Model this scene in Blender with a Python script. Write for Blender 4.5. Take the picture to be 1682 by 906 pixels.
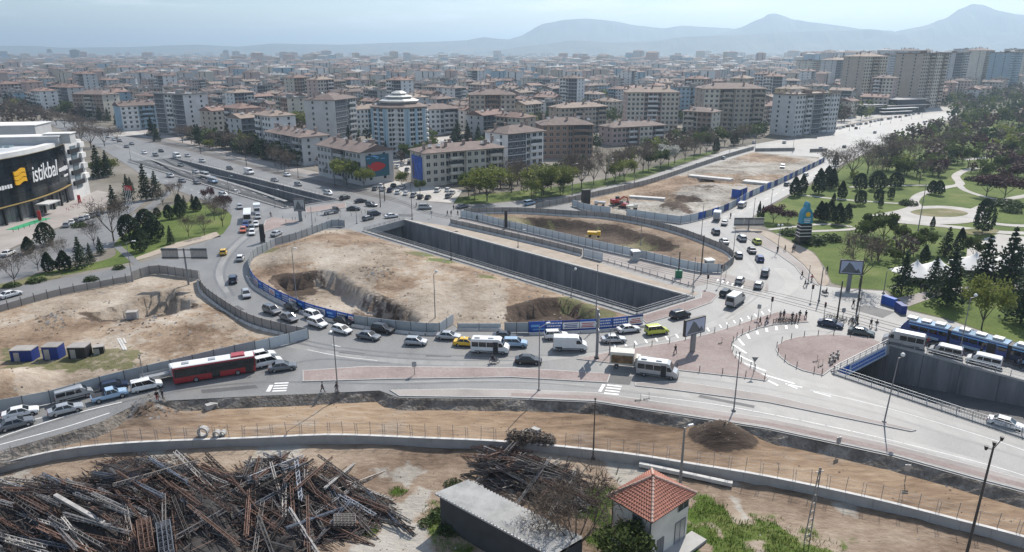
import bpy,bmesh,math,random
from mathutils import Vector,Matrix,geometry,noise
RAD=math.radians
for o in list(bpy.data.objects):
 bpy.data.objects.remove(o)
SC=bpy.context.scene
COL=SC.collection

# ---------------------------------------------------------------- camera
IMW,IMH,FPX,HORIZ,CAMH=1682.0,906.0,1166.0,84.0,50.0
PITCH=math.atan((IMH/2 - HORIZ)/FPX)
cam=bpy.data.cameras.new("camera")
cam.sensor_width=36.0
cam.lens=36.0*FPX/IMW
cam.clip_start,cam.clip_end=0.5,60000.0
camo=bpy.data.objects.new("camera",cam)
camo.location=(0,0,CAMH)
camo.rotation_euler=(math.pi/2 - PITCH,0,0)
COL.objects.link(camo)
SC.camera=camo

# ---------------------------------------------------------------- world, sun, exposure
SUN_EL,SUN_AZ=RAD(47.0),RAD(27.0)          # azimuth clockwise from +Y
w=bpy.data.worlds.new("World")
SC.world=w
w.use_nodes=True
nt=w.node_tree
sky=nt.nodes.new("ShaderNodeTexSky")
sky.sky_type='NISHITA'
sky.sun_disc=False
sky.sun_elevation=SUN_EL
sky.sun_rotation=SUN_AZ
sky.altitude=300
sky.air_density,sky.dust_density,sky.ozone_density=1.0,0.6,2.0
# thin high cloud in the sky
tcw=nt.nodes.new("ShaderNodeTexCoord"); mpw=nt.nodes.new("ShaderNodeMapping"); mpw.inputs["Scale"].default_value=(3.0,3.0,22.0)
nsw=nt.nodes.new("ShaderNodeTexNoise"); nsw.inputs["Scale"].default_value=1.6; nsw.inputs["Detail"].default_value=7; nsw.inputs["Roughness"].default_value=.6
crw=nt.nodes.new("ShaderNodeMapRange"); crw.inputs["From Min"].default_value=.48; crw.inputs["From Max"].default_value=.72; crw.inputs["To Max"].default_value=.8
mxw=nt.nodes.new("ShaderNodeMix"); mxw.data_type='RGBA'; mxw.inputs[7].default_value=(11.5,11.8,12.0,1)
nt.links.new(tcw.outputs["Generated"],mpw.inputs[0]); nt.links.new(mpw.outputs[0],nsw.inputs["Vector"]); nt.links.new(nsw.outputs["Fac"],crw.inputs["Value"])
nt.links.new(crw.outputs[0],mxw.inputs[0]); nt.links.new(sky.outputs[0],mxw.inputs[6]); nt.links.new(mxw.outputs[2],nt.nodes["Background"].inputs[0])
nt.nodes["Background"].inputs[1].default_value=0.105
sun=bpy.data.lights.new("sun",'SUN')
sun.energy=4.7
sun.angle=RAD(0.5)
sun.color=(1.0,0.94,0.86)
suno=bpy.data.objects.new("sun",sun)
SDIR=Vector((math.sin(SUN_AZ)*math.cos(SUN_EL),math.cos(SUN_AZ)*math.cos(SUN_EL),math.sin(SUN_EL)))
suno.rotation_euler=(-SDIR).to_track_quat('-Z','Y').to_euler()
suno.location=(60,100,120)
COL.objects.link(suno)
SC.view_settings.view_transform='Standard'
SC.view_settings.look='None'
SC.view_settings.exposure=0.36
SC.view_settings.gamma=1.0
HAZE_D=1.5e-4
SC.cycles.use_denoising=True
SC.cycles.max_bounces=4
SC.cycles.diffuse_bounces=2
SC.cycles.glossy_bounces=2
SC.cycles.transmission_bounces=2
SC.cycles.transparent_max_bounces=4
SC.cycles.volume_bounces=0
SC.cycles.sample_clamp_indirect=4.0

# ---------------------------------------------------------------- survey of the photograph
SP,CP=math.sin(PITCH),math.cos(PITCH)
def G(u,v,z=0.0):
 """the point at height z that the photograph shows at pixel (u, v)"""
 x,y=(u - IMW/2)/FPX,-(v - IMH/2)/FPX
 d=Vector((x,y*SP + CP,y*CP - SP))
 t=(z - CAMH)/d.z
 return Vector((d.x*t,d.y*t,z))
def pix(p):
 """the pixel of a world point"""
 x,y,z=p[0],p[1],p[2] - CAMH
 dep=y*CP - z*SP
 return (IMW/2 + FPX*x/dep,IMH/2 - FPX*(y*SP + z*CP)/dep)
def GL(pts,z=0.0):
 return [G(u,v,z) for u,v in pts]
def hgt(u,vb,vt):
 """height of something standing at (u, vb) whose top shows at row vt"""
 b=G(u,vb)
 x,y=(u - IMW/2)/FPX,-(vt - IMH/2)/FPX
 d=Vector((x,y*SP + CP,y*CP - SP))
 return CAMH + d.z*b.y/d.y

# ---------------------------------------------------------------- materials
def new_mat(name):
 m=bpy.data.materials.new(name)
 m.use_nodes=True
 return m,m.node_tree,m.node_tree.nodes["Principled BSDF"]
def N(t,typ,**kw):
 n=t.nodes.new(typ)
 for k,v in kw.items():
  setattr(n,k,v)
 return n
def rgba(c):
 return (c[0],c[1],c[2],1.0)
def plain(name,c,rough=0.6,metal=0.0,spec=0.5,vary=0.0,vscale=1.0,obj_vary=0.0,bump=0.0):
 m,t,b=new_mat(name)
 b.inputs["Base Color"].default_value=rgba(c)
 b.inputs["Roughness"].default_value=rough
 b.inputs["Metallic"].default_value=metal
 b.inputs["Specular IOR Level"].default_value=spec
 src=None
 if vary:
  tc=N(t,"ShaderNodeTexCoord")
  ns=N(t,"ShaderNodeTexNoise")
  ns.inputs["Scale"].default_value=vscale
  ns.inputs["Detail"].default_value=4.0
  t.links.new(tc.outputs["Object"],ns.inputs["Vector"])
  mr=N(t,"ShaderNodeMapRange")
  mr.inputs["From Min"].default_value,mr.inputs["From Max"].default_value=0.3,0.7
  mr.inputs["To Min"].default_value,mr.inputs["To Max"].default_value=1 - vary,1 + vary
  t.links.new(ns.outputs["Fac"],mr.inputs["Value"])
  src=mr.outputs[0]
  if bump:
   bp=N(t,"ShaderNodeBump")
   bp.inputs["Strength"].default_value=bump
   bp.inputs["Distance"].default_value=0.1
   t.links.new(ns.outputs["Fac"],bp.inputs["Height"])
   t.links.new(bp.outputs[0],b.inputs["Normal"])
 if obj_vary:
  oi=N(t,"ShaderNodeObjectInfo")
  mr2=N(t,"ShaderNodeMapRange")
  mr2.inputs["To Min"].default_value,mr2.inputs["To Max"].default_value=1 - obj_vary,1 + obj_vary
  t.links.new(oi.outputs["Random"],mr2.inputs["Value"])
  if src is None:
   src=mr2.outputs[0]
  else:
   ml=N(t,"ShaderNodeMath",operation='MULTIPLY')
   t.links.new(src,ml.inputs[0]); t.links.new(mr2.outputs[0],ml.inputs[1])
   src=ml.outputs[0]
 if src is not None:
  mx=N(t,"ShaderNodeVectorMath",operation='SCALE')
  mx.inputs[0].default_value=c[:3]
  t.links.new(src,mx.inputs["Scale"])
  t.links.new(mx.outputs[0],b.inputs["Base Color"])
 return m
def soil(name,stops,scale=0.08,bump=0.5,bscale=1.2,rough=0.95,stretch=None,fine=0.15,spec=0.2):
 """patchy ground: a colour ramp over two scales of noise, with fine relief"""
 m,t,b=new_mat(name)
 b.inputs["Roughness"].default_value=rough
 b.inputs["Specular IOR Level"].default_value=spec
 geo=N(t,"ShaderNodeNewGeometry")
 mp=N(t,"ShaderNodeMapping")
 if stretch:
  mp.inputs["Rotation"].default_value=(0,0,stretch[0])
  mp.inputs["Scale"].default_value=(stretch[1],1,1)
 t.links.new(geo.outputs["Position"],mp.inputs["Vector"])
 n1=N(t,"ShaderNodeTexNoise"); n1.inputs["Scale"].default_value=scale; n1.inputs["Detail"].default_value=8; n1.inputs["Roughness"].default_value=0.65
 n2=N(t,"ShaderNodeTexNoise"); n2.inputs["Scale"].default_value=bscale; n2.inputs["Detail"].default_value=5
 t.links.new(mp.outputs[0],n1.inputs["Vector"]); t.links.new(mp.outputs[0],n2.inputs["Vector"])
 ad=N(t,"ShaderNodeMath",operation='MULTIPLY_ADD')
 ad.inputs[1].default_value=fine
 t.links.new(n2.outputs["Fac"],ad.inputs[0]); t.links.new(n1.outputs["Fac"],ad.inputs[2])
 sb=N(t,"ShaderNodeMath",operation='SUBTRACT'); sb.inputs[1].default_value=fine*0.5
 t.links.new(ad.outputs[0],sb.inputs[0])
 cr=N(t,"ShaderNodeValToRGB")
 els=cr.color_ramp.elements
 while len(els) < len(stops):
  els.new(0.5)
 for e,(p,c) in zip(els,stops):
  e.position=p; e.color=rgba(c)
 t.links.new(sb.outputs[0],cr.inputs["Fac"])
 t.links.new(cr.outputs["Color"],b.inputs["Base Color"])
 if bump:
  bp=N(t,"ShaderNodeBump"); bp.inputs["Strength"].default_value=bump; bp.inputs["Distance"].default_value=0.35
  t.links.new(n2.outputs["Fac"],bp.inputs["Height"])
  t.links.new(bp.outputs[0],b.inputs["Normal"])
 return m
def soil_mix(name,soils,scale=0.08,bump=0.8,bscale=1.0,stretch=None,fine=.35,rough=.95,edge=.55):
 """several earths on one surface: the first everywhere, the others where the mesh attribute 'soil' (r, g, b) says, with a ragged border.
    soils: lists of three colours, dark to light"""
 m,t,b=new_mat(name)
 b.inputs["Roughness"].default_value=rough
 b.inputs["Specular IOR Level"].default_value=0.15
 geo=N(t,"ShaderNodeNewGeometry")
 mp=N(t,"ShaderNodeMapping")
 if stretch:
  mp.inputs["Rotation"].default_value=(0,0,stretch[0])
  mp.inputs["Scale"].default_value=(stretch[1],1,1)
 t.links.new(geo.outputs["Position"],mp.inputs["Vector"])
 ns=[]
 for sc_,de in ((scale,8),(bscale,6),(.35,6)):
  n=N(t,"ShaderNodeTexNoise"); n.inputs["Scale"].default_value=sc_; n.inputs["Detail"].default_value=de; n.inputs["Roughness"].default_value=.62
  t.links.new((mp.outputs[0] if sc_ !=.35 else geo.outputs["Position"]),n.inputs["Vector"]); ns.append(n)
 ad=N(t,"ShaderNodeMath",operation='MULTIPLY_ADD'); ad.inputs[1].default_value=fine
 t.links.new(ns[1].outputs["Fac"],ad.inputs[0]); t.links.new(ns[0].outputs["Fac"],ad.inputs[2])
 sb=N(t,"ShaderNodeMath",operation='SUBTRACT'); sb.inputs[1].default_value=fine*.5
 t.links.new(ad.outputs[0],sb.inputs[0])
 def ramp(cs):
  cr=N(t,"ShaderNodeValToRGB"); e=cr.color_ramp.elements
  while len(e) < len(cs): e.new(.5)
  for k,c in enumerate(cs):
   e[k].position=.3 + .42*k/(len(cs) - 1); e[k].color=rgba(c)
  t.links.new(sb.outputs[0],cr.inputs["Fac"])
  return cr.outputs["Color"]
 cur=ramp(soils[0])
 at=N(t,"ShaderNodeVertexColor"); at.layer_name="soil"
 sp=N(t,"ShaderNodeSeparateColor"); t.links.new(at.outputs["Color"],sp.inputs[0])
 for k,cs in enumerate(soils[1:]):
  w1=N(t,"ShaderNodeMath",operation='MULTIPLY_ADD'); w1.inputs[1].default_value=edge*2.2
  t.links.new(ns[2].outputs["Fac"],w1.inputs[0]); t.links.new(sp.outputs[k],w1.inputs[2])
  mr=N(t,"ShaderNodeMapRange"); mr.interpolation_type='SMOOTHSTEP'
  mr.inputs["From Min"].default_value=.5 + edge*1.1 - .10; mr.inputs["From Max"].default_value=.5 + edge*1.1 + .10
  t.links.new(w1.outputs[0],mr.inputs["Value"])
  mx=N(t,"ShaderNodeMix"); mx.data_type='RGBA'
  t.links.new(mr.outputs[0],mx.inputs[0]); t.links.new(cur,mx.inputs[6]); t.links.new(ramp(cs),mx.inputs[7])
  cur=mx.outputs[2]
 t.links.new(cur,b.inputs["Base Color"])
 bp=N(t,"ShaderNodeBump"); bp.inputs["Strength"].default_value=bump; bp.inputs["Distance"].default_value=.35
 t.links.new(ns[1].outputs["Fac"],bp.inputs["Height"]); t.links.new(bp.outputs[0],b.inputs["Normal"])
 return m
TAN=[(.10,.068,.046),(.205,.145,.10),(.31,.235,.168),(.40,.325,.25)]
PALE=[(.16,.125,.092),(.28,.23,.18),(.38,.325,.265),(.46,.41,.345)]
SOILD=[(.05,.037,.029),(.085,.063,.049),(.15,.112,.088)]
ORNG=[(.115,.078,.052),(.215,.15,.10),(.305,.222,.15),(.37,.295,.22)]
GRS=[(.04,.06,.012),(.07,.115,.02),(.14,.16,.05)]
DRYG=[(.09,.095,.04),(.15,.14,.075),(.26,.22,.155)]
GREY=[(.17,.16,.15),(.34,.325,.305),(.50,.485,.46)]
BROWN=[(.10,.07,.05),(.2,.147,.107),(.29,.228,.172),(.38,.325,.262)]
M={}
M['asphalt']=soil("asphalt",[(0.25,(.115,.115,.117)),(0.45,(.172,.171,.168)),(0.6,(.20,.198,.193)),(0.75,(.25,.246,.238))],0.05,0.1,2.2,0.54,(0.78,2.2),0.45,0.5)
M['asphalt_dust']=soil("dusty_asphalt",[(0.3,(.19,.188,.182)),(0.7,(.29,.285,.272))],0.12,0.05,2.0,0.58,(0.3,3.0),0.4,0.45)
M['tyre_line']=soil("tyre_worn_asphalt",[(0.3,(.115,.115,.117)),(0.7,(.165,.164,.162))],0.3,0.05,2.0,0.5,spec=.5)
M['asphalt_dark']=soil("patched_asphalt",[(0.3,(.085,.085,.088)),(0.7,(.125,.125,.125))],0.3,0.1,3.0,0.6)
M['asphalt_new']=soil("asphalt_smooth",[(0.3,(.15,.15,.15)),(0.7,(.2,.2,.198))],0.06,0.05,3.0,0.55,(0.25,4.0),0.2,0.5)
M['track']=soil("tram_bed",[(0.35,(.13,.12,.115)),(0.65,(.2,.19,.18))],0.15,0.3,2.5)
M['dirt']=soil("tan_dirt",[(0.3,(.19,.135,.1)),(0.45,(.31,.235,.175)),(0.6,(.40,.315,.235)),(0.75,(.46,.39,.31))],0.055,0.9,0.9,fine=0.35)
M['dirt_pale']=soil("pale_dirt",[(0.3,(.24,.19,.15)),(0.5,(.40,.335,.27)),(0.7,(.50,.44,.37))],0.05,0.7,0.8,fine=0.3)
M['dirt_orange']=soil("orange_dirt",[(0.28,(.2,.13,.08)),(0.45,(.36,.235,.14)),(0.6,(.45,.31,.19)),(0.75,(.44,.35,.25))],0.06,0.8,0.7,stretch=(0.12,0.35),fine=0.35)
M['dirt_dark']=soil("dark_soil",[(0.3,(.055,.042,.034)),(0.5,(.10,.076,.06)),(0.75,(.17,.13,.10))],0.15,1.0,1.3,fine=0.4)
M['yard']=soil("yard_ground",[(0.28,(.14,.105,.08)),(0.45,(.27,.215,.165)),(0.6,(.34,.28,.22)),(0.78,(.42,.38,.32))],0.09,0.8,1.1,stretch=(0.1,0.6),fine=0.4)
M['city']=soil("city_ground",[(0.3,(.085,.08,.062)),(0.45,(.15,.135,.11)),(0.6,(.22,.2,.175)),(0.75,(.28,.265,.24))],0.02,0.2,0.5)
M['plain']=soil("plain_ground",[(0.3,(.12,.11,.08)),(0.5,(.2,.18,.14)),(0.7,(.27,.25,.21))],0.0035,0.0,0.02,fine=0.3)
M['grass']=soil("park_grass",[(0.26,(.045,.062,.018)),(0.42,(.075,.11,.025)),(0.58,(.115,.15,.038)),(0.75,(.19,.18,.085))],0.06,0.5,2.0,fine=0.4)
M['verge']=soil("dry_verge",[(0.3,(.10,.12,.04)),(0.5,(.17,.16,.08)),(0.7,(.3,.25,.18))],0.12,0.5,2.0,fine=0.4)
M['sand']=soil("sand_path",[(0.3,(.3,.25,.2)),(0.7,(.43,.37,.31))],0.2,0.3,1.5)
M['path']=soil("park_path",[(0.3,(.36,.34,.31)),(0.7,(.5,.48,.45))],0.2,0.1,1.5)
M['paver']=soil("red_paver",[(0.28,(.215,.17,.155)),(0.5,(.285,.232,.215)),(0.72,(.35,.305,.285))],0.10,0.15,2.2,fine=0.45)
M['paver_pale']=soil("grey_paver",[(0.3,(.25,.23,.215)),(0.5,(.33,.30,.28)),(0.7,(.38,.355,.335))],0.08,0.15,3.5)
M['concrete']=plain("concrete",(.36,.35,.335),0.85,vary=.12,vscale=.6,bump=.1)
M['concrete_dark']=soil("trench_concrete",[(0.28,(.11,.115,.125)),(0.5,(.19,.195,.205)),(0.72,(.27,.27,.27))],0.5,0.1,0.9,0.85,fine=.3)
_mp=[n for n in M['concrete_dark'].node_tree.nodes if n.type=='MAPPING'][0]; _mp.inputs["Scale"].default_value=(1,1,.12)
M['kerb']=plain("kerb_stone",(.42,.41,.39),0.85,vary=.12,vscale=2)
M['white_paint']=plain("road_paint",(.72,.72,.7),0.7,vary=.12,vscale=2)
M['rail']=plain("steel_rail",(.12,.11,.105),0.5,0.3)
M['galv']=plain("galvanised_steel",(.38,.39,.4),0.45,0.5,vary=.1,vscale=1)
M['pole']=plain("painted_pole",(.22,.22,.225),0.5,0.2)
M['pole_dark']=plain("dark_pole",(.06,.055,.05),0.6,0.1)
M['black']=plain("black_plastic",(.02,.02,.022),0.5)
M['hoard_grey']=plain("grey_sheet_metal",(.36,.385,.40),0.5,0.1,vary=.12,vscale=.35,obj_vary=.1)
M['hoard_pale']=plain("pale_sheet_metal",(.52,.56,.58),0.45,0.1,vary=.1,vscale=.35,obj_vary=.07)
M['hoard_mesh']=plain("weathered_board",(.30,.28,.26),0.8,vary=.15,vscale=.5,obj_vary=.12)
M['blue']=plain("blue_banner",(.02,.095,.42),0.5,vary=.25,vscale=.4)
M['blue_dark']=plain("deep_blue_print",(.012,.035,.20),0.5)
M['blue_pale']=plain("pale_blue_print",(.18,.42,.72),0.5)
M['white']=plain("white_print",(.74,.74,.74),0.5)
M['red']=plain("red_print",(.5,.03,.03),0.5)
M['barrier']=plain("concrete_barrier",(.50,.49,.47),0.8,vary=.15,vscale=1.0)

# ---------------------------------------------------------------- mesh builder
class MB:
 def __init__(s):
  s.v,s.f,s.m=[],[],[]
 def add(s,verts,faces,m=0):
  k=len(s.v)
  s.v.extend([tuple(p) for p in verts])
  for f in faces:
   s.f.append(tuple(i + k for i in f)); s.m.append(m)
  return s
 def quad(s,a,b,c,d,m=0):
  return s.add((a,b,c,d),((0,1,2,3),),m)
 def box(s,c,size,rz=0.0,m=0,top=None,taper=1.0):
  hx,hy,hz=size[0]/2,size[1]/2,size[2]/2
  cs,sn=math.cos(rz),math.sin(rz)
  V=[]
  for z,k in ((-hz,1.0),(hz,taper)):
   for x,y in ((-hx,-hy),(hx,-hy),(hx,hy),(-hx,hy)):
    x,y=x*k,y*k
    V.append((c[0] + x*cs - y*sn,c[1] + x*sn + y*cs,c[2] + z))
  s.add(V,((0,1,5,4),(1,2,6,5),(2,3,7,6),(3,0,4,7),(3,2,1,0)),m)
  s.add(V,((4,5,6,7),),m if top is None else top)
  return s
 def beam(s,a,b,wdt,hgt_,m=0):
  """a box from a to b with width and height"""
  a,b=Vector(a),Vector(b)
  d=b - a
  if d.length < 1e-6:
   return s
  d.normalize()
  up=Vector((0,0,1)) if abs(d.z) < 0.95 else Vector((1,0,0))
  x=d.cross(up).normalized()
  y=x.cross(d).normalized()
  V=[]
  for p in (a,b):
   for i,j in ((-1,-1),(1,-1),(1,1),(-1,1)):
    V.append(p + x*(i*wdt/2) + y*(j*hgt_/2))
  return s.add(V,((0,1,5,4),(1,2,6,5),(2,3,7,6),(3,0,4,7),(3,2,1,0),(4,5,6,7)),m)
 def tube(s,a,b,r0,r1=None,n=6,m=0,cap=True):
  a,b=Vector(a),Vector(b)
  r1=r0 if r1 is None else r1
  d=(b - a)
  if d.length < 1e-6:
   return s
  d.normalize()
  up=Vector((0,0,1)) if abs(d.z) < 0.95 else Vector((1,0,0))
  x=d.cross(up).normalized()
  y=x.cross(d).normalized()
  V,F=[],[]
  for p,r in ((a,r0),(b,r1)):
   for i in range(n):
    t=2*math.pi*i/n
    V.append(p + x*(math.cos(t)*r) + y*(math.sin(t)*r))
  for i in range(n):
   j=(i + 1) % n
   F.append((j,i,n + i,n + j))
  if cap:
   F.append(tuple(range(n))); F.append(tuple(range(2*n - 1,n - 1,-1)))
  return s.add(V,F,m)
 def ball(s,c,r,m=0,n=8,k=5,sz=1.0):
  V,F=[],[]
  for j in range(k + 1):
   ph=math.pi*j/k
   for i in range(n):
    t=2*math.pi*i/n
    V.append((c[0] + r*math.sin(ph)*math.cos(t),c[1] + r*math.sin(ph)*math.sin(t),c[2] + r*sz*math.cos(ph)))
  for j in range(k):
   for i in range(n):
    i2=(i + 1) % n
    F.append((j*n + i,(j + 1)*n + i,(j + 1)*n + i2,j*n + i2))
  return s.add(V,F,m)
 def prism(s,poly,z0,z1,m=0,mtop=None,cap=True):
  poly=[Vector((p[0],p[1],0)) for p in poly]
  if area2(poly) < 0:
   poly=poly[::-1]
  n=len(poly)
  V=[(p.x,p.y,z0) for p in poly] + [(p.x,p.y,z1) for p in poly]
  s.add(V,[(i,(i + 1) % n,n + (i + 1) % n,n + i) for i in range(n)],m)
  if cap:
   tris=geometry.tessellate_polygon([poly])
   F=[]
   for tr in tris:
    a,b,c=[poly[i] for i in tr]
    tr=tuple(tr)
    F.append(tr if (b - a).cross(c - a).z > 0 else tr[::-1])
   s.add([(p.x,p.y,z1) for p in poly],F,m if mtop is None else mtop)
  return s
 def loft(s,rings,m=0,closed=True,caps=True):
  n=len(rings[0])
  V=[p for r in rings for p in r]
  F=[]
  for k in range(len(rings) - 1):
   for i in range(n if closed else n - 1):
    j=(i + 1) % n
    F.append((k*n + i,k*n + j,(k + 1)*n + j,(k + 1)*n + i))
  if caps:
   F.append(tuple(range(n - 1,-1,-1)))
   F.append(tuple(range((len(rings) - 1)*n,len(rings)*n)))
  return s.add(V,F,m)
 def mesh(s,name,mats,smooth=False,org=None):
  me=bpy.data.meshes.new(name)
  vs=s.v if org is None else [(a - org[0],b - org[1],c - org[2]) for a,b,c in s.v]
  me.from_pydata(vs,[],s.f)
  for mm in (mats if isinstance(mats,(list,tuple)) else [mats]):
   me.materials.append(mm)
  if s.m:
   me.polygons.foreach_set("material_index",s.m)
  if smooth:
   me.polygons.foreach_set("use_smooth",[True]*len(me.polygons))
  me.update()
  return me
 def build(s,name,mats,parent=None,smooth=False,stuff=False):
  org=None
  if parent is not None:
   org=Vector(parent.get("_org",(0,0,0)))
   if org.length < 1e-9:
    org=None
  o=link(name,s.mesh(name,mats,smooth,org),parent)
  if stuff:
   o['kind']='stuff'
  if org is not None:
   o["_org"]=tuple(org)
  return o
ORDW="first second third fourth fifth sixth seventh eighth ninth tenth eleventh twelfth thirteenth fourteenth fifteenth sixteenth seventeenth eighteenth nineteenth twentieth".split()
ORDW +=["twenty-" + w_ for w_ in ORDW[:9]]
def area2(p):
 return sum(p[i].x*p[(i + 1) % len(p)].y - p[(i + 1) % len(p)].x*p[i].y for i in range(len(p)))
def link(name,data,parent=None):
 o=bpy.data.objects.new(name,data)
 COL.objects.link(o)
 if parent is not None:
  o.parent=parent
 return o
def tag(o,label=None,cat=None,group=None,kind=None):
 if label: o['label']=label
 if cat: o['category']=cat
 if group: o['group']=group
 if kind: o['kind']=kind
 return o
def empty(name,loc=(0,0,0),rz=0.0,label=None,cat=None,group=None,world=False):
 """world=True: children are given in world coordinates (the empty is unrotated)"""
 o=bpy.data.objects.new(name,None)
 o.location=loc
 o.rotation_euler=(0,0,rz)
 o.empty_display_size=0.5
 COL.objects.link(o)
 if world:
  o["_org"]=tuple(loc)
 return tag(o,label,cat,group)
def struct(o):
 o['kind']='structure'
 return o
def smooth_path(pts,n=6,closed=False):
 """Catmull-Rom through the points"""
 P=[Vector(p) for p in pts]
 out=[]
 L=len(P)
 for i in range(L if closed else L - 1):
  p1,p2=P[i % L],P[(i + 1) % L]
  p0=P[i - 1] if (i > 0 or closed) else p1*2 - p2
  p3=P[(i + 2) % L] if (i + 2 < L or closed) else p2*2 - p1
  for k in range(n):
   t=k/n
   out.append(0.5*((2*p1) + (p2 - p0)*t + (2*p0 - 5*p1 + 4*p2 - p3)*t*t + (3*p1 - p0 - 3*p2 + p3)*t**3))
 if not closed:
  out.append(P[-1].copy())
 return out
def resample(path,step):
 out=[path[0].copy()]
 acc=0.0
 for a,b in zip(path,path[1:]):
  L=(b - a).length
  while L > 1e-9 and acc + L >=step:
   t=(step - acc)/L
   a=a + (b - a)*t
   out.append(a.copy())
   L=(b - a).length
   acc=0.0
  acc +=L
 if (out[-1] - path[-1]).length > step*0.3:
  out.append(path[-1].copy())
 return out
def inside(x,y,poly):
 c=False
 j=len(poly) - 1
 for i in range(len(poly)):
  a,b=poly[i],poly[j]
  if (a.y > y) !=(b.y > y) and x < (b.x - a.x)*(y - a.y)/(b.y - a.y) + a.x:
   c=not c
  j=i
 return c
def edge_dist(x,y,poly):
 best=1e9
 for i in range(len(poly)):
  a,b=poly[i],poly[(i + 1) % len(poly)]
  dx,dy=b.x - a.x,b.y - a.y
  L=dx*dx + dy*dy
  t=0 if L==0 else max(0,min(1,((x - a.x)*dx + (y - a.y)*dy)/L))
  best=min(best,math.hypot(x - a.x - t*dx,y - a.y - t*dy))
 return best
def sheet(name,poly,z,mat,holes=(),smooth=False):
 """a flat sheet with holes (ground, road, paint)"""
 loops=[[Vector((p[0],p[1],0)) for p in poly]] + [[Vector((p[0],p[1],0)) for p in h] for h in holes]
 flat=[p for l in loops for p in l]
 F=[]
 for tr in geometry.tessellate_polygon(loops):
  a,b,c=[flat[i] for i in tr]
  cr=(b - a).cross(c - a).z
  if abs(cr) < 1e-7:
   continue
  F.append(tuple(tr) if cr > 0 else tuple(tr)[::-1])
 mb=MB()
 mb.add([(p.x,p.y,z) for p in flat],F)
 return mb.build(name,mat)
def terrain(name,poly,step,hf,mat,extra=(),wf=None):
 """a sheet with relief: a grid inside the outline, heights from hf(x, y, distance to the edge)"""
 P=[]
 for i in range(len(poly)):
  a,b=Vector(poly[i][:2]),Vector(poly[(i + 1) % len(poly)][:2])
  k=max(1,int((b - a).length/step))
  for j in range(k):
   P.append(a + (b - a)*(j/k))
 nb=len(P)
 x0,x1=min(p.x for p in P),max(p.x for p in P)
 y0,y1=min(p.y for p in P),max(p.y for p in P)
 pts=list(P)
 rr=random.Random(3)
 y=y0
 while y < y1:
  x=x0
  while x < x1:
   px,py=x + rr.uniform(-.3,.3)*step,y + rr.uniform(-.3,.3)*step
   if inside(px,py,P) and edge_dist(px,py,P) > step*0.45:
    pts.append(Vector((px,py)))
   x +=step
  y +=step
 for e in extra:
  pts.append(Vector(e[:2]))
 r=geometry.delaunay_2d_cdt(pts,[],[list(range(nb))],1,1e-4)
 vs,fs=r[0],r[2]
 orig=r[3]
 V=[]
 for k,p in enumerate(vs):
  ed=edge_dist(p.x,p.y,P)
  V.append((p.x,p.y,hf(p.x,p.y,ed)))
 F=[]
 for f in fs:
  a,b,c=[vs[i] for i in f[:3]]
  F.append(tuple(f) if (b - a).cross(c - a) > 0 else tuple(f)[::-1])
 mb=MB()
 mb.add(V,F)
 o=mb.build(name,mat,smooth=True)
 if wf:
  at=o.data.color_attributes.new("soil",'FLOAT_COLOR','POINT')
  buf=[]
  for p in V:
   q=wf(*p)
   buf.extend((q[0],q[1],q[2],1.0))
  at.data.foreach_set("color",buf)
 return o
def nz(x,y,s,o=0.0):
 return noise.noise(Vector((x*s,y*s,o)))
# ================================================================ the ground, roads and trenches
DROP=[(-160,800),(-60,764),(0,741),(101,712),(162,694),(213,669),(269,658),(420,650),(521,646),(623,641),(656,653),
  (839,655),(977,661),(1094,679),(1260,705),(1463,749),(1603,788),(1682,809),(1900,870)]
WALLTOP=[(-200,810),(-100,782),(0,759),(101,737),(216,725),(420,717),(547,712),(689,717),(839,724),(1018,741.5),
   (1139,760),(1260,780),(1432,816),(1592,856),(1681,879),(1850,930)]
ISLAND=[(1055,531),(1030,533),(868,544),(829,544),(823,540),(752,540),(745,533),(722,545),(689,544),(630,538),(582,531),(506,511),
   (466,494),(440,480),(424,468),(415,454),(411,441),(412,431),(418,423),(437,413),(453,404),(486,395),(532,378),(572,376),
   (700,415.5),(860,464),(1030,518)]
CRES=[(764,354),(802,351),(859,351),(940,356),(990,359),(1052,369),(1112,384),(1170,406),(1193,418),(1200,431),(1184,444),
  (1142,443),(1051,422),(958,401),(887,384),(831,371),(782,359)]
FARSITE=[(936,335),(966,346),(1006,351),(1029,354),(1117,367),(1194,347),(1234,323),(1279,304),(1352,268),(1345,258),(1236,250),
   (1160,273),(1094,294),(1000,319)]
LEFTSITE=[(-260,560),(-120,536),(0,512),(101,484),(218,461),(254,450),(327,459),(332,481),(355,499),(396,525),(430,538),(471,548),
   (507,555),(470,565),(420,577),(305,604),(162,639),(76,664),(0,677),(-120,704),(-260,740)]
T1=[(598,379),(664,361),(1138,488),(1046,516)]
T2=[(1369,612),(1460,566),(1790,655),(1900,790)]
T3=[(212,265),(283,259),(557,328),(468,342)]
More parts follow.
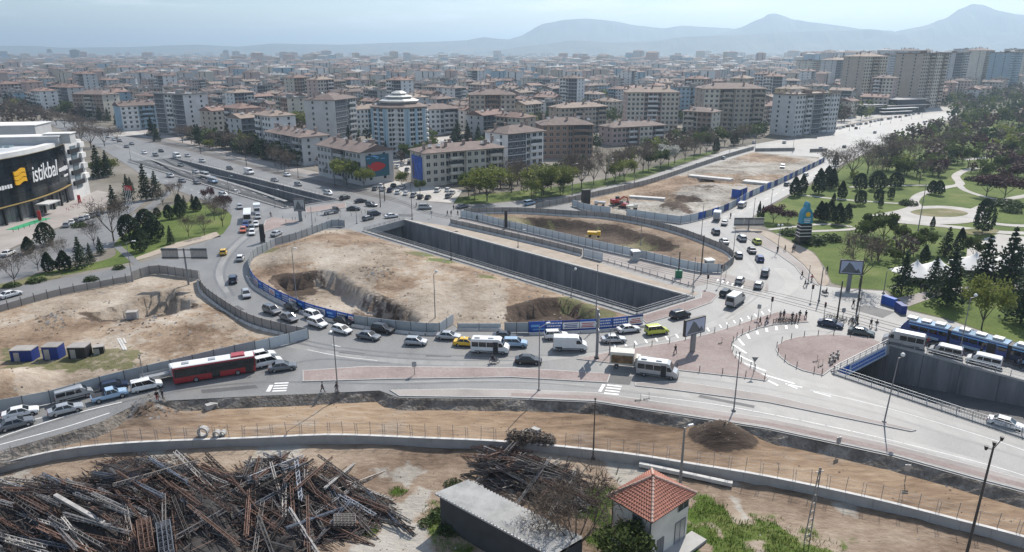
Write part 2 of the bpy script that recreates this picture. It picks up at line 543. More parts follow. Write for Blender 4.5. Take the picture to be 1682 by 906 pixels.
ROAD=DROP[1:] + [(1900,640),(1682,568),(1560,526),(1492,510),(1470,492),(1452,478),(1390,474),(1345,468),(1314,448),(1305,436),
  (1277,416),(1239,398),(1215,382),(1203,374),(1236,356),(1262,337),(1303,315),(1336,297),(1369,278),(1400,258),(1490,222),
  (1570,192),(1578,183),(1500,186),(1430,198),(1370,212),(1300,226),(1230,238),(1195,246),(1119,271),(1043,297),(967,312),
  (934,321),(840,331),(790,336),(745,335),(700,331),(690,312),(640,304),(560,297),(470,277),(399,263),(300,236),(200,214),
  (120,200),(60,196),(100,212),(160,240),(205,268),(240,290),(290,312),(340,330),(372,344),(381,354),(378,368),(366,384),(330,399),
  (292,409),(255,425),(223,434),(100,457),(0,475),(-120,500),(-260,528),(-260,558),(-120,535),(0,511),(101,483),(218,460),(254,449),(328,458),
  (334,480),(356,498),(397,524),(431,537),(472,547),(509,555),(470,566),(420,578),(305,605),(162,640),(76,665),(0,678),(-120,705)]
fore_hole=GL(DROP) + [G(2600,1100),G(2200,2400),G(-600,2400),G(-900,1100)]
holes=[GL(T1),GL(T2),GL(T3),GL(ISLAND),GL(CRES),GL(FARSITE),GL(LEFTSITE),fore_hole]
FARD=16000.0
gsheet=struct(sheet("ground",[Vector((-FARD*1.3,-900)),Vector((FARD*1.3,-900)),Vector((FARD*1.3,FARD*1.6)),Vector((-FARD*1.3,FARD*1.6))],-0.06,M['city'],holes))
road=struct(sheet("road",GL(ROAD),0.0,M['asphalt'],[GL(T1),GL(T2),GL(T3),GL(ISLAND),GL(CRES),GL(FARSITE)]))

# ---- bare earth of the building sites
def pitfun(pits):
 """pits: (outline in pixels, depth, bank width)"""
 Q=[(GL(p),d,w_) for p,d,w_ in pits]
 def f(x,y):
  z=0.0
  for p,d,w_ in Q:
   if inside(x,y,p):
    k=min(1.0,edge_dist(x,y,p)/w_)
    z=min(z,-d*k*k*(3 - 2*k))
  return z
 return f
def humps(hs):
 Q=[(G(u,v),r,h) for u,v,r,h in hs]
 def f(x,y):
  return sum(h*math.exp(-((x - c.x)**2 + (y - c.y)**2)/(r*r)) for c,r,h in Q)
 return f
pitA=[(452,458),(500,455),(530,452),(552,458),(585,478),(640,503),(700,531),(660,536),(590,524),(510,504),(470,488)]
pitB=[(832,512),(880,502),(930,492),(960,505),(992,524),(975,532),(900,538),(838,539)]
isl_p=pitfun([(pitA,2.7,1.5),(pitB,2.4,1.4)])
isl_h=humps([(540,410,22,1.6),(640,450,20,1.2),(760,470,18,.9),(905,490,9,1.0),(620,462,4,1.1),(470,430,10,.8),(700,500,7,.8)])
def isl_z(x,y,e):
 k=min(1.0,e/7.0)
 rel=nz(x,y,.07)*.6 + nz(x,y,.25,3)*.25 + nz(x,y,.8,9)*.12
 z=isl_p(x,y)
 rel +=(nz(x,y,.9,14)*.45 + nz(x,y,2.0,2)*.2)*min(1,-z)
 return 0.05 + k*(isl_h(x,y) + rel*(1.0 if z > -.3 else 1.3))*(1.0 if z > -.2 else .6) + z
PITS=[GL(pitA),GL(pitB)]
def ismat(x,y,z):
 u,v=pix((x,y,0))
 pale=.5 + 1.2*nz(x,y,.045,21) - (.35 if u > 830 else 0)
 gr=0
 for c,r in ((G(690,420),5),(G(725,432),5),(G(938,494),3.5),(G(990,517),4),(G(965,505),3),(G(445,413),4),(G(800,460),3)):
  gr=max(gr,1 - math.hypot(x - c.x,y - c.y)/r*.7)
 dk=max([2.0 if inside(x,y,Q_) else 1.1 - edge_dist(x,y,Q_)*.45 for Q_ in PITS])  # pits and rims: dark soil, with the bank's shade put into the colour
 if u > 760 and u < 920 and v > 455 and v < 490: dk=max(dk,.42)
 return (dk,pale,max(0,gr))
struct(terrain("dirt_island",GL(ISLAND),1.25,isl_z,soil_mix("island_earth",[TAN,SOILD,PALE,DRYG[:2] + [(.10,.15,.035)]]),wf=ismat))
cres_p=pitfun([([(850,353),(935,358),(1010,366),(1080,385),(1130,402),(1105,412),(1040,414),(960,396),(890,378),(842,364)],3.0,5.0)])
struct(terrain("excavated_ground",GL(CRES),1.9,lambda x,y,e: .05 + cres_p(x,y) + min(1,e/3)*(nz(x,y,.1)*.5 + nz(x,y,.5,4)*.2),
  soil_mix("excavated_earth",[BROWN,SOILD,DRYG]),wf=lambda x,y,z: (min(1.2,-cres_p(x,y)*1.5),.2 + nz(x,y,.09,2),0)))  # dark soil grows with pit depth, carrying the slope's shade in its colour
far_p=pitfun([([(1030,318),(1090,313),(1160,322),(1165,332),(1110,335),(1050,330)],2.5,4.0),([(1120,293),(1200,292),(1260,298),(1240,303),(1150,299)],2.0,3.0)])
far_h=humps([(1108,343,5,2.4),(1130,352,4,1.6),(1160,310,10,1.2),(1090,326,8,1.0),(1200,285,14,1.0)])
struct(terrain("cleared_ground",GL(FARSITE),2.6,lambda x,y,e: .04 + far_p(x,y) + min(1,e/4)*(far_h(x,y) + nz(x,y,.07)*.35 + nz(x,y,.3,4)*.2),
  soil_mix("cleared_earth",[[(.15,.13,.11),(.26,.235,.2),(.36,.335,.295),(.46,.44,.40)],SOILD,TAN],fine=.7),wf=lambda x,y,z: (max(-far_p(x,y)*.6,far_h(x,y)*.45),.4 + nz(x,y,.03,2),0)))
pitL=[(140,519),(183,505),(235,490),(284,476),(292,490),(314,494),(316,508),(270,522),(212,525),(165,524)]
lef_p=pitfun([(pitL,3.8,1.0)])
lef_h=humps([(20,640,5,1.8),(-20,648,6,1.8),(250,540,8,.6),(340,530,8,.7),(200,600,5,.5),(95,525,3,.9),(120,518,2.5,.8)])
PITL=GL(pitL)
def lefmat(x,y,z):
 u,v=pix((x,y,0))
 gr=.62 if (0 < u < 230 and 572 < v < 612) else 0
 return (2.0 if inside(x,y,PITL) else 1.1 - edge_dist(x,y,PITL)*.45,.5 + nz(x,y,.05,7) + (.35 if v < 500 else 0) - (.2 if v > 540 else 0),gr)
struct(terrain("site_ground",GL(LEFTSITE),1.25,lambda x,y,e: .03 + lef_p(x,y) + min(1,e/3)*(lef_h(x,y) + nz(x,y,.1)*.3 + nz(x,y,.5,4)*.22),
  soil_mix("site_earth",[TAN,SOILD,PALE,DRYG]),wf=lefmat))

# ---- foreground: the cut edge, the orange strip, the low wall, the yard
ZS,ZY=-1.3,-2.55
drop=resample(smooth_path(GL(DROP),6),1.3)
strip_in=[]
cut=MB()
rings=[]
for i,p in enumerate(drop):
 t=(drop[min(i + 1,len(drop) - 1)] - drop[max(i - 1,0)]).normalized()
 nrm=Vector((t.y,-t.x,0))
 j=nz(p.x,p.y,.5)*.5
 j2=nz(p.x,p.y,1.3,4)*.35
 rings.append([tuple(p + Vector((0,0,.0))),tuple(p + nrm*(.2 + abs(j2)*.5) + Vector((0,0,-.18))),tuple(p + nrm*(.7 + .7*max(0,j) + j2*.4) + Vector((0,0,-.75 + j2))),
     tuple(p + nrm*(1.5 + .9*max(0,j)) + Vector((0,0,ZS - .15)))])
 strip_in.append(p + nrm*.9)
cut.loft(rings,closed=False,caps=False)
cut.f=[f[::-1] for f in cut.f]
struct(cut.build("earth_bank",soil("bank_earth",[(0.3,(.10,.085,.072)),(0.5,(.19,.165,.14)),(0.7,(.32,.29,.255))],0.4,1.0,2.2,fine=.4)))
wallp=resample(smooth_path(GL(WALLTOP,ZS + .1),6),3.0)
sh=humps([(1185,706,3.2,2.3),(1165,712,2.0,1.0),(1215,714,2.2,.9)])
sp_heap=[G(255,672,ZS),G(240,676,ZS),G(228,682,ZS)]
def strip_z(x,y,e):
 z=ZS + min(1,e/2)*(nz(x,y,.12,6)*.3 + nz(x,y,.5,2)*.18 + nz(x,y*3,.6,5)*.06)
 z +=sh(x,y)
 for k,(c,r,h) in enumerate(zip(sp_heap,(2.4,2.2,2.0),(1.5,.8,.5))):
  z +=h*math.exp(-((x - c.x)**2 + (y - c.y)**2)/(r*r))*(1 + .3*nz(x,y,1.5))
 return z
def strip_m(x,y,z):
 u,v=pix((x,y,ZS))
 heap=max(1.1 - math.hypot(x - c.x,y - c.y)/r*.5 for c,r in zip(sp_heap,(2.6,2.2,1.8)))
 return (min(1,sh(x,y)*1.1),heap,(.6 if u < 340 else .25) + nz(x,y,.15,2)*.6)
struct(terrain("dirt_strip",strip_in + [Vector(p) for p in reversed(wallp)],0.9,strip_z,
  soil_mix("strip_earth",[ORNG,SOILD,GREY,BROWN],scale=.06,bscale=.9,stretch=(.12,.3),fine=.6),wf=strip_m))
yard_h=humps([(860,775,4,.6),(700,790,5,.4)])
def yard_z(x,y,e):
 return ZY + nz(x,y,.12,3)*.3 + nz(x,y,.6,1)*.16 + yard_h(x,y)
def blob(x,y,z,L):
 return max(1.0 - math.hypot(x - c.x,y - c.y)/r*.5 for c,r in L)
GRB=[(G(u,v,ZY),r) for u,v,r in ((1165,850,4.5),(1200,878,5),(1240,890,5),(1285,890,4.5),(1330,905,4),(1180,905,5),(985,815,3),(990,850,3),(1000,885,3),(722,845,2.2),(738,868,2.5),(750,890,2.5),(655,808,1.3),(605,870,1.2),(1165,835,2))]
PLB=[(G(u,v,ZY),r) for u,v,r in ((660,860,5),(700,880,5),(640,895,5),(690,905,6),(690,825,3),(1290,868,.9))]
def yard_m(x,y,z):
 g=blob(x,y,z,GRB) - max(0,nz(x,y,.35,12))*1.3
 return (.0,g,max(blob(x,y,z,PLB),.22 + nz(x,y,.1,2)) - max(0,g))
yard_poly=[Vector(p) for p in wallp] + [G(2300,1500,ZY),G(1700,2200,ZY),G(0,2200,ZY),G(-600,1500,ZY)]
yd=terrain("yard_ground",yard_poly,1.2,yard_z,soil_mix("yard_earth",[BROWN,SOILD,GRS,[(.2,.18,.155),(.33,.305,.265),(.42,.395,.355)]],bscale=1.3,stretch=(.1,.6)),wf=yard_m)
struct(yd)
lw=empty("low_wall",(0,0,0),label="long low grey concrete wall with pale coping along the orange dirt",cat="wall")
path_n=[]
for i,p in enumerate(wallp):
 t=(wallp[min(i + 1,len(wallp) - 1)] - wallp[max(i - 1,0)]).normalized()
 path_n.append(Vector((t.y,-t.x,0)))
for i in range(len(wallp) - 1):
 a,b,na,nb=wallp[i],wallp[i + 1],path_n[i],path_n[i + 1]
 t=(b - a).normalized()*.012
 mb=MB()
 poly=[a + t,b - t,b - t + nb*.35,a + t + na*.35]
 mb.prism(poly,ZY - .5,ZS + .06)
 mb.build("wall_segment",M['concrete'],lw)
 mb=MB()
 mb.prism([a - na*.05,b - nb*.05,b + nb*.4,a + na*.4],ZS + .06,ZS + .13)
 mb.build("coping",M['barrier'],lw)

# ---- underpass trenches
def trench(name,q,zfar,znear,labels,tunnel=True,z_open=None,tunnel_len=45,portal_end=0):
 """q: near0, far0, far1, near1 on the ground; end 0 is (near0, far0), end 1 is (far1, near1).
    zs: floor heights at end 0 and 1"""
 n0,f0,f1,n1=q
 z0,z1=zfar,znear
 fl=MB()
 steps=24
 for k in range(steps):
  a,b=k/steps,(k + 1)/steps
  P=[n0.lerp(n1,a),n0.lerp(n1,b),f0.lerp(f1,b),f0.lerp(f1,a)]
  Z=[z0 + (z1 - z0)*a,z0 + (z1 - z0)*b,z0 + (z1 - z0)*b,z0 + (z1 - z0)*a]
  fl.add([(p.x,p.y,z) for p,z in zip(P,Z)],((0,1,2,3),))
  c0,c1=n0.lerp(f0,.5),n1.lerp(f1,.5)
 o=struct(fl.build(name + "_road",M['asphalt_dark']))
 if area2([n0,n1,f1,f0]) < 0:
  o.data.flip_normals()
 # far and near walls, in panels
 for (a,b,sgn,lab) in ((f0,f1,1,labels[0]),(n0,n1,-1,labels[1])):
  root=empty("trench_wall",(a + b)/2,label=lab,cat="retaining wall",world=True)
  d=(b - a); L=d.length; d.normalize()
  nrm=Vector((-d.y,d.x,0))
  mid=(n0 + n1 + f0 + f1)/4
  if (mid - a).dot(nrm) > 0:
   nrm=-nrm                                     # outward
  k=max(2,int(L/5.0))
  for i in range(k):
   s0,s1=i/k,(i + 1)/k
   za=min(z0 + (z1 - z0)*s0,z0 + (z1 - z0)*s1) - .6
   p,r=a + d*(L*s0 + .03),a + d*(L*s1 - .03)
   mb=MB()
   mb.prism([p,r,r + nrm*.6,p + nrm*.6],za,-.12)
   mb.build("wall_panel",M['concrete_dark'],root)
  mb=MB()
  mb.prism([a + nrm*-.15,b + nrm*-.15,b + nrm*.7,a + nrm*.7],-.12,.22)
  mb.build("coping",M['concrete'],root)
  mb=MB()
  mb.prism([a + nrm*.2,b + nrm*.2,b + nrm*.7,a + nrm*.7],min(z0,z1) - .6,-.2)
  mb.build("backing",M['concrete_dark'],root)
 return
def tunnel(a,b,nxt_a,nxt_b,z,L,label):
 """the covered road beyond the portal edge a-b, going away along the trench axis"""
 d=((a - nxt_a) + (b - nxt_b)).normalized()
 root=empty("tunnel_portal",(a + b)/2,label=label,cat="underpass",world=True)
 fa,fb=a + d*L,b + d*L
 mb=MB(); mb.add([(p.x,p.y,z - .02) for p in (a,b,fb,fa)],((0,1,2,3),)); mb.build("tunnel_road",M['asphalt_new'],root)
 for p,q in ((a,fa),(b,fb)):
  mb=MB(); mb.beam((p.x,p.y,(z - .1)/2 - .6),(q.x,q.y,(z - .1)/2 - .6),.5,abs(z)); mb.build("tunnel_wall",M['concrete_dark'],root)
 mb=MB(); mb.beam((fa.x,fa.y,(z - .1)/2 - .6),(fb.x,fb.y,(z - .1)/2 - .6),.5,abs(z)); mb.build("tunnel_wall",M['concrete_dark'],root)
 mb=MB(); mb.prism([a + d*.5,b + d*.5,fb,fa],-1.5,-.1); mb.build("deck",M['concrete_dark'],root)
 mb=MB(); mb.prism([a - d*.25,b - d*.25,b + d*.5,a + d*.5],-1.7,.25); mb.build("fascia",M['concrete'],root)
 return root,d
q1,q2,q3=GL(T1),GL(T2),GL(T3)
DEP=7.6
trench("underpass",[q1[0],q1[1],q1[2],q1[3]],-DEP,-DEP + .6,("long dark concrete trench wall below the tram lane in the middle","near trench wall beside the round dirt island"))
tunnel(q1[0],q1[1],q1[3],q1[2],-DEP,40,"dark underpass mouth with concrete beam at the head of the central trench")
tunnel(q1[3],q1[2],q1[0],q1[1],-DEP + .6,16,"covered underpass end under the red paving by the roundabout")
trench("underpass",[q2[0],q2[1],q2[2],q2[3]],-7.0,-3.2,("dark trench wall below the street with the long blue tram","near trench wall under the railing at the right road"))
tunnel(q2[0],q2[1],q2[3],q2[2],-7.0,17,"underpass mouth hung with a long blue banner beside the motorcycles")
trench("underpass",[q3[0],q3[1],q3[2],q3[3]],-.1,-6.6,("dark trench wall under the rail tracks of the avenue at left","near trench wall of the ramp sinking towards the junction"))
tunnel(q3[3],q3[2],q3[0],q3[1],-6.6,40,"underpass mouth at the low end of the ramp by the small red paving")

# ---- raised pavements and islands
def kerbed(name,pts,mat,z=0.13,z0=-.02,smooth=0,label=None,px=True):
 P=GL(pts) if px else pts
 if smooth:
  P=smooth_path(P,smooth,True)
 mb=MB()
 mb.prism(P,z0,z,1,1)
 o=mb.build(name,[mat,M['kerb']])
 # paving inset from the kerb
 c=sum(P,Vector())/len(P)
 top=MB()
 poly=[Vector((p.x,p.y,0)) for p in P]
 if area2(poly) < 0:
  poly=poly[::-1]
 ins=[]
 for i in range(len(poly)):
  a,b,d=poly[i - 1],poly[i],poly[(i + 1) % len(poly)]
  e1,e2=(b - a),(d - b)
  if e1.length < 1e-6 or e2.length < 1e-6:
   continue
  e1.normalize(); e2.normalize()
  n=Vector((-(e1.y + e2.y),e1.x + e2.x,0))
  if n.length < .3:
   continue
  ins.append(b + n.normalized()*.22)
 top.add([(p.x,p.y,z + .008) for p in ins],[tuple(t) for t in geometry.tessellate_polygon([ins])])
 t=top.build("paving",mat,o)
 me=t.data
 bad=[p.index for p in me.polygons if p.normal.z < 0]
 bmx=bmesh.new(); bmx.from_mesh(me)
 bmx.faces.ensure_lookup_table()
 bmesh.ops.reverse_faces(bmx,faces=[bmx.faces[i] for i in bad])
 bmx.to_mesh(me); bmx.free()
 return struct(o)
P1=[(497,609),(600,602),(840,604),(1003,614),(998,629),(840,620),(640,623),(497,627)]
P2=[(1043,629),(1110,626),(1260,648),(1400,681),(1505,707),(1496,709),(1260,661),(1100,640),(1043,634)]
P3=[(640,641),(760,639),(840,640),(977,645),(1094,662),(1260,687),(1463,730),(1603,766),(1690,790),(1690,809),(1603,786),(1463,747),(1260,703.5),(1094,677.5),(977,659.5),(839,653.5),(656,651)]
P4=[(947,590),(1005,577),(1105,562),(1160,549),(1200,537),(1245,522),(1275,513),(1325,518),(1328,529),(1274,533),(1247,539),(1216,551),(1204,562),(1203,572),(1207,583),(1218,595),(1262,621),(1258,626),(1208,619),(1110,608),(1015,598)]
P5=[(1274,574),(1275,567),(1288,559),(1311,553),(1361,549),(1425,554),(1452,564),(1364,608),(1352,617),(1318,609),(1295,598),(1280,585)]
P6=[(1049,520),(1151,489),(1153,476),(1180,484),(1168,497),(1130,511),(1062,531)]
P7=[(447,357),(493,362.5),(465,372),(437,380),(428,384),(436,362)]
P8=[(501,341),(567,333),(569,341),(503,350)]
P9=[(1003,610),(1010,607),(1015,606),(1012,612)]
for nm,P,mm in (("median_pavement",P1,M['paver']),("median_pavement",P2,M['paver_pale']),("pavement",P3,M['paver_pale']),("plaza_pavement",P4,M['paver']),
     ("plaza_pavement",P5,M['paver']),("pavement",P6,M['paver']),("pavement",P7,M['paver']),("pavement",P8,M['paver'])):
 kerbed(nm,P,mm)
# pink stripe of tiles in the front pavement
struct(sheet("pavement_stripe",GL([(840,645),(977,650),(1094,668),(1260,693),(1463,736),(1603,773),(1690,796),(1690,803),(1603,780),(1463,742),(1260,698),(1094,673),(977,655),(840,650)],.13),0.15,M['paver']))
# east pavement of the right avenue and the sand beside it
kerbed("pavement",[(1205,377),(1222,376),(1250,386),(1290,412),(1320,436),(1340,462),(1345,470),(1330,462),(1314,449),(1305,437),(1277,417),(1239,399),(1215,383)],M['paver_pale'])
struct(sheet("sand_path",smooth_path(GL([(1226,376),(1262,380),(1300,398),(1335,415),(1352,440),(1362,462),(1348,468),(1322,436),(1292,412),(1252,386)]),4,True),0.03,M['sand']))
# tram corridor of the middle and its paved bed
struct(sheet("tram_bed",GL([(742,369),(760,357),(832,375),(958,404),(1051,425),(1142,446),(1186,449),(1262,466),(1262,480),(1183,462),(1142,470),(1060,452),(990,431),(955,420),(814,385),(754,373)]),0.012,M['paver_pale']))
struct(sheet("trench_verge",GL([(672,361),(740,372),(814,387),(956,422),(1060,456),(1148,481),(1140,486),(900,421)]),0.014,M['sand']))
struct(sheet("tram_bed",GL([(120,204),(200,222),(300,245),(399,272),(480,293),(560,312),(640,329),(655,325),(560,304),(480,286),(399,266),(300,239),(200,217)]),0.012,M['track']))
# rails
def rails(pts,name="tram_rail",off=.72):
 p=smooth_path(GL(pts),8)
 for s in (-1,1):
  mb=MB()
  q=[]
  for i,a in enumerate(p):
   t=(p[min(i + 1,len(p) - 1)] - p[max(i - 1,0)]).normalized()
   q.append(a + Vector((-t.y,t.x,0))*(off*s))
  for a,b in zip(q,q[1:]):
   mb.beam((a.x,a.y,.03),(b.x,b.y,.03),.09,.05)
  struct(mb.build(name,M['rail']))
rails([(760,362),(831,379),(958,409),(1060,433),(1150,453),(1230,472),(1330,496),(1440,526),(1560,559),(1700,598)])
rails([(757,366),(831,383),(958,414),(1060,439),(1150,460),(1230,480),(1330,506),(1440,537),(1560,572),(1700,612)])
for k in (0.3,0.7):
 rails([(120 + 0*k,201 + 3*k),(200,216 + 6*k),(300,239 + 6*k),(399,266 + 6*k),(480,286 + 7*k),(560,304 + 8*k),(650,326 + 6*k),(700,345 + 6*k),(757,358 + 6*k)])

# ---- dusty lanes and patches on the asphalt
def stroke(name,pts,wd,mat,z):
 p=smooth_path(GL(pts),6)
 mb=MB()
 L,Rr=[],[]
 for i,a in enumerate(p):
  t=(p[min(i + 1,len(p) - 1)] - p[max(i - 1,0)]).normalized()
  n=Vector((-t.y,t.x,0))*wd/2
  L.append(a + n); Rr.append(a - n)
 for i in range(len(p) - 1):
  mb.quad(*[tuple(Vector((q.x,q.y,z))) for q in (Rr[i],Rr[i + 1],L[i + 1],L[i])])
 return struct(mb.build(name,mat))
for k,(pts,wd) in enumerate((([(1010,634),(1150,652),(1330,688),(1500,730),(1700,785)],1.6),([(1120,614),(1260,634),(1420,668),(1560,706),(1700,748)],2.2),([(1300,622),(1400,646),(1540,688),(1700,734)],1.4),
  ([(600,630),(800,626),(960,633)],1.0),([(440,560),(600,588),(760,596),(900,588),(1050,566),(1180,528),(1250,480),(1240,440),(1200,400)],1.8),([(372,480),(360,440),(390,400),(430,370)],1.6),([(1230,510),(1300,470),(1280,440)],3.0),
  ([(130,212),(250,262),(380,300),(470,330)],1.4),([(1150,370),(1220,345),(1290,308),(1390,262),(1490,220)],4.0),([(1260,240),(1340,226),(1450,200),(1560,184)],9.0),([(1210,560),(1240,600),(1330,636),(1450,670)],1.2))):
 stroke("dusty_lane",pts,wd,M['asphalt_dust'],.003 + .0006*k)
for k,q in enumerate((((560,575),(600,580),(598,584),(556,579)),((380,505),(392,512),(402,508),(390,501)),((1010,590),(1040,592),(1036,600),(1004,600)),((700,612 - 30),(742,583),(741,586),(699,585)),((1150,648),(1240,666),(1238,670),(1146,652)),((1330,660),(1385,673),(1382,678),(1326,664)),((330,640),(420,632),(424,637),(332,646)),((1003,615),(1040,618),(1034,632),(998,629)),
  ((1220,440),(1245,448),(1240,456),(1214,447)),((630,350),(680,352),(676,356),(628,354)),((1420,500),(1470,512),(1450,522),(1400,508)),((1380,480),(1440,484),(1460,494),(1400,492)))):
 struct(sheet("road_patch",GL(q),.0105,M['asphalt_dark' if k % 3 !=2 else 'asphalt_dust']))
for k,pts in enumerate(([(372,490),(352,450),(372,410),(410,375)],[(384,486),(368,450),(386,412),(420,380)],[(440,545),(560,570),(700,582),(880,584),(1040,568),(1160,536)],[(440,552),(560,577),(700,590),(860,592)],[(430,612),(520,590),(640,596)],[(0,722),(120,682),(260,648),(420,628),(640,630),(830,627),(980,637),(1200,668),(1450,722),(1690,792)],
  [(1180,520),(1236,480),(1244,440),(1205,400),(1180,378)],[(1192,524),(1250,480),(1256,440),(1218,402)],[(1240,610),(1226,575),(1262,552),(1340,543),(1430,558)],[(1100,616),(1250,636),(1420,672),(1690,754)],[(180,225),(300,272),(420,302),(540,332),(640,352)],[(660,350),(760,352)])):
 stroke("tyre_line",pts,.55,M['tyre_line'],.0108 + .0002*k)
# ---- painted markings
paint=MB()
def stripe(a,b,wd=.15,z=.014,dash=None,px=True):
 a,b=(G(*a),G(*b)) if px else (a,b)
 d=b - a; L=d.length
 if L < .1: return
 d.normalize(); n=Vector((-d.y,d.x,0))*wd/2
 s=0.0
 while s < L:
  e=min(L,s + (dash[0] if dash else L))
  p,q=a + d*s,a + d*e
  paint.add([tuple(x + Vector((0,0,z))) for x in (p - n,q - n,q + n,p + n)],((0,1,2,3),))
  s=e + (dash[1] if dash else 1)
def pstripe(pts,wd=.15,z=.014,dash=None):
 p=smooth_path(GL(pts),5)
 for a,b in zip(p,p[1:]):
  stripe(a,b,wd,z,dash,px=False)
pstripe([(-60,745),(0,718),(60,698),(130,677),(200,660)],.2)
pstripe([(-20,702),(40,692),(100,678)],.18)
pstripe([(0,730),(101,703),(180,678)],.18)
for k in range(4):                                   # zebra bars, left and right crossings of the front road
 stripe((451 - k*1.2,629.5 + k*4.2),(474 - k*1.2,628.5 + k*4.2),.42)
 stripe((997 - k*1.6,632 + k*4.4),(1021 - k*1.6,634.5 + k*4.4),.42)
stripe((446,632),(440,643),.6); stripe((992,631),(985,643),.5)
pstripe([(505,574),(560,585),(620,592)],.12)
for a,b in (((1213,556),(1222,567)),((1205,566),(1226,580)),((1208,581),(1236,594)),((1222,596),(1258,609)),((1248,613),(1305,630)),((1262,625),(1278,633)),
    ((1227,548),(1231,556)),((1243,543),(1245,549)),((1259,539),(1260,545)),((1275,536),(1276,542)),((1291,534),(1292,540)),((1308,533),(1309,539))):
 stripe(a,b,.45)
stripe((1290,630),(1318,636),.35); stripe((1292,631),(1310,638),.35); stripe((1336,643),(1365,651),.3)
for k in range(10):                                  # give-way bars along the plaza kerb
 u=1012 + k*17
 v=571 - k*2.6 - max(0,k - 5)*.9
 stripe((u,v),(u - 3.5,v - 6),.35)
for k in range(8):
 u=1185 + k*11.5
 v=538 - k*3.6
 stripe((u,v),(u - 3,v - 5),.3)
for v0,v1 in ((462,478),):
 stripe((1195,v0),(1265,v1),.15)
pstripe([(1050,648),(1200,668),(1400,708),(1600,757),(1690,783)],.12,dash=(3,6))
pstripe([(1330,640),(1450,668),(1600,712),(1690,742)],.12,dash=(3,6))
pstripe([(215,258),(300,283),(380,306),(470,332)],.15,dash=(3,6))
pstripe([(300,262),(400,286),(500,312),(580,334)],.15)
pstripe([(230,282),(300,306),(360,328)],.15,dash=(3,6))
for k in range(5):
 stripe((545 + k*4,566 + k*.6),(556 + k*4,569 + k*.6),.12) if k < 2 else None
for k in range(6):
 stripe((1180 + k*8,458 + k*2.2),(1178 + k*8,462 + k*2.2),.4)
pstripe([(1290,345),(1250,360),(1228,376)],.01)
pstripe([(1150,366),(1215,348),(1290,310),(1380,265),(1500,212)],.15,dash=(3,6))
pstripe([(960,325),(1040,305),(1110,284),(1190,253)],.12,dash=(3,6))
struct(paint.build("road_markings",M['white_paint']))

# ---- park lawns, paths
PARK=[(1264,378),(1240,356),(1268,338),(1303,318),(1340,299),(1372,280),(1410,258),(1500,224),(1575,196),(1700,190),(1900,200),(2000,480),(1900,636),(1682,566),(1560,524),(1494,508),(1474,490),(1456,476),(1392,472),(1366,464),(1356,440),(1338,414),(1302,396)]
struct(sheet("park_lawn",GL(PARK),-0.03,M['grass']))
zc=.0
for pts,wd in (([(1640,271),(1620,274),(1587,279),(1570,289),(1577,302),(1554,307),(1514,318),(1501,330),(1504,338),(1478,347),(1430,356)],3.2),
    ([(1574,303),(1590,314),(1641,327),(1700,320)],2.4),([(1318,320),(1380,327),(1478,334),(1500,334)],2.0),([(1395,307),(1450,305),(1515,304),(1550,306)],2.0),
    ([(1700,318),(1641,330),(1600,345),(1575,360)],3.0),([(1278,385),(1330,380),(1400,376),(1440,366),(1480,358)],2.0),([(1262,377),(1350,368),(1400,372)],1.8),
    ([(1580,262),(1640,258),(1720,262)],5.0),([(1455,362),(1560,372),(1640,381),(1720,384)],4.0),([(1560,352),(1640,368),(1720,372)],3.5)):
 zc +=.006
 stroke("park_path",pts,wd,M['path'],.01 + zc)
struct(sheet("plaza_paving",smooth_path(GL([(1470,348),(1500,340),(1550,338),(1600,344),(1625,352),(1600,364),(1560,368),(1500,366),(1468,358)]),5,True),.09,M['path']))
struct(sheet("flower_bed",smooth_path(GL([(1495,348),(1520,343),(1560,343),(1590,350),(1570,356),(1520,355)]),5,True),.11,M['verge']))
struct(sheet("flower_bed",smooth_path(GL([(1580,378),(1625,374),(1640,381),(1600,386)]),5,True),.11,M['verge']))
struct(sheet("plaza_paving",GL([(1452,476),(1500,462),(1560,448),(1720,430),(1720,392),(1640,384),(1590,400),(1585,440),(1500,452),(1470,470)]),.02,M['path']))
struct(sheet("park_path",GL([(1474,489),(1540,474),(1640,466),(1720,464),(1720,474),(1640,476),(1540,486),(1490,504)]),.028,M['paver_pale']))
# lawns, paths and car park by the showroom at left
struct(sheet("verge_lawn",smooth_path(GL([(378,350),(379,366),(362,386),(290,404),(225,428),(100,452),(40,462),(60,450),(150,432),(190,418),(190,396),(240,362),(290,334),(330,333),(360,341)]),3,True),-.02,M['grass']))
struct(sheet("sand_path",GL([(363,388),(300,404),(250,420),(222,428),(224,422),(290,398),(330,388),(355,380)]),.0,M['sand']))
struct(sheet("forecourt",GL([(-120,420),(0,372),(60,356),(125,326),(160,312),(190,318),(185,330),(160,350),(90,375),(0,415),(-120,470)]),-.025,M['paver_pale']))
struct(sheet("car_park",GL([(-120,472),(0,418),(90,377),(160,352),(200,335),(255,324),(276,312),(240,330),(200,360),(180,395),(140,408),(60,440),(-120,478)]),-.028,M['asphalt_new']))
struct(sheet("side_road",GL([(-120,490),(0,452),(90,420),(150,402),(190,372),(245,335),(275,311),(282,316),(260,336),(212,372),(185,404),(222,436),(232,432),(198,402),(186,405),(120,428),(0,468),(-120,498)]),.004,M['asphalt_new']))
struct(sheet("verge_lawn",GL([(-120,505),(0,473),(100,455),(100,448),(0,466),(-120,497)]),.006,M['verge']))
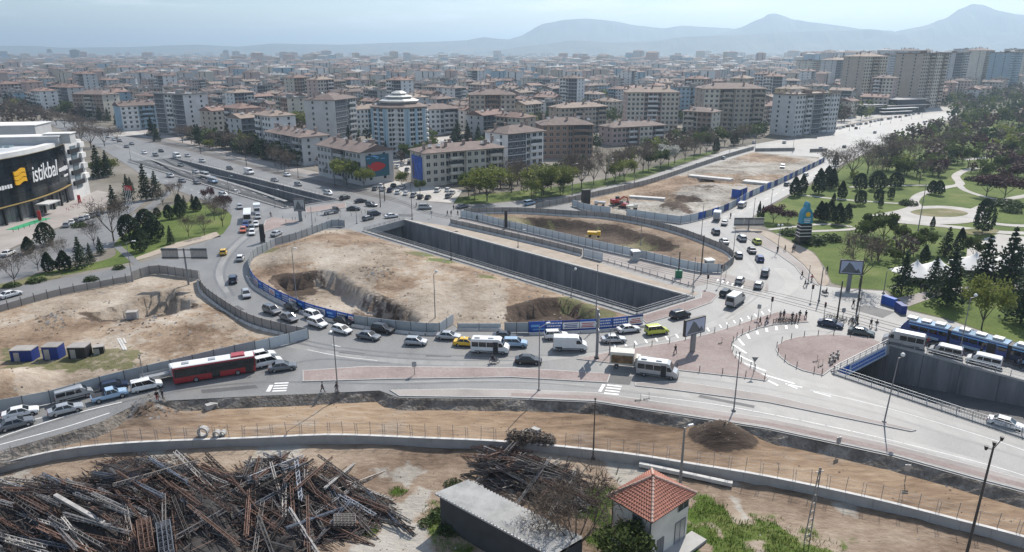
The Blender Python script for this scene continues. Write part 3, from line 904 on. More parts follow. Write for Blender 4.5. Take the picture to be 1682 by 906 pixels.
# verges and lots north of the junction
struct(sheet("verge_lawn",smooth_path(GL([(760,334),(800,333),(842,329),(936,319),(968,310),(1045,294),(1110,272),(1180,248),(1150,252),(1080,272),(1000,292),(900,308),(800,318),(730,328)]),3,True),-.02,M['grass']))
struct(sheet("car_park",GL([(610,306),(640,296),(760,312),(745,333),(700,330)]),.006,M['path']))
struct(sheet("car_park",GL([(640,262),(690,258),(720,225),(750,222),(745,240),(700,285),(660,283)]),-.02,M['path']))
struct(sheet("pavement",GL([(200,210),(300,234),(399,262),(480,281),(600,305),(600,299),(480,274),(399,255),(300,228),(210,204)]),.02,M['paver_pale']))
struct(sheet("car_park",GL([(1300,224),(1370,209),(1440,194),(1580,182),(1570,174),(1500,176),(1400,192),(1300,214)]),.01,M['path']))
struct(sheet("car_park",GL([(170,214),(240,208),(245,220),(190,224)]),.013,M['path']))
# ================================================================ apartment buildings
def wallmat(name,c):
 return plain(name,c,0.85,vary=.10,vscale=.25,obj_vary=.10,spec=.2)
WALLS={'cream': wallmat("cream_render",(.56,.52,.44)),'pale grey': wallmat("grey_render",(.48,.48,.475)),'white': wallmat("white_render",(.68,.67,.65)),
   'beige': wallmat("beige_render",(.47,.41,.34)),'pink': wallmat("pink_render",(.48,.37,.33)),'pale blue': wallmat("blue_render",(.32,.43,.5)),
   'brown': wallmat("brown_render",(.27,.19,.15)),'yellow': wallmat("ochre_render",(.52,.41,.22)),'dark grey': wallmat("dark_render",(.11,.115,.13))}
ACC={'cream': WALLS['brown'],'pale grey': WALLS['dark grey'],'white': WALLS['dark grey'],'beige': WALLS['cream'],'pink': WALLS['cream'],'pale blue': WALLS['white'],'brown': WALLS['beige'],'yellow': WALLS['beige'],'dark grey': WALLS['white']}
ROOFS={'red': plain("red_roof_tile",(.20,.128,.105),.85,vary=.22,vscale=.35,obj_vary=.2,bump=.3),'brown': plain("brown_roof_tile",(.15,.112,.098),.85,vary=.22,vscale=.35,obj_vary=.2,bump=.3),
   'orange': plain("orange_roof_tile",(.235,.18,.145),.85,vary=.2,vscale=.35,obj_vary=.15,bump=.3),'grey': plain("grey_roof",(.3,.29,.28),.8,vary=.2,vscale=.3,obj_vary=.1),
   'metal': plain("pale_metal_roof",(.55,.55,.52),.5,.2,vary=.15,vscale=.3)}
M['glass_win']=plain("window_glass",(.035,.042,.05),.18,spec=.6,obj_vary=.3)
M['frame_win']=plain("window_frame",(.6,.6,.58),.6)
M['chimney']=plain("chimney_render",(.34,.26,.22),.9,obj_vary=.2)
M['solar']=plain("solar_glass",(.05,.06,.09),.15,spec=.7)
M['dish']=plain("dish_white",(.6,.6,.6),.5)

def apartment_meshes(L,W,floors,style='hip',seed=0,fh=2.95,balc=True,gable_blank=False,detail=1):
 """local meshes: x along the length L, y along the depth W, origin at the ground centre.
    Returns dict part name -> (MB, kind of material)"""
 r=random.Random(seed)
 H=floors*fh + .9
 P={}
 wl=MB()
 # plan with shallow projecting bays on the long sides
 nb=max(2,int(L/9))
 plan=[]
 bay=.9 if detail else 0
 xs=[-L/2 + L*i/nb for i in range(nb + 1)]
 for i in range(nb):
  q=bay if i % 2==0 else 0
  plan +=[Vector((xs[i],-W/2 - q,0)),Vector((xs[i + 1],-W/2 - q,0))]
 for i in range(nb - 1,-1,-1):
  q=bay if i % 2==0 else 0
  plan +=[Vector((xs[i + 1],W/2 + q,0)),Vector((xs[i],W/2 + q,0))]
 wl.prism(plan,-.4,H)
 if detail:
  for k in range(1,floors):                          # string courses
   for sg in (-1,1):
    for i in range(nb):
     q=bay if i % 2==0 else 0
     wl.box(((xs[i] + xs[i + 1])/2,sg*(W/2 + q + .03),k*fh + .55),(xs[i + 1] - xs[i] - .02,.08,.22))
 P['wall']=wl
 # windows, balconies
 wn,fr,bl=MB(),MB(),MB()
 for sg in (-1,1):
  for i in range(nb):
   q=bay if i % 2==0 else 0
   bw=xs[i + 1] - xs[i]
   isb=balc and (i % 2==1 or nb==2 and i==1)
   ncol=max(1,int(bw/2.8))
   for k in range(floors):
    zc=k*fh + 1.0 + fh*.5
    for c in range(ncol):
     x=xs[i] + bw*(c + .5)/ncol
     ww=1.5 if not isb else 1.9
     hh=1.45 if not isb else 2.1
     y=sg*(W/2 + q)
     wn.box((x,y + sg*.02,zc - (0 if not isb else .25)),(ww,.07,hh))
     if detail > 1:
      fr.box((x,y + sg*.05,zc - hh/2 - .05),(ww + .3,.16,.1))
      fr.box((x,y + sg*.045,zc),(.08,.1,hh - .02))
    if isb:
     zb=k*fh + .95
     bl.box(((xs[i] + xs[i + 1])/2,sg*(W/2 + .72),zb),(bw*.58,1.4,.16))
     if r.random() < .3:
      wn.box(((xs[i] + xs[i + 1])/2,sg*(W/2 + 1.3),zb + 1.5),(bw*.56,.08,1.6))
     bl.box(((xs[i] + xs[i + 1])/2,sg*(W/2 + 1.38),zb + .55),(bw*.58,.1,.95))
     for sx in (xs[i] + bw*.21 + .05,xs[i] + bw*.79 - .05):
      bl.box((sx,sg*(W/2 + .72),zb + .55),(.1,1.3,.95))
 if not gable_blank:
  for sg in (-1,1):
   for k in range(floors):
    for y in ((-W/4,W/4) if W > 10 else (0,)):
     wn.box((sg*(L/2 + .02),y,k*fh + 1.0 + fh*.5),(.07,1.2,1.4))
 P['window']=wn
 if detail > 1: P['sill']=fr
 if bl.v: P['balcony']=bl
 ac=MB()
 for sg in (-1,1):
  for i in range(0,nb,2):
   if (i//2 + seed) % 2==0 or nb < 4: ac.box(((xs[i] + xs[i + 1])/2,sg*(W/2 + bay),H/2),(xs[i + 1] - xs[i] - .5,.05,H - .3))
 if detail and seed % 3: P['accent_panel']=ac
 # roof
 rf=MB()
 ov=.7
 a,b=L/2 + ov,W/2 + ov + bay
 rh=min(3.2,W*.2)
 rf.box((0,0,H + .1),(2*a,2*b,.22))
 z0=H + .21
 if style=='hip':
  rx=max(.5,a - b)
  rf.add([(-a,-b,z0),(a,-b,z0),(a,b,z0),(-a,b,z0),(-rx,0,z0 + rh),(rx,0,z0 + rh)],((0,1,5,4),(2,3,4,5),(1,2,5),(3,0,4)))
 elif style=='gable':
  rf.add([(-a,-b,z0),(a,-b,z0),(a,b,z0),(-a,b,z0),(-a,0,z0 + rh),(a,0,z0 + rh)],((0,1,5,4),(2,3,4,5),(1,2,5),(3,0,4)))
 elif style=='flat':
  for s_ in (-1,1):
   rf.box((0,s_*(b - .15),z0 + .3),(2*a,.25,.6)); rf.box((s_*(a - .15),0,z0 + .3),(.25,2*b - .6,.6))
  rf.box((0,0,z0 + 1.2),(4,4,2.4)); rh=0
 P['roof']=rf
 # chimneys and roof clutter
 ch,sol=MB(),MB()
 n=max(3,int(L/4.5))
 for i in range(n):
  x=-L/2 + L*(i + .5)/n + r.uniform(-.8,.8)
  y=r.uniform(-.55,.55)*W/2
  zr=z0 + rh*max(0,1 - abs(y)/b)
  ch.box((x,y,zr + .5),(1.0,.8,2.2)); ch.box((x,y,zr + 1.68),(1.25,1.05,.16))
  if r.random() < .55:
   x2,y2=x + r.uniform(1,2.5),r.choice((-1,1))*r.uniform(.2,.6)*W/2
   zr=z0 + rh*max(0,1 - abs(y2)/b)
   sol.box((x2,y2,zr + .55),(1.7,1.1,.12)); sol.tube((x2 - .8,y2 + .5,zr + .9),(x2 + .8,y2 + .5,zr + .9),.28)
   sol.box((x2,y2,zr + .2),(.1,.1,.8))
 P['chimney']=ch
 if sol.v: P['solar_heater']=sol
 return P,H
def matfor(part,wall,roof):
 return {'wall': WALLS[wall],'roof': ROOFS[roof],'accent_panel': ACC[wall],'window': M['glass_win'],'sill': M['frame_win'],'balcony': WALLS[wall if len(wall) > 4 else 'white' if wall !='white' else 'pale grey'],'chimney': M['chimney'],'solar_heater': M['dish']}[part]
STUFFPARTS=('accent_panel','window','sill','balcony','chimney','solar_heater')
def put_building(P,loc,rz,wall,roof,label,group=None,cat="apartment building",name="apartment_building"):
 root=empty(name,loc,rz,label,cat,group)
 rfo=None
 for part,mb in P.items():
  par=root
  if part in ('chimney','solar_heater') and rfo is not None:
   par=rfo
  o=link(part,mb.mesh(part,matfor(part,wall,roof)),par)
  if part in STUFFPARTS:
   o['kind']='stuff'
  if part=='roof':
   rfo=o
 return root
AXL=(G(640,329) - G(300,241)).normalized()               # along the left avenue
AVL=math.atan2(AXL.y,AXL.x)
AXR=(G(1160,262) - G(940,322)).normalized()               # along the right avenue
AVR=math.atan2(AXR.y,AXR.x)
FOOT=[]                                                     # footprints already taken (x, y, radius)
BUILDINGS={}
def near_b(u,v,L,W,floors,style,wall,roof,rz,label,seed,blank=False,balc=True,fh=2.95,detail=2,cat="apartment building"):
 """(u, v): the pixel of the middle of the visible ground edge"""
 P,H=apartment_meshes(L,W,floors,style,seed,fh,balc,blank,detail)
 c=G(u,v)
 c=c + Vector((0,1,0))*(W*.5*abs(math.cos(rz)) + L*.5*abs(math.sin(rz)))*.8
 c.x +=c.x/c.y*6
 FOOT.append((c.x,c.y,max(L,W)*.62))
 root=put_building(P,c,rz,wall,roof,label)
 BUILDINGS[seed]=(root,L,W,H,c,rz)
 return root
near_b(298,221,31,15,8,'flat','white','grey',AVL + .25,"white and dark grey eight storey block with stacked balconies beside the left avenue",1)
near_b(222,214,22,13,5,'gable','pale blue','brown',AVL + 1.57,"pale blue grey block showing a blank gable wall to the avenue",2,True)
near_b(372,204,28,13,3,'hip','white','red',AVL + .5,"low white block with bright red hipped roof right of the dark grey tower",3)
near_b(420,212,30,12,3,'hip','beige','red',AVL + .4,"low beige block with red roof behind the avenue trees",4)
near_b(482,270,36,13,4,'hip','pale grey','brown',AVL,"long grey four storey block with brown roof along the rail tracks",5)
near_b(578,302,34,13,4,'gable','pale grey','brown',AVL,"grey four storey block with a dark red fish advert on its end wall",6)
near_b(545,238,26,17,8,'hip','pale grey','brown',AVR + .4,"grey and white eight storey tower left of the blue striped tower",7)
near_b(752,304,36,12,4,'hip','cream','brown',AVR - .35,"cream four storey block with a big blue advert on its end wall",9)
near_b(846,278,22,14,5,'hip','white','brown',AVR - .2,"white five storey block with pale green window bays beside the cream block",10)
near_b(808,222,28,16,8,'hip','brown','brown',0.1,"brown and white eight storey tower right of the blue striped tower",11)
near_b(926,258,26,15,5,'hip','brown','brown',0.15,"dark brown five storey block with a pale solar panel on its roof",12)
near_b(1040,238,36,12,3,'hip','pink','brown',AVR - .45,"low block with red painted top floor and long brown roof among trees",13)
near_b(1066,214,34,15,8,'hip','pink','orange',0.0,"pink and cream eight storey tower with orange roof behind the low red topped block",14)
near_b(1135,198,30,15,8,'flat','pale blue','grey',0.1,"pale blue eight storey tower right of the pink tower",15)
near_b(1195,218,40,18,9,'hip','beige','brown',0.05,"wide beige grey nine storey tower with brown roof near the right avenue",16)
near_b(1328,222,46,15,8,'flat','white','orange',AVR - .3,"long white eight storey slab standing at the edge of the right avenue",17)
near_b(950,218,36,13,5,'hip','beige','orange',AVR - .4,"beige five storey block with row of chimneys behind the dark brown block",18)
near_b(1255,205,34,13,4,'hip','pink','red',AVR - .3,"low pink block with red roof left of the long white slab",19)
near_b(1300,182,26,14,6,'hip','yellow','orange',AVR - .3,"ochre yellow six storey block behind the long white slab",20)
near_b(715,222,26,14,5,'hip','white','brown',.5,"white five storey block right behind the blue striped tower",21)
near_b(160,196,30,14,6,'hip','cream','brown',AVL + .5,"cream six storey block with brown roof beyond the avenue trees at far left",22)
near_b(110,178,30,14,6,'hip','pale grey','red',AVL + .3,"pale grey six storey block with red roof above the bare trees at far left",23)
near_b(45,165,32,15,6,'hip','pink','red',AVL + .2,"pink six storey block with red roof nearest the left edge",24)
near_b(255,190,26,14,5,'hip','pink','red',AVL + .5,"pinkish five storey block with red roof behind the blank gable block",25)
# tall slabs beyond the park, right
for k,(u,v,L,W,fl,wl,txt) in enumerate(((1417,172,30,24,15,'beige',"tall beige tower left of the widest far tower beyond the park"),(1512,178,40,24,16,'beige',"widest tall beige tower above the low dark roofed restaurant"),
  (1452,152,26,22,15,'pale grey',"tall grey tower in the gap between the two beige towers"),(1605,148,34,24,17,'cream',"tall cream tower over the bare wood at right"),
  (1560,156,26,22,16,'pale grey',"tall pale grey tower right of the widest far tower"),(1648,150,28,24,16,'pale blue',"tall bluish tower at the right edge above the wood"),
  (1372,150,34,20,13,'pale grey',"grey thirteen storey slab behind the ochre block"),(1330,140,40,20,12,'cream',"cream twelve storey slab far behind the long white slab"),
  (1685,144,30,22,17,'cream',"tall cream tower cut off by the right edge"),(1490,136,44,22,17,'pale grey',"long grey high slab showing over the beige towers"),
  (1585,128,50,22,18,'pale grey',"very long hazy slab forming the skyline at right"),(1665,126,46,22,18,'beige',"long hazy beige slab at the right end of the skyline"),
  (1410,128,46,22,15,'beige',"long hazy beige slab behind the tall beige towers"))):
 near_b(u,v,L,W,fl,'flat' if k % 3 else 'hip',wl,'brown' if k % 2 else 'orange',AVR - .5 + .1*(k % 4),txt,40 + k,detail=1)

# the octagonal blue and white tower
def octagon_tower():
 c=G(658,257) + Vector((-1.5,13,0))
 FOOT.append((c.x,c.y,19))
 root=empty("apartment_tower",c,0.0,"tall white tower with blue stripes and a pale stepped roof","apartment tower")
 H=hgt(658,257,178)
 Rr=14.3
 pts=[Vector((Rr*math.cos(math.pi*(k + .5)/4),Rr*.92*math.sin(math.pi*(k + .5)/4),0)) for k in range(8)]
 wl,st,wn,bl=MB(),MB(),MB(),MB()
 wl.prism(pts,-.3,H)
 fl=10; fh=H/fl
 for i in range(8):
  a,b=pts[i],pts[(i + 1) % 8]
  d=(b - a); L=d.length; d.normalize(); n=Vector((d.y,-d.x,0))
  rz=math.atan2(d.y,d.x)
  for s in (0.06,.94):
   p=a + d*(L*s) + n*.15
   st.box((p.x,p.y,H/2),(1.1,.4,H - .3),rz)
  p=a + d*(L*.5) + n*.12
  if i % 2==0: st.box((p.x,p.y,H/2),(1.6,.35,H - .3),rz)
  for k in range(fl):
   for s in (.22,.36,.64,.78):
    p=a + d*(L*s) + n*.05
    wn.box((p.x,p.y,k*fh + fh*.58),(1.15,.16,1.4),rz)
   if i % 2==1:
    p=a + d*(L*.5) + n*.6
    bl.box((p.x,p.y,k*fh + .5),(2.6,1.2,1.0),rz)
 wl.build("wall",WALLS['white'],root)
 st.build("blue_stripe",WALLS['pale blue'],root,stuff=True)
 wn.build("window",M['glass_win'],root,stuff=True)
 bl.build("balcony",WALLS['white'],root,stuff=True)
 rf=MB()
 q=[p*1.06 for p in pts]
 rf.prism(q,H,H + .5)
 rf.loft([[tuple(p*1.0 + Vector((0,0,H + .5))) for p in pts],[tuple(p*.62 + Vector((0,0,H + 2.3))) for p in pts]])
 ro=rf.build("roof",ROOFS['brown'],root)
 cap=MB()
 for k,(s,z,hh) in enumerate(((.66,H + 2.2,1.9),(.46,H + 4.6,1.0),(.26,H + 6.1,1.2))):
  cap.prism([p*s for p in pts],z,z + hh*.5)
  cap.loft([[tuple(p*s*1.12 + Vector((0,0,z + hh*.5))) for p in pts],[tuple(p*s*.55 + Vector((0,0,z + hh*1.35))) for p in pts]])
 cap.build("crown",ROOFS['metal'],ro)
octagon_tower()

# adverts on two end walls
def advert(bid,sgn,mats,w_,h_,zc,label):
 root,L,W,H,c,rz=BUILDINGS[bid]
 o=empty("wall_advert",(c.x + math.cos(rz)*sgn*(L/2 + .18),c.y + math.sin(rz)*sgn*(L/2 + .18),zc),rz + (0 if sgn > 0 else math.pi),label,"advert")
 mb=MB(); mb.box((0,0,0),(.16,w_,h_)); mb.build("panel",mats[0],o)
 r=random.Random(bid)
 pr=MB()
 if bid==6:
  pts=[Vector((w_*.34*math.cos(t),h_*.2*math.sin(t)*(1 - .3*math.cos(t)) ,0)) for t in [k*math.pi/8 for k in range(16)]]
  pr.add([(.095,p.x,p.y - .3) for p in pts],(tuple(range(16)),),0)
  pr.add([(.095,-w_*.3,-.3),(.095,-w_*.44,1.2),(.095,-w_*.44,-1.6)],((0,1,2),),0)
  pr.build("red_fish",M['red'],o)
  q=MB()
  for k in range(6):
   q.box((.1,r.uniform(-.4,.4)*w_,h_*(.3 + .03*k)),(.02,r.uniform(1,2.2),.25))
  q.build("print",M["blue_pale"],o,stuff=True)
 else:
  q=MB()
  for t0 in range(9):
   t=t0*.62
   q.beam((.1,w_*.12 + 1.7*math.cos(t),.3 + 1.7*math.sin(t)),(.1,w_*.12 + 1.7*math.cos(t + .5),.3 + 1.7*math.sin(t + .5)),.25,.02)
  q.build("ring_print",M['blue_pale'],o)
  q=MB(); q.loft([[(.09,-w_*.36 - .5*s,z),(.11,-w_*.36 - .5*s,z),(.11,-w_*.36 + .5*s,z),(.09,-w_*.36 + .5*s,z)] for s,z in ((1.3,-3.6),(1.1,-1),(1.5,.8),(.6,1.6),(.7,2.4),(.3,3.1))])
  q.build("figure_print",plain("dark_print",(.10,.05,.06),.5),o)
advert(6,1,(plain("teal_print",(.03,.11,.15),.5),),10.5,8.6,7.2,"dark teal advert with a red fish on the end wall of the grey block")
advert(9,-1,(M['blue'],),9.5,9.2,6.6,"bright blue advert with a ring on the end wall of the cream block")

# ---- the rest of the district: one building of each kind, then copies
COLW=['cream','pale grey','beige','pink','white','brown','pale blue']
PROTO=[]
rr=random.Random(11)
for k in range(12):
 tall=k >=7
 L=rr.uniform(15,23); W=rr.uniform(10,12.5); fl=rr.choice((4,4,5,5)) if not tall else rr.choice((6,7,8,9))
 if tall: L=rr.uniform(15,20); W=rr.uniform(12,15)
 P,H=apartment_meshes(L,W,fl,rr.choice(('hip','hip','gable')) if k not in (3,8,9) else 'flat',100 + k,detail=1)
 PROTO.append(({p: mb.mesh(p,[M['glass_win']]) for p,mb in P.items()},L,W,H,fl))
NUM={4: "four",5: "five",6: "six",7: "seven",8: "eight",9: "nine",10: "ten"}
def put_copy(k,loc,rz,wall,roof,label,group):
 meshes,L,W,H,fl=PROTO[k]
 root=empty("apartment_building",loc,rz,label,"apartment building",group)
 rfo=None
 for part,me in meshes.items():
  o=link(part,me,rfo if part in ('chimney','solar_heater') and rfo else root)
  o.material_slots[0].link='OBJECT'
  o.material_slots[0].material=matfor(part,wall,roof)
  if part in STUFFPARTS: o['kind']='stuff'
  if part=='roof': rfo=o
 return root
NOGO=[GL([(120,196),(210,205),(400,262),(640,310),(760,340),(930,345),(1240,260),(1600,190),(1600,176),(1480,182),(1300,214),(1150,250),(950,312),(840,328),(760,326),(700,312),(640,300),(560,286),(470,262),(330,228),(215,198),(150,188)])]
PARKX=GL([(1200,300),(1400,250),(1580,170),(1690,160),(2400,160),(2400,900),(1200,900)])
LEFTX=GL([(-400,900),(560,340),(200,205),(100,190),(-400,185)])
ORIG=G(700,322)
e1,e2=AXR,Vector((-AXL.x,-AXL.y,0))
cells=[]
gaps=[]
RO,CR,FS=GL(ROAD),GL(CRES),GL(FARSITE)
VG=GL([(560,330),(640,296),(760,312),(842,318),(936,305),(968,298),(1045,280),(1110,262),(1180,240),(1200,250),(1000,340),(700,345)])
for i in range(-14,78):
 for j in range(-18,78):
  p=ORIG + e1*(22 + i*35) + e2*(30 + j*30)
  p=p + Vector((rr.uniform(-6,6),rr.uniform(-5,5),0))
  if p.y < 200: continue
  u,v=pix(p)
  if u < -60 or u > 1745: continue
  if p.y > 1250 or v > 262: continue
  if any(inside(p.x,p.y,q) for q in NOGO) or inside(p.x,p.y,PARKX) or inside(p.x,p.y,LEFTX): continue
  if inside(p.x,p.y,RO) or edge_dist(p.x,p.y,RO) < 17 or inside(p.x,p.y,CR) or inside(p.x,p.y,FS) or inside(p.x,p.y,VG): continue
  if any(math.hypot(p.x - x,p.y - y) < r_ + 12 for x,y,r_ in FOOT): continue
  if any(math.hypot(p.x - c.x,p.y - c.y) < 26 for c in (G(670,275),G(720,240),G(660,318),G(700,322))): continue
  if rr.random() < .27:
   gaps.append(p); continue
  cells.append(p)
cells.sort(key=lambda p: p.y)
LAND=[(298,"behind the striped grey block"),(372,"behind the low white block"),(482,"behind the long grey block"),(545,"behind the grey-white tower"),(658,"behind the blue-striped tower"),
  (760,"behind the blue advert"),(808,"behind the brown-white tower"),(870,"behind the green-bayed block"),(926,"behind the dark block"),(1066,"behind the pink tower"),(1135,"behind the blue tower"),(1195,"behind the wide tower"),
  (1328,"behind the white slab"),(160,"behind the bare trees"),(40,"towards the left edge"),(1417,"among the tall slabs"),(1600,"towards the right edge")]
used={}
NEARMAX=262
taken=[]
for n,p in enumerate(cells[:NEARMAX]):
 u,v=pix(p)
 k=rr.choice(range(7)) if rr.random() < .62 else rr.choice(range(7,12))
 rz=AVR + rr.choice((0,math.pi/2)) + rr.uniform(-.12,.12)
 wall=rr.choice(('cream','pale grey','beige','pink','white','white','pink','pale blue','pale grey','cream'))
 roof=rr.choice(('red','brown','red','orange')) if k not in (3,8,9) else 'grey'
 land=min(LAND,key=lambda a: abs(a[0] - u))[1]
 row="near" if p.y < 420 else ("midway" if p.y < 640 else "far off")
 label=f"{wall} {NUM[PROTO[k][4]]}-storey block with {roof} roof {row} {land}"
 o=put_copy(k,p,rz,wall,roof,label,"apartment blocks of the district behind the avenues")
 used.setdefault(label,[]).append((u,o))
 taken.append(p)

for lab,L in used.items():
 if len(L) > 1:
  L.sort(key=lambda a: a[0])
  names={2: ("left","right"),3: ("left","middle","right")}.get(len(L)) or [f"{w_} from left" for w_ in ("first","second","third","fourth","fifth","sixth")]
  for (u,o),w_ in zip(L,names):
   o['label']=lab + ", " + w_
# ---- the far city, one mass
def far_city():
 mb=MB()
 r=random.Random(5)
 cols=[WALLS[c] for c in ('cream','pale grey','beige','pink','white','brown','pale blue')] + [ROOFS['red'],ROOFS['brown'],ROOFS['grey'],M['glass_win'],ROOFS['metal']]
 n=0
 for p in cells[NEARMAX:]:
  blk(mb,r,p,r.uniform(15,23),r.uniform(10,14),r.choice((4,5,5,6,8))*3)
 y=1240.0
 while y < 7000:
  dx=37 + (y - 1240)*.012
  x=-y*.80
  while x < y*.80:
   px,py=x + r.uniform(-.4,.4)*dx,y + r.uniform(-.4,.4)*dx
   x +=dx
   d=nz(px,py,.0011,3)
   if r.random() > .8 + d*.6: continue
   if inside(px,py,PARKX) and py < 1300: continue
   h=r.choice((4,5,5,6,8))*3*(1 if py < 3500 else .85)
   if nz(px,py,.0016,8) > .32: h*=r.uniform(1.4,2.2)
   u=IMW/2 + FPX*px/py
   if u > 1300 and py < 2600 and r.random() < .5: h=r.uniform(36,52)
   blk(mb,r,Vector((px,py,0)),r.uniform(16,30)*(1 + y/9000),r.uniform(12,17)*(1 + y/9000),h,y < 2200)
  y +=dx*.95
 o=mb.build("distant_city",cols,stuff=True)
 return tag(o,"hazy far city of apartment blocks reaching to the hills")
def blk(mb,r,p,L,W,h,det=True):
 rz=AVR + r.choice((0,math.pi/2)) + r.uniform(-.2,.2)
 w_=r.choice((0,1,2,3,4,4,1,3,6)); ro=r.choice((7,8,8,7,9))
 c,s=math.cos(rz),math.sin(rz)
 def T(x,y,z): return (p.x + x*c - y*s,p.y + x*s + y*c,z)
 mb.box((p.x,p.y,h/2),(L,W,h),rz,w_,top=ro)
 a,b=L/2 + .6,W/2 + .6
 rx=max(.5,a - b)
 mb.add([T(-a,-b,h),T(a,-b,h),T(a,b,h),T(-a,b,h),T(-rx,0,h + 2.6),T(rx,0,h + 2.6)],((0,1,5,4),(2,3,4,5),(1,2,5),(3,0,4)),ro)
 if det:
  k=int(h/3)
  for f in range(3):
   for sg in (-1,1):
    q=T((f % 3 - 1)*L*.31,sg*(W/2 + .05),0); mb.box((q[0],q[1],h*.5),(L*(.1,.17,.08)[f % 3],.1,h - 1.5),rz,10 if f !=1 else w_)
  for q in range(3):
   x,y,_=T(r.uniform(-.4,.4)*L,r.uniform(-.3,.3)*W,0); mb.box((x,y,h + 2.4),(1.2,1.2,2.2),rz,11 if q else 9)
far_city()
# landmarks of the far city
def minaret(u,v,vt,label):
 b=G(u,v); H=hgt(u,v,vt)
 root=empty("minaret",b,0,label,"minaret")
 r0=1.5*max(1,b.y/1000)
 mb=MB(); mb.tube((0,0,0),(0,0,H*.62),r0,r0*.9,10); mb.tube((0,0,H*.62),(0,0,H*.86),r0*.8,r0*.7,10); mb.build("shaft",WALLS['white'],root)
 mb=MB(); mb.tube((0,0,H*.60),(0,0,H*.64),r0*1.2,r0*1.6,10); mb.build("gallery",WALLS['pale grey'],root)
 mb=MB(); mb.tube((0,0,H*.86),(0,0,H),r0*.85,.05,10); mb.build("spire",ROOFS['grey'],root)
minaret(228,165,122,"slim pale minaret rising behind the blank gable block")
minaret(149,126,110,"tiny minaret in the blue haze at far left")
minaret(729,150,108,"slim minaret above the roofs right of the blue striped tower")
minaret(1104,130,94,"thin minaret above the pale blue tower in the haze")
def hazetower(u,v,vt,L,W,label):
 b=G(u,v); H=hgt(u,v,vt)
 root=empty("office_tower",b,.3,label,"tower")
 mb=MB(); mb.box((0,0,H/2),(L,W,H)); mb.build("wall",WALLS['dark grey'],root)
 mb=MB()
 for k in range(int(H/8)):
  mb.box((0,0,k*8 + 5),(L + .4,W + .4,2.2))
 mb.build("window",M['glass_win'],root,stuff=True)
 mb=MB(); mb.box((0,0,H + 2),(L*.6,W*.6,4)); mb.build("roof_plant",ROOFS['grey'],root)
hazetower(84,97,81,26,26,"slimmer of the two dark far towers at left")
hazetower(126,100,82,44,40,"broader of the two dark far towers at left")
hazetower(372,97,83,34,30,"lone pale tower on the far plain left of the middle")
def dome_hall(u,v,label):
 b=G(u,v)
 root=empty("sports_hall",b,.2,label,"hall")
 mb=MB(); mb.prism([Vector((34*math.cos(t*math.pi/8),22*math.sin(t*math.pi/8),0)) for t in range(16)],-.5,7); mb.build("wall",WALLS['pale grey'],root)
 mb=MB()
 rg=[[(36*math.cos(t*math.pi/8)*k,24*math.sin(t*math.pi/8)*k,z) for t in range(16)] for k,z in ((1,7),(.85,12),(.6,16),(.3,18.5),(.02,19.2))]
 mb.loft(rg); mb.build("roof",ROOFS['metal'],root,smooth=True)
dome_hall(603,122,"white domed hall in the far middle of the city")
# low dark roofed restaurant by the right avenue
def pavilion():
 b=G(1475,186)
 root=empty("restaurant",b,AVR - .5,"low dark restaurant with stepped roofs and a white awning","restaurant")
 mb=MB(); mb.box((0,14,3),(70,24,6)); mb.box((22,16,8),(34,20,5)); mb.build("wall",WALLS['dark grey'],root)
 mb=MB(); mb.box((0,14,6.25),(74,27,.5)); mb.box((22,16,10.7),(38,23,.5)); mb.box((-22,8,7.4),(22,12,.4)); mb.build("roof",ROOFS['grey'],root)
 mb=MB(); mb.box((-2,-1.5,4.6),(40,6,.5)); mb.box((-10,-6,2.4),(34,4,.4)); mb.build("awning",WALLS['white'],root)
 mb=MB()
 for k in range(9): mb.box((-30 + k*7.5,1.9,2.6),(5.5,.2,2.6))
 mb.build("window",M['glass_win'],root,stuff=True)
pavilion()
# ================================================================ trees
def leafmat(name,c,tr=.35,vary=.25):
 m,t,b=new_mat(name)
 oi=N(t,"ShaderNodeObjectInfo"); geo=N(t,"ShaderNodeNewGeometry")
 ns=N(t,"ShaderNodeTexNoise"); ns.inputs["Scale"].default_value=.9; ns.inputs["Detail"].default_value=2
 tc=N(t,"ShaderNodeTexCoord"); t.links.new(tc.outputs["Object"],ns.inputs["Vector"])
 ad=N(t,"ShaderNodeMath",operation='ADD'); t.links.new(oi.outputs["Random"],ad.inputs[0]); t.links.new(ns.outputs["Fac"],ad.inputs[1])
 mr=N(t,"ShaderNodeMapRange"); mr.inputs["From Min"].default_value=.3; mr.inputs["From Max"].default_value=1.7
 mr.inputs["To Min"].default_value=1 - vary; mr.inputs["To Max"].default_value=1 + vary
 t.links.new(ad.outputs[0],mr.inputs["Value"])
 sc_=N(t,"ShaderNodeVectorMath",operation='SCALE'); sc_.inputs[0].default_value=c
 t.links.new(mr.outputs[0],sc_.inputs["Scale"])
 t.links.new(sc_.outputs[0],b.inputs["Base Color"]); b.inputs["Roughness"].default_value=.75; b.inputs["Specular IOR Level"].default_value=.25
 tl=N(t,"ShaderNodeBsdfTranslucent"); t.links.new(sc_.outputs[0],tl.inputs["Color"])
 mx=N(t,"ShaderNodeMixShader"); mx.inputs[0].default_value=tr
 out=[n for n in t.nodes if n.type=='OUTPUT_MATERIAL'][0]
 t.links.new(b.outputs[0],mx.inputs[1]); t.links.new(tl.outputs[0],mx.inputs[2]); t.links.new(mx.outputs[0],out.inputs["Surface"])
 return m
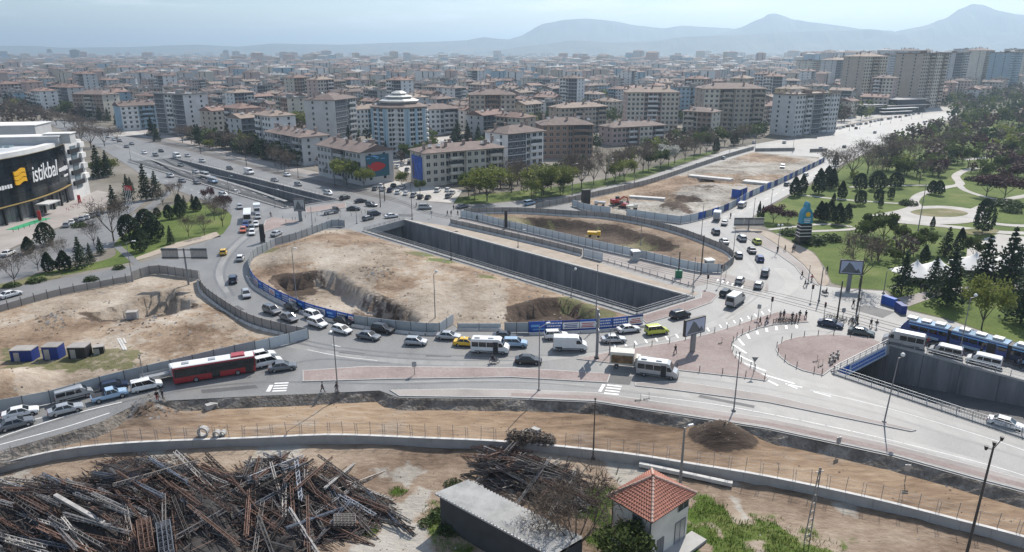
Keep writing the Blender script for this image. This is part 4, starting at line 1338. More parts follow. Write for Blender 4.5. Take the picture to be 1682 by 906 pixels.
LEAF={'conifer': leafmat("dark_needles",(.038,.06,.03),.2),'cypress': leafmat("cypress_needles",(.036,.056,.027),.18),'green': leafmat("spring_leaves",(.075,.10,.03)),'yellow': leafmat("young_leaves",(.16,.18,.045)),
  'bare': leafmat("bare_twigs",(.125,.098,.078),.1),'purple': leafmat("purple_leaves",(.075,.038,.042),.25),'blossom': leafmat("white_blossom",(.42,.42,.38),.3),'bush': leafmat("hedge_leaves",(.05,.075,.025),.25)}
M['bark']=plain("bark",(.10,.08,.065),.95,vary=.2,vscale=2)
M['bark_pale']=plain("pale_bark",(.2,.17,.14),.95,vary=.2,vscale=2)
def leafq(mb,r,p,s,flat=0.0):
 a=Vector((r.gauss(0,1),r.gauss(0,1),r.gauss(0,1 - flat))).normalized()
 b=a.cross(Vector((r.gauss(0,1),r.gauss(0,1),r.gauss(0,1)))).normalized()
 a,b=a*s,b*s*.8
 mb.add((p - a,p - b*.7,p + a,p + b),((0,1,2,3),))
def limbs(mb,r,H,base,top_r,n,spread,r0,up=.8):
 """a forking trunk; returns the ends of the limbs"""
 ends=[]
 mb.tube((0,0,-.3),(0,0,base),r0,r0*.75,7)
 for i in range(n):
  t=2*math.pi*(i + r.uniform(-.3,.3))/n
  z1=base + (H - base)*r.uniform(.3,.55)*up
  p=Vector((math.cos(t)*spread*.45,math.sin(t)*spread*.45,z1))
  mb.tube((0,0,base*.85),p,r0*.55,r0*.3,5,cap=False)
  for j in range(3):
   t2=t + r.uniform(-.9,.9)
   q=Vector((math.cos(t2)*spread*r.uniform(.5,.95),math.sin(t2)*spread*r.uniform(.5,.95),base + (H - base)*r.uniform(.5,.92)))
   mb.tube(p,q,r0*.28,r0*.1,4,cap=False)
   ends.append(q)
 mb.tube((0,0,base*.9),(r.uniform(-.3,.3),r.uniform(-.3,.3),H*.85),r0*.6,r0*.12,5,cap=False)
 ends.append(Vector((0,0,H*.86)))
 return ends
def mk_leafy(seed,H=8.5,R=3.4,leaf=.36,n=1500,base=2.0):
 r=random.Random(seed); tk,cr=MB(),MB()
 ends=limbs(tk,r,H,base,1,5,R,.17*H/8)
 for k in range(n):
  e=r.choice(ends)
  d=Vector((r.gauss(0,1),r.gauss(0,1),r.gauss(0,.8))).normalized()*(R*.42*r.random()**.45)
  p=e + d
  if p.z < base*.8: continue
  leafq(cr,r,p,leaf*r.uniform(.6,1.2))
 return tk,cr
def mk_bare(seed,H=9.0,R=3.6,n=900,base=2.2,thin=.035):
 r=random.Random(seed); tk,cr=MB(),MB()
 ends=limbs(tk,r,H,base,1,6,R,.16*H/9)
 for k in range(n):
  e=r.choice(ends)
  o=e + Vector((r.gauss(0,1),r.gauss(0,1),r.gauss(0,.9)))*(R*.2)
  d=Vector((o.x*.35/R + r.gauss(0,.5),o.y*.35/R + r.gauss(0,.5),.45 + r.gauss(0,.45))).normalized()*r.uniform(.5,1.3)
  s=d.cross(Vector((r.gauss(0,1),r.gauss(0,1),r.gauss(0,1)))).normalized()*thin*r.uniform(.7,1.8)
  cr.add((o - s,o + s,o + d),((0,1,2),))
  cr.add((o + d*.4 - s*.6,o + d*.4 + s*.6,o + d*.4 + (d.cross(s).normalized()*.8 + d.normalized())*.45),((0,1,2),))
 return tk,cr
def mk_conifer(seed,H=10.0,R=3.0,tiers=13,n=1700,open_=0.0):
 r=random.Random(seed); tk,cr=MB(),MB()
 tk.tube((0,0,-.3),(0,0,H*.96),.17*H/10,.03,7)
 for k in range(tiers):
  f=k/(tiers - 1)
  z=H*(.12 + .84*f)
  rad=R*(1 - f)**.8*r.uniform(.82,1.1) + .15
  nb=max(5,int(11*(1 - f*.6)))
  for b in range(nb):
   t=2*math.pi*(b + r.uniform(-.35,.35))/nb
   L=rad*r.uniform(.65,1.15)
   tip=Vector((math.cos(t)*L,math.sin(t)*L,z - L*r.uniform(.08,.3)))
   if r.random() < .5: tk.tube((0,0,z),tip,.035,.012,3,cap=False)
   m=int(n/tiers/nb*(0.5 + 1.0*(1 - f)))
   for q in range(m):
    g=r.random()**.6
    p=Vector((0,0,z)).lerp(tip,g) + Vector((r.gauss(0,.16),r.gauss(0,.16),r.gauss(0,.14)))*(.6 + L*.35)
    leafq(cr,r,p,r.uniform(.16,.34)*(1 + .25*open_),.55)
 return tk,cr
def mk_cypress(seed,H=6.0,R=1.1,n=1300,round_=0.0):
 r=random.Random(seed); tk,cr=MB(),MB()
 tk.tube((0,0,-.2),(0,0,H*.5),.12,.07,6)
 for k in range(n):
  f=r.random()**.8
  prof=math.sin(math.pi*min(1,(f*.93 + .07))**(.62 + .2*round_))**(.8 - .3*round_) if f < .999 else 0
  t=r.uniform(0,2*math.pi)
  q=R*prof*(.75 + .3*math.sqrt(r.random()))*(1 + .16*math.sin(3*t + seed + 5*f) + .14*math.sin(7*t + 2*seed + 11*f))
  p=Vector((math.cos(t)*q,math.sin(t)*q,.35 + f*(H - .4)))
  leafq(cr,r,p,r.uniform(.14,.3))
 return tk,cr
def mk_bush(seed,H=1.6,R=1.5,n=450):
 r=random.Random(seed); tk,cr=MB(),MB()
 for k in range(4): tk.tube((0,0,-.1),(r.uniform(-.5,.5),r.uniform(-.5,.5),H*.6),.04,.02,4)
 for k in range(n):
  d=Vector((r.gauss(0,1),r.gauss(0,1),abs(r.gauss(0,.8)))).normalized()*r.random()**.4
  leafq(cr,r,Vector((d.x*R,d.y*R,d.z*H)),r.uniform(.12,.24))
 return tk,cr
KINDS={}
def variants(kind,fn,leafm,cnt,bark='bark',**kw):
 L=[]
 for k in range(cnt):
  tk,cr=fn(500 + k*7 + len(KINDS)*31,**kw)
  L.append((tk.mesh(kind + "_trunk",M[bark]),cr.mesh(kind + "_crown",LEAF[leafm])))
 KINDS[kind]=L
variants('leafy_tree',mk_leafy,'green',4)
variants('willow',mk_leafy,'yellow',3,H=8.0,R=4.2,n=1500,leaf=.34,base=1.6)
variants('bare_tree',mk_bare,'bare',4)
variants('purple_tree',mk_leafy,'purple',3,H=5.5,R=2.6,n=1100,leaf=.28,base=1.2)
variants('conifer',mk_conifer,'conifer',4)
variants('cypress',mk_cypress,'cypress',4)
variants('round_conifer',mk_cypress,'cypress',3,H=5.5,R=1.9,n=1700,round_=1.0)
variants('blossom_tree',mk_leafy,'blossom',1,H=6,R=3,n=1100)
variants('bush',mk_bush,'bush',3)
variants('dry_scrub',mk_bush,'bare',2)
REFH={'leafy_tree': 8.5,'willow': 8.0,'bare_tree': 9.0,'purple_tree': 5.5,'conifer': 10.0,'cypress': 6.0,'round_conifer': 5.5,'blossom_tree': 6.0,'bush': 1.6,'dry_scrub': 1.6}
TR=random.Random(77)
NTREE={}
def tree(kind,u,v,vt,label,group,wide=1.0,z=0.0):
 b=G(u,v,z)
 x,y=(u - IMW/2)/FPX,-(vt - IMH/2)/FPX
 d=Vector((x,y*SP + CP,y*CP - SP))
 H=max(.8,CAMH + d.z*b.y/d.y - z)
 return tree_at(kind,b,H,label,group,wide)
def tree_at(kind,b,H,label,group,wide=1.0):
 tk,cr=TR.choice(KINDS[kind])
 s=H/REFH[kind]
 o=empty(kind,b,TR.uniform(0,6.28),label,"bush" if kind in ('bush','dry_scrub') else "tree",group)
 o.scale=(s*wide,s*wide,s)
 link("trunk",tk,o); link("crown",cr,o)
 NTREE[kind]=NTREE.get(kind,0) + 1
 return o
KW={'leafy_tree': "green leafy tree",'willow': "yellow-green spring tree",'bare_tree': "bare brown tree",'purple_tree': "dark purple-leaved tree",'conifer': "dark spreading conifer",'cypress': "slender dark cypress",'round_conifer': "rounded dark conifer",'blossom_tree': "white blossoming tree",'bush': "low green bush"}
def trees(kind,L,where,group=None):
 """L: (u, base v, top v, [width]); each gets its own place in words"""
 L=sorted(L,key=lambda a: a[0])
 for i,a in enumerate(L):
  if len(L)==1: lab=f"{KW[kind]} {where}"
  elif len(L)==2: lab=f"{('left', 'right')[i]} one of two: {KW[kind]} {where}"
  elif i==0: lab=f"leftmost {KW[kind]} {where}"
  elif i==len(L) - 1: lab=f"rightmost {KW[kind]} {where}"
  else: lab=f"{ORDW[i]} {KW[kind]} from left {where}"
  tree(kind,a[0],a[1],a[2],lab,group or f"{kind.replace('_', ' ')}s {where}",a[3] if len(a) > 3 else 1.0)
# showroom forecourt and the lawn beside it
trees('cypress',[(48,415,388,1.7),(81,446,414,1.5),(107,444,411,1.7)],"by the side road near the left edge")
trees('round_conifer',[(76,402,365,1.0),(214,396,352,1.0),(232,412,376),(242,386,343),(255,396,358),(259,358,341,.9),(278,360,336,.9),(296,357,331,.9)],"on the showroom lawn")
trees('conifer',[(134,440,388,.9),(150,432,398,.8),(281,400,370,.9),(166,418,388,.9),(304,345,320,.9),(318,346,318,.9)],"on the grass beside the side road")
trees('cypress',[(295,343,318,1.4),(325,346,322,1.3)],"at the top of the showroom lawn")
trees('conifer',[(188,346,303,.9),(212,330,285,.8),(241,328,268,.8),(258,326,280,.9),(163,292,238,.9),(178,290,246,.9),(216,318,290)],"between the showroom and the avenue")
trees('willow',[(178,286,262,1.2),(160,290,268)],"under the conifers behind the showroom")
trees('bare_tree',[(63,444,404),(25,468,420),(100,428,392),(187,396,330,1.1),(155,404,366),(165,360,340),(310,388,356),(352,360,322),(290,330,300),(336,386,352),(268,338,310),(366,372,330),(280,318,300)],"around the showroom lawn")
trees('purple_tree',[(368,348,322),(344,332,310)],"at the kerb tip of the showroom lawn")
trees('bush',[(130,372,364,1.6),(150,460,452,1.5),(60,462,454,2),(195,441,434,1.5),(20,470,463,2)],"along the side road")
trees('bare_tree',[(150 - 15*k + TR.uniform(-5,5),222 - 4.3*k,196 - 3.5*k,1.5) for k in range(13)],"in the row along the far left avenue")
trees('bare_tree',[(193,234,208,1.3),(172,240,210,1.4),(150,243,206,1.4),(133,238,206,1.3)],"on the divider of the left avenue")
# behind the rail tracks
trees('conifer',[(250,222,190,.9),(258,232,203,.9),(248,200,178),(192,205,183),(178,200,176),(165,200,174)],"beside the blank gable block")
trees('conifer',[(328,238,203,.8),(340,240,212,.9),(375,236,200,.9),(396,244,210),(410,250,215),(425,258,222,.9),(436,262,232,.9)],"behind the rail tracks")
trees('bare_tree',[(300,234,206,1.2),(315,236,210,1.2),(355,242,216,1.3),(382,250,218,1.3),(404,258,224),(452,272,240),(462,276,246,1.2),(475,280,252)],"along the rail tracks")
trees('willow',[(490,218,184,1.0),(345,246,230,1.2),(570,304,262,1.1),(598,308,275,.9),(660,306,283)],"in front of the grey blocks")
trees('conifer',[(574,248,205,.7),(590,250,215,.7),(634,258,230,.7),(615,255,235,.7)],"at the foot of the blue-striped tower")
trees('leafy_tree',[(665,264,238),(690,262,236),(708,258,232,1.2),(725,254,235),(680,268,244),(730,262,242)],"right of the blue-striped tower")
trees('conifer',[(752,238,196),(768,236,200),(785,240,205),(798,242,208),(745,244,212)],"before the brown-white tower")
trees('leafy_tree',[(690,318,296,1.0),(770,322,286,1.1),(905,312,272,1.0),(920,320,285,1.1),(893,322,292),(1065,280,250),(1085,276,246,1.1),(1150,252,218),(1170,246,224),(1190,240,216)],"on the verge before the district")
trees('willow',[(800,330,278,1.1),(780,326,288,1.0),(890,322,272,1.2),(873,328,295),(925,318,276),(1025,296,262),(1010,298,270)],"on the grass north of the crescent pit")
trees('bare_tree',[(840,316,262),(856,312,268),(940,304,250),(955,308,262,1.2),(975,304,258),(995,296,248,1.2),(1018,290,246),(1042,284,240,1.2),(1056,282,236),(1108,268,228,1.2),(1125,264,230),(1140,258,226),(1160,252,220,1.2),(1205,240,212),(1220,236,204)],"along the left side of the new road")
trees('blossom_tree',[(1098,272,240)],"above the new road beside bare trees")
trees('conifer',[(1006,238,215,.8),(1016,236,208,.9),(1086,226,207),(1042,232,206,1.1),(1056,232,210),(1100,224,210,.8)],"against the low red-topped block")
trees('cypress',[(1176,250,226,1.2),(1206,238,210,1.3)],"before the wide tower")
# the park
trees('cypress',[(1358,307,272,1.4),(1366,310,276,1.3),(1305,322,290,1.5),(1317,318,287,1.3),(1372,272,250,1.2),(1246,358,330,.55),(1252,360,337,.6)],"at the edge of the park by the right avenue")
trees('cypress',[(1344,318,276,1.2),(1382,326,297,1.3),(1346,362,330,1.3),(1353,364,332,1.2),(1363,358,328,1.5),(1376,368,333,1.5),(1391,362,334,1.4),(1369,332,316)],"along the park paths")
trees('round_conifer',[(1413,336,312),(1463,326,308,.8),(1446,340,325,.7),(1530,318,296,.9),(1541,320,296,.9),(1613,382,326,.7),(1440,312,280,1.2),(1470,308,282,1.2),(1443,330,310),(1412,312,284)],"on the park lawns")
trees('purple_tree',[(1270,365,338,1.2),(1294,366,346,1.2),(1335,362,350,1.2),(1540,288,262,1.2),(1620,322,288,1.3),(1650,326,292,1.3),(1680,300,270,1.3),(1664,280,255,1.2)],"on the park lawns")
trees('leafy_tree',[(1450,398,350,1.0),(1430,386,352),(1475,408,372,.9),(1500,420,385,.9),(1519,416,378),(1420,398,364,.9),(1600,430,390),(1470,436,412,.9),(1620,300,268),(1640,285,258),(1590,275,245),(1560,268,240,1.2),(1480,300,262),(1660,262,232)],"in the middle of the park")
trees('bare_tree',[(1412,470,388,1.0),(1395,412,384)],"behind the billboard in the park","bare trees behind the park billboard")
trees('bare_tree',[(1370,300,246,1.2),(1398,292,240,1.3),(1425,284,232,1.2),(1450,278,236,1.3),(1478,280,230,1.2),(1500,268,228,1.3),(1465,262,222,1.3),(1528,262,224,1.3),(1510,300,262),(1550,250,215,1.3),(1438,300,256)],"in the upper park beside the avenue")
trees('conifer',[(1480,482,410,.9),(1555,500,405,1.15),(1530,478,420,1.0),(1612,470,385,.95),(1648,480,372,.9),(1676,530,440,1.2),(1690,470,400),(1668,455,400),(1553,420,372,1.1)],"in the lower park by the tram street")
trees('cypress',[(1518,430,402,1.3),(1575,412,374,1.1),(1531,374,355),(1393,404,390,.8)],"near the white tents")
trees('willow',[(1612,540,460,.75)],"with thin trunk beside the tram")
trees('bush',[(1300,384,374,2.2),(1365,395,383,1.5),(1330,398,384,2.0),(1655,338,326,2.2),(1660,348,338,1.8),(1492,336,326,1.6),(1600,296,288,2),(1540,312,306,2),(1350,348,342,1.5),(1400,340,334,1.2),(1520,470,462,1.5)],"in the park")
# woods that read as one mass
def wood(name,regions,mats,label,seed):
 """regions: (outline pixels, spacing m, height range, material index choices)"""
 r=random.Random(seed); mb=MB()
 for poly,sp_,(h0,h1),ch in regions:
  P=GL(poly)
  x0,x1=min(p.x for p in P),max(p.x for p in P); y0,y1=min(p.y for p in P),max(p.y for p in P)
  y=y0
  while y < y1:
   x=x0
   while x < x1:
    px,py=x + r.uniform(-.5,.5)*sp_,y + r.uniform(-.5,.5)*sp_
    x +=sp_
    if not inside(px,py,P) or nz(px,py,.035,7) > .18: continue
    h=r.uniform(h0,h1); m=r.choice(ch); R_=h*r.uniform(.36,.5)
    mb.tube((px,py,0),(px,py,h*.6),.25,.1,4,0,cap=False)
    nl=int(max(26,min(150,46000/py)))
    s=math.sqrt(R_*h*5.2/nl)*.62
    for k in range(nl):
     d=Vector((r.gauss(0,1),r.gauss(0,1),r.gauss(0,1))).normalized()*r.random()**.4
     p=Vector((px + d.x*R_,py + d.y*R_,h*.58 + d.z*h*.42))
     a=Vector((r.gauss(0,1),r.gauss(0,1),r.gauss(0,.6))).normalized(); b=a.cross(Vector((r.gauss(0,1),r.gauss(0,1),r.gauss(0,1)))).normalized()
     ss=s*r.uniform(.6,1.25)
     mb.add((p - a*ss,p - b*ss*.7,p + a*ss,p + b*ss),((0,1,2,3),),m)
   y +=sp_
 o=mb.build(name,mats,stuff=True)
 return tag(o,label)
WM=[M['bark'],LEAF['bare'],LEAF['green'],LEAF['conifer'],LEAF['purple'],LEAF['willow'] if 'willow' in LEAF else LEAF['yellow']]
wood("woods",[([(1405,268),(1500,226),(1580,196),(1760,196),(1760,262),(1600,262),(1540,282),(1440,292)],11,(5,11),(1,1,2,2,2,3,5,4)),
    ([(1560,198),(1560,176),(1640,150),(1800,140),(1800,205),(1650,205)],14,(6,13),(1,1,2,2,3)),
    ([(1640,300),(1760,285),(1760,262),(1640,262)],9,(5,8),(2,4,1)),([(1385,300),(1420,270),(1540,280),(1560,266),(1640,262),(1630,268),(1575,280),(1550,300),(1470,302)],11,(5,10),(1,2,2,2,3,5)),([(1590,284),(1640,278),(1700,300),(1650,312),(1610,306)],13,(4,7),(1,2,4)),([(1400,400),(1450,372),(1500,385),(1560,372),(1600,392),(1540,420),(1440,430)],13,(4,7),(1,2,2)),
    ([(1380,176),(1480,186),(1560,176),(1560,168),(1440,166),(1380,168)],12,(5,8),(2,3,1))],WM,"brown and green spring wood filling the upper park",4)
wood("woods",[([(-120,196),(0,188),(90,190),(190,205),(150,196),(60,172),(-120,160)],12,(7,11),(1,1,1,1,3)),
    ([(-160,235),(0,205),(90,205),(40,196),(-160,200)],11,(8,11),(1,1,1))],WM,"bare brown wood beyond the showroom roof",6)
wood("woods",[([(760,324),(840,314),(936,297),(1045,268),(1110,252),(1195,230),(1180,222),(1090,240),(980,272),(880,296),(780,302)],5.8,(4,8.5),(1,1,1,2,5,3)),
    ([(300,232),(400,254),(480,276),(560,301),(570,292),(480,266),(400,244),(320,224)],6.5,(5,10),(3,3,1,1,2)),
    ([(600,268),(660,272),(740,258),(760,240),(720,236),(640,255)],9,(5,9),(3,2,1,2)),([(840,250),(900,262),(985,246),(980,236),(880,238)],9,(5,9),(3,1,2)),([(1100,246),(1180,232),(1270,222),(1270,214),(1180,220),(1100,230)],9,(5,9),(1,3,2))],WM,"brown and green trees massed before the first rows of blocks",9)
def city_trees():
 r=random.Random(15); L=[]
 mb=MB()
 n=0
 L=[p + e1*(17.5*a) + e2*(15*b) + Vector((r.uniform(-2,2),r.uniform(-2,2),0)) for p in taken + cells[NEARMAX:] for a,b in ((-1,-1),(1,-1),(0,-1),(-1,0))]
 L +=[p + e1*r.uniform(-13,13) + e2*r.uniform(-11,11) for p in gaps for k in range(8 if p.y < 800 else 4)]
 for q in L:
  if True:
   if inside(q.x,q.y,RO) or inside(q.x,q.y,FS): continue
   h=r.uniform(6,12); m=r.choice((1,1,2,2,3,3,5)); R_=h*r.uniform(.3,.45)
   mb.tube((q.x,q.y,0),(q.x,q.y,h*.6),.2,.1,4,0,cap=False)
   nl=int(max(24,min(110,40000/q.y)))
   s=math.sqrt(R_*h*5/nl)*.6
   for j in range(nl):
    d=Vector((r.gauss(0,1),r.gauss(0,1),r.gauss(0,1))).normalized()*r.random()**.4
    t=h*.58 + d.z*h*.42
    c=Vector((q.x + d.x*R_,q.y + d.y*R_,t))
    a_=Vector((r.gauss(0,1),r.gauss(0,1),r.gauss(0,.6))).normalized(); b=a_.cross(Vector((r.gauss(0,1),r.gauss(0,1),r.gauss(0,1)))).normalized()
    ss=s*r.uniform(.6,1.2)
    mb.add((c - a_*ss,c - b*ss*.7,c + a_*ss,c + b*ss),((0,1,2,3),),m)
 y=1250
 while y < 4500:
  x=-y*.8
  while x < y*.8:
   dx=30 + y*.02
   x +=dx
   px,py=x + r.uniform(-.5,.5)*dx,y + r.uniform(-.5,.5)*dx
   if nz(px,py,.002,30) < -.05: continue
   h=r.uniform(8,15); m=r.choice((1,3,3,2))
   for j in range(9):
    d=Vector((r.gauss(0,1),r.gauss(0,1),r.gauss(0,1))).normalized()
    c=Vector((px + d.x*h*.6,py + d.y*h*.6,h*.5 + d.z*h*.35))
    a_=Vector((r.gauss(0,1),r.gauss(0,.4),r.gauss(0,.6))).normalized(); b=a_.cross(Vector((r.gauss(0,.2),1,r.gauss(0,.2)))).normalized()
    mb.add((c - a_*h*.3,c - b*h*.3,c + a_*h*.3,c + b*h*.3),((0,1,2,3),),m)
  y +=30 + y*.02
 return tag(mb.build("city_trees",WM,stuff=True),"trees scattered between the blocks of the city")
city_trees()
# ================================================================ vehicles
def paintm(name,c,metal=0.0,rough=.28):
 m=plain(name,c,rough,metal,.5,vary=.06,vscale=1.5)
 b=m.node_tree.nodes["Principled BSDF"]
 b.inputs["Coat Weight"].default_value=.5; b.inputs["Coat Roughness"].default_value=.08
 return m
CP_={'white': paintm("white_paint_car",(.70,.70,.69)),'silver': paintm("silver_paint",(.44,.45,.46),.5,.35),'grey': paintm("grey_paint",(.16,.165,.175),.4,.35),'black': paintm("black_paint",(.018,.018,.02)),
  'navy': paintm("navy_paint",(.02,.03,.065)),'blue': paintm("blue_paint",(.03,.06,.22)),'light blue': paintm("light_blue_paint",(.3,.42,.55)),'yellow': paintm("taxi_yellow",(.75,.45,.015)),'lime': paintm("lime_yellow",(.52,.55,.05)),
  'red': paintm("red_paint",(.36,.02,.02)),'dark green': paintm("dark_green_paint",(.05,.075,.07)),'bus red': paintm("bus_red",(.30,.012,.018)),'orange': paintm("orange_red_paint",(.5,.12,.05)),'cream': paintm("cream_paint",(.6,.57,.48)),'rust': plain("rusty_side",(.2,.12,.06),.7,vary=.5,vscale=1.5)}
M['glass']=plain("car_glass",(.012,.014,.017),.06,spec=.7)
M['tyre']=plain("tyre_rubber",(.018,.018,.018),.9)
M['rim']=plain("wheel_rim",(.35,.35,.36),.35,.7)
M['lamp_w']=plain("headlamp_glass",(.6,.62,.64),.12,spec=.7)
M['lamp_r']=plain("tail_lamp",(.33,.012,.012),.2)
M['plate']=plain("number_plate",(.7,.7,.68),.5)
M['trim']=plain("black_trim",(.025,.025,.027),.6)
def ring(x,w,zb,zt):
 h=zt - zb
 return [(x,-w*.90,zb),(x,-w,zb + .28*h),(x,-w*.995,zt - .22*h),(x,-w*.90,zt),(x,w*.90,zt),(x,w*.995,zt - .22*h),(x,w,zb + .28*h),(x,w*.90,zb)]
CARSPEC={
 'sedan': dict(L=4.5,W=1.78,H=1.45,st=[(-2.25,.70,.42,.80),(-2.17,.80,.28,.93),(-1.6,.87,.22,.98),(-.9,.885,.2,.96),(.6,.885,.2,.93),(1.1,.88,.2,.92),(1.7,.86,.22,.84),(2.12,.80,.26,.75),(2.25,.68,.38,.64)],
     gb=(-1.72,1.10,.80,.92),gt=(-1.0,.32,.60,1.40),wx=(-1.32,1.38)),
 'hatchback': dict(L=4.0,W=1.74,H=1.48,st=[(-2.0,.74,.40,.88),(-1.94,.82,.28,.98),(-1.4,.87,.22,1.0),(-.7,.87,.2,.97),(.5,.87,.2,.95),(1.0,.865,.2,.94),(1.5,.85,.22,.85),(1.88,.79,.26,.75),(2.0,.68,.38,.64)],
      gb=(-1.93,1.05,.79,.95),gt=(-1.55,.25,.61,1.43),wx=(-1.2,1.25)),
 'suv': dict(L=4.4,W=1.84,H=1.68,st=[(-2.2,.76,.45,.98),(-2.14,.85,.34,1.08),(-1.6,.91,.28,1.12),(-.7,.915,.26,1.1),(.5,.915,.26,1.08),(1.05,.91,.26,1.06),(1.65,.89,.28,.98),(2.05,.83,.32,.88),(2.2,.72,.44,.76)],
    gb=(-2.1,1.12,.82,1.06),gt=(-1.8,.35,.66,1.62),wx=(-1.35,1.38)),
 'mpv': dict(L=4.4,W=1.82,H=1.82,st=[(-2.2,.80,.42,1.0),(-2.16,.87,.30,1.1),(-1.6,.905,.24,1.12),(-.7,.91,.22,1.1),(.5,.91,.22,1.08),(1.1,.905,.22,1.05),(1.7,.88,.24,.95),(2.05,.82,.28,.84),(2.2,.70,.40,.72)],
    gb=(-2.17,1.3,.83,1.06),gt=(-2.02,.45,.70,1.76),wx=(-1.35,1.4)),
}
VM={}
def wheel_meshes(r=.31,wd=.2):
 if ('w',r) not in VM:
  t=MB()
  rings=[[(math.cos(a)*rr_,y,math.sin(a)*rr_) for a in [k*math.pi/6 for k in range(12)]] for y,rr_ in ((-wd/2,r*.62),(-wd/2,r*.93),(-wd*.3,r),(wd*.3,r),(wd/2,r*.93),(wd/2,r*.62))]
  t.loft(rings)
  q=MB()
  for sg in (-1,1):
   q.loft([[(math.cos(a)*rr_,sg*y,math.sin(a)*rr_) for a in [k*math.pi/5 for k in range(10)]] for y,rr_ in ((wd/2 - .01,r*.6),(wd/2 + .02,r*.55),(wd/2 + .012,r*.2))])
  VM[('w',r)]=(t.mesh("wheel",M['tyre'],True),q.mesh("rim",M['rim']))
 return VM[('w',r)]
def car_meshes(kind):
 if kind in VM: return VM[kind]
 s=CARSPEC[kind]
 b=MB(); b.loft([ring(*q) for q in s['st']])
 # bumpers and sills in dark plastic, door gaps
 bx0,bx1,bw,bz=s['gb']; tx0,tx1,tw,tz=s['gt']
 g=MB()
 B=[(bx0,-bw,bz - .03),(bx1,-bw,bz - .03),(bx1,bw,bz - .03),(bx0,bw,bz - .03)]
 mid=.9
 T=[(tx0,-tw,tz),(tx1,-tw,tz),(tx1,tw,tz),(tx0,tw,tz)]
 g.loft([B,T])
 r=MB()
 rx0,rx1=tx0 - .06,tx1 + .06
 r.loft([[(rx0,-tw - .02,tz - .005),(rx1,-tw - .02,tz - .005),(rx1,tw + .02,tz - .005),(rx0,tw + .02,tz - .005)],
   [(rx0 + .02,-tw + .03,tz + .035),(rx1 - .04,-tw + .03,tz + .035),(rx1 - .04,tw - .03,tz + .035),(rx0 + .02,tw - .03,tz + .035)],
   [(rx0 + .2,-tw + .14,tz + .06),(rx1 - .25,-tw + .14,tz + .06),(rx1 - .25,tw - .14,tz + .06),(rx0 + .2,tw - .14,tz + .06)]])
 for sg in (-1,1):
  for (p,q) in (((bx0,bw),(tx0,tw)),((bx1,bw),(tx1,tw))):
   r.beam((p[0],sg*(p[1] + .005),bz - .02),(q[0],sg*(q[1] + .005),tz),.09,.07)
  for f in ((.42,.48) if kind in ('sedan','hatchback') else (.36,.42)):
   pass
  f=.52
  r.beam((bx0 + (bx1 - bx0)*f,sg*(bw + .008),bz - .02),(tx0 + (tx1 - tx0)*f,sg*(tw + .008),tz),.08,.03)
  if kind in ('suv','mpv'):
   r.beam((bx0 + (bx1 - bx0)*.22,sg*(bw + .008),bz - .02),(tx0 + (tx1 - tx0)*.16,sg*(tw + .008),tz),.1,.03)
 tr=MB()
 x0,x1=s['st'][0][0],s['st'][-1][0]
 zb=s['st'][4][2]
 tr.box((x0 + .06,0,zb + .28),(.2,s['W']*.86,.14)); tr.box((x1 - .04,0,zb + .2),(.16,s['W']*.78,.16))
 for sg in (-1,1):
  tr.box((0,sg*s['W']*.495,zb + .1),(s['wx'][1] - s['wx'][0] - .7,.04,.12))
  for xx in s['wx']:
   tr.loft([[(xx + math.cos(a)*.37,sg*s['W']*.465 + dy,.31 + math.sin(a)*.37) for a in [k*math.pi/6 for k in range(12)]] for dy in (-.05*sg,.045*sg)])
 hl,tl,mi,pl=MB(),MB(),MB(),MB()
 hz_,tz_=s['st'][-2][3] - .10,s['st'][1][3] - .12
 hl.box((0,0,0),(.14,.34,.13)); tl.box((0,0,0),(.1,.26,.17)); mi.box((0,0,0),(.1,.2,.13)); pl.box((0,0,0),(.03,.5,.11))
 VM[kind]=dict(body=b.mesh("body",CP_['white'],False),window=g.mesh("window",M['glass']),roof=r.mesh("roof",CP_['white']),trim=tr.mesh("bumper",M['trim']),hl=hl.mesh("headlight",M['lamp_w']),tl=tl.mesh("taillight",M['lamp_r']),
     mi=mi.mesh("mirror",M['trim']),pl=pl.mesh("number_plate",M['plate']),hz=hz_,tz=tz_,s=s)
 return VM[kind]
def mlink(name,me,par,mat=None,loc=None):
 o=link(name,me,par)
 if mat is not None:
  o.material_slots[0].link='OBJECT'; o.material_slots[0].material=mat
 if loc is not None: o.location=loc
 return o
def heading(u,v,d,z=0.0):
 a=G(u + d[0],v + d[1],z) - G(u,v,z)
 return math.atan2(a.y,a.x)
VEHGROUP="vehicles in the traffic round the junction"
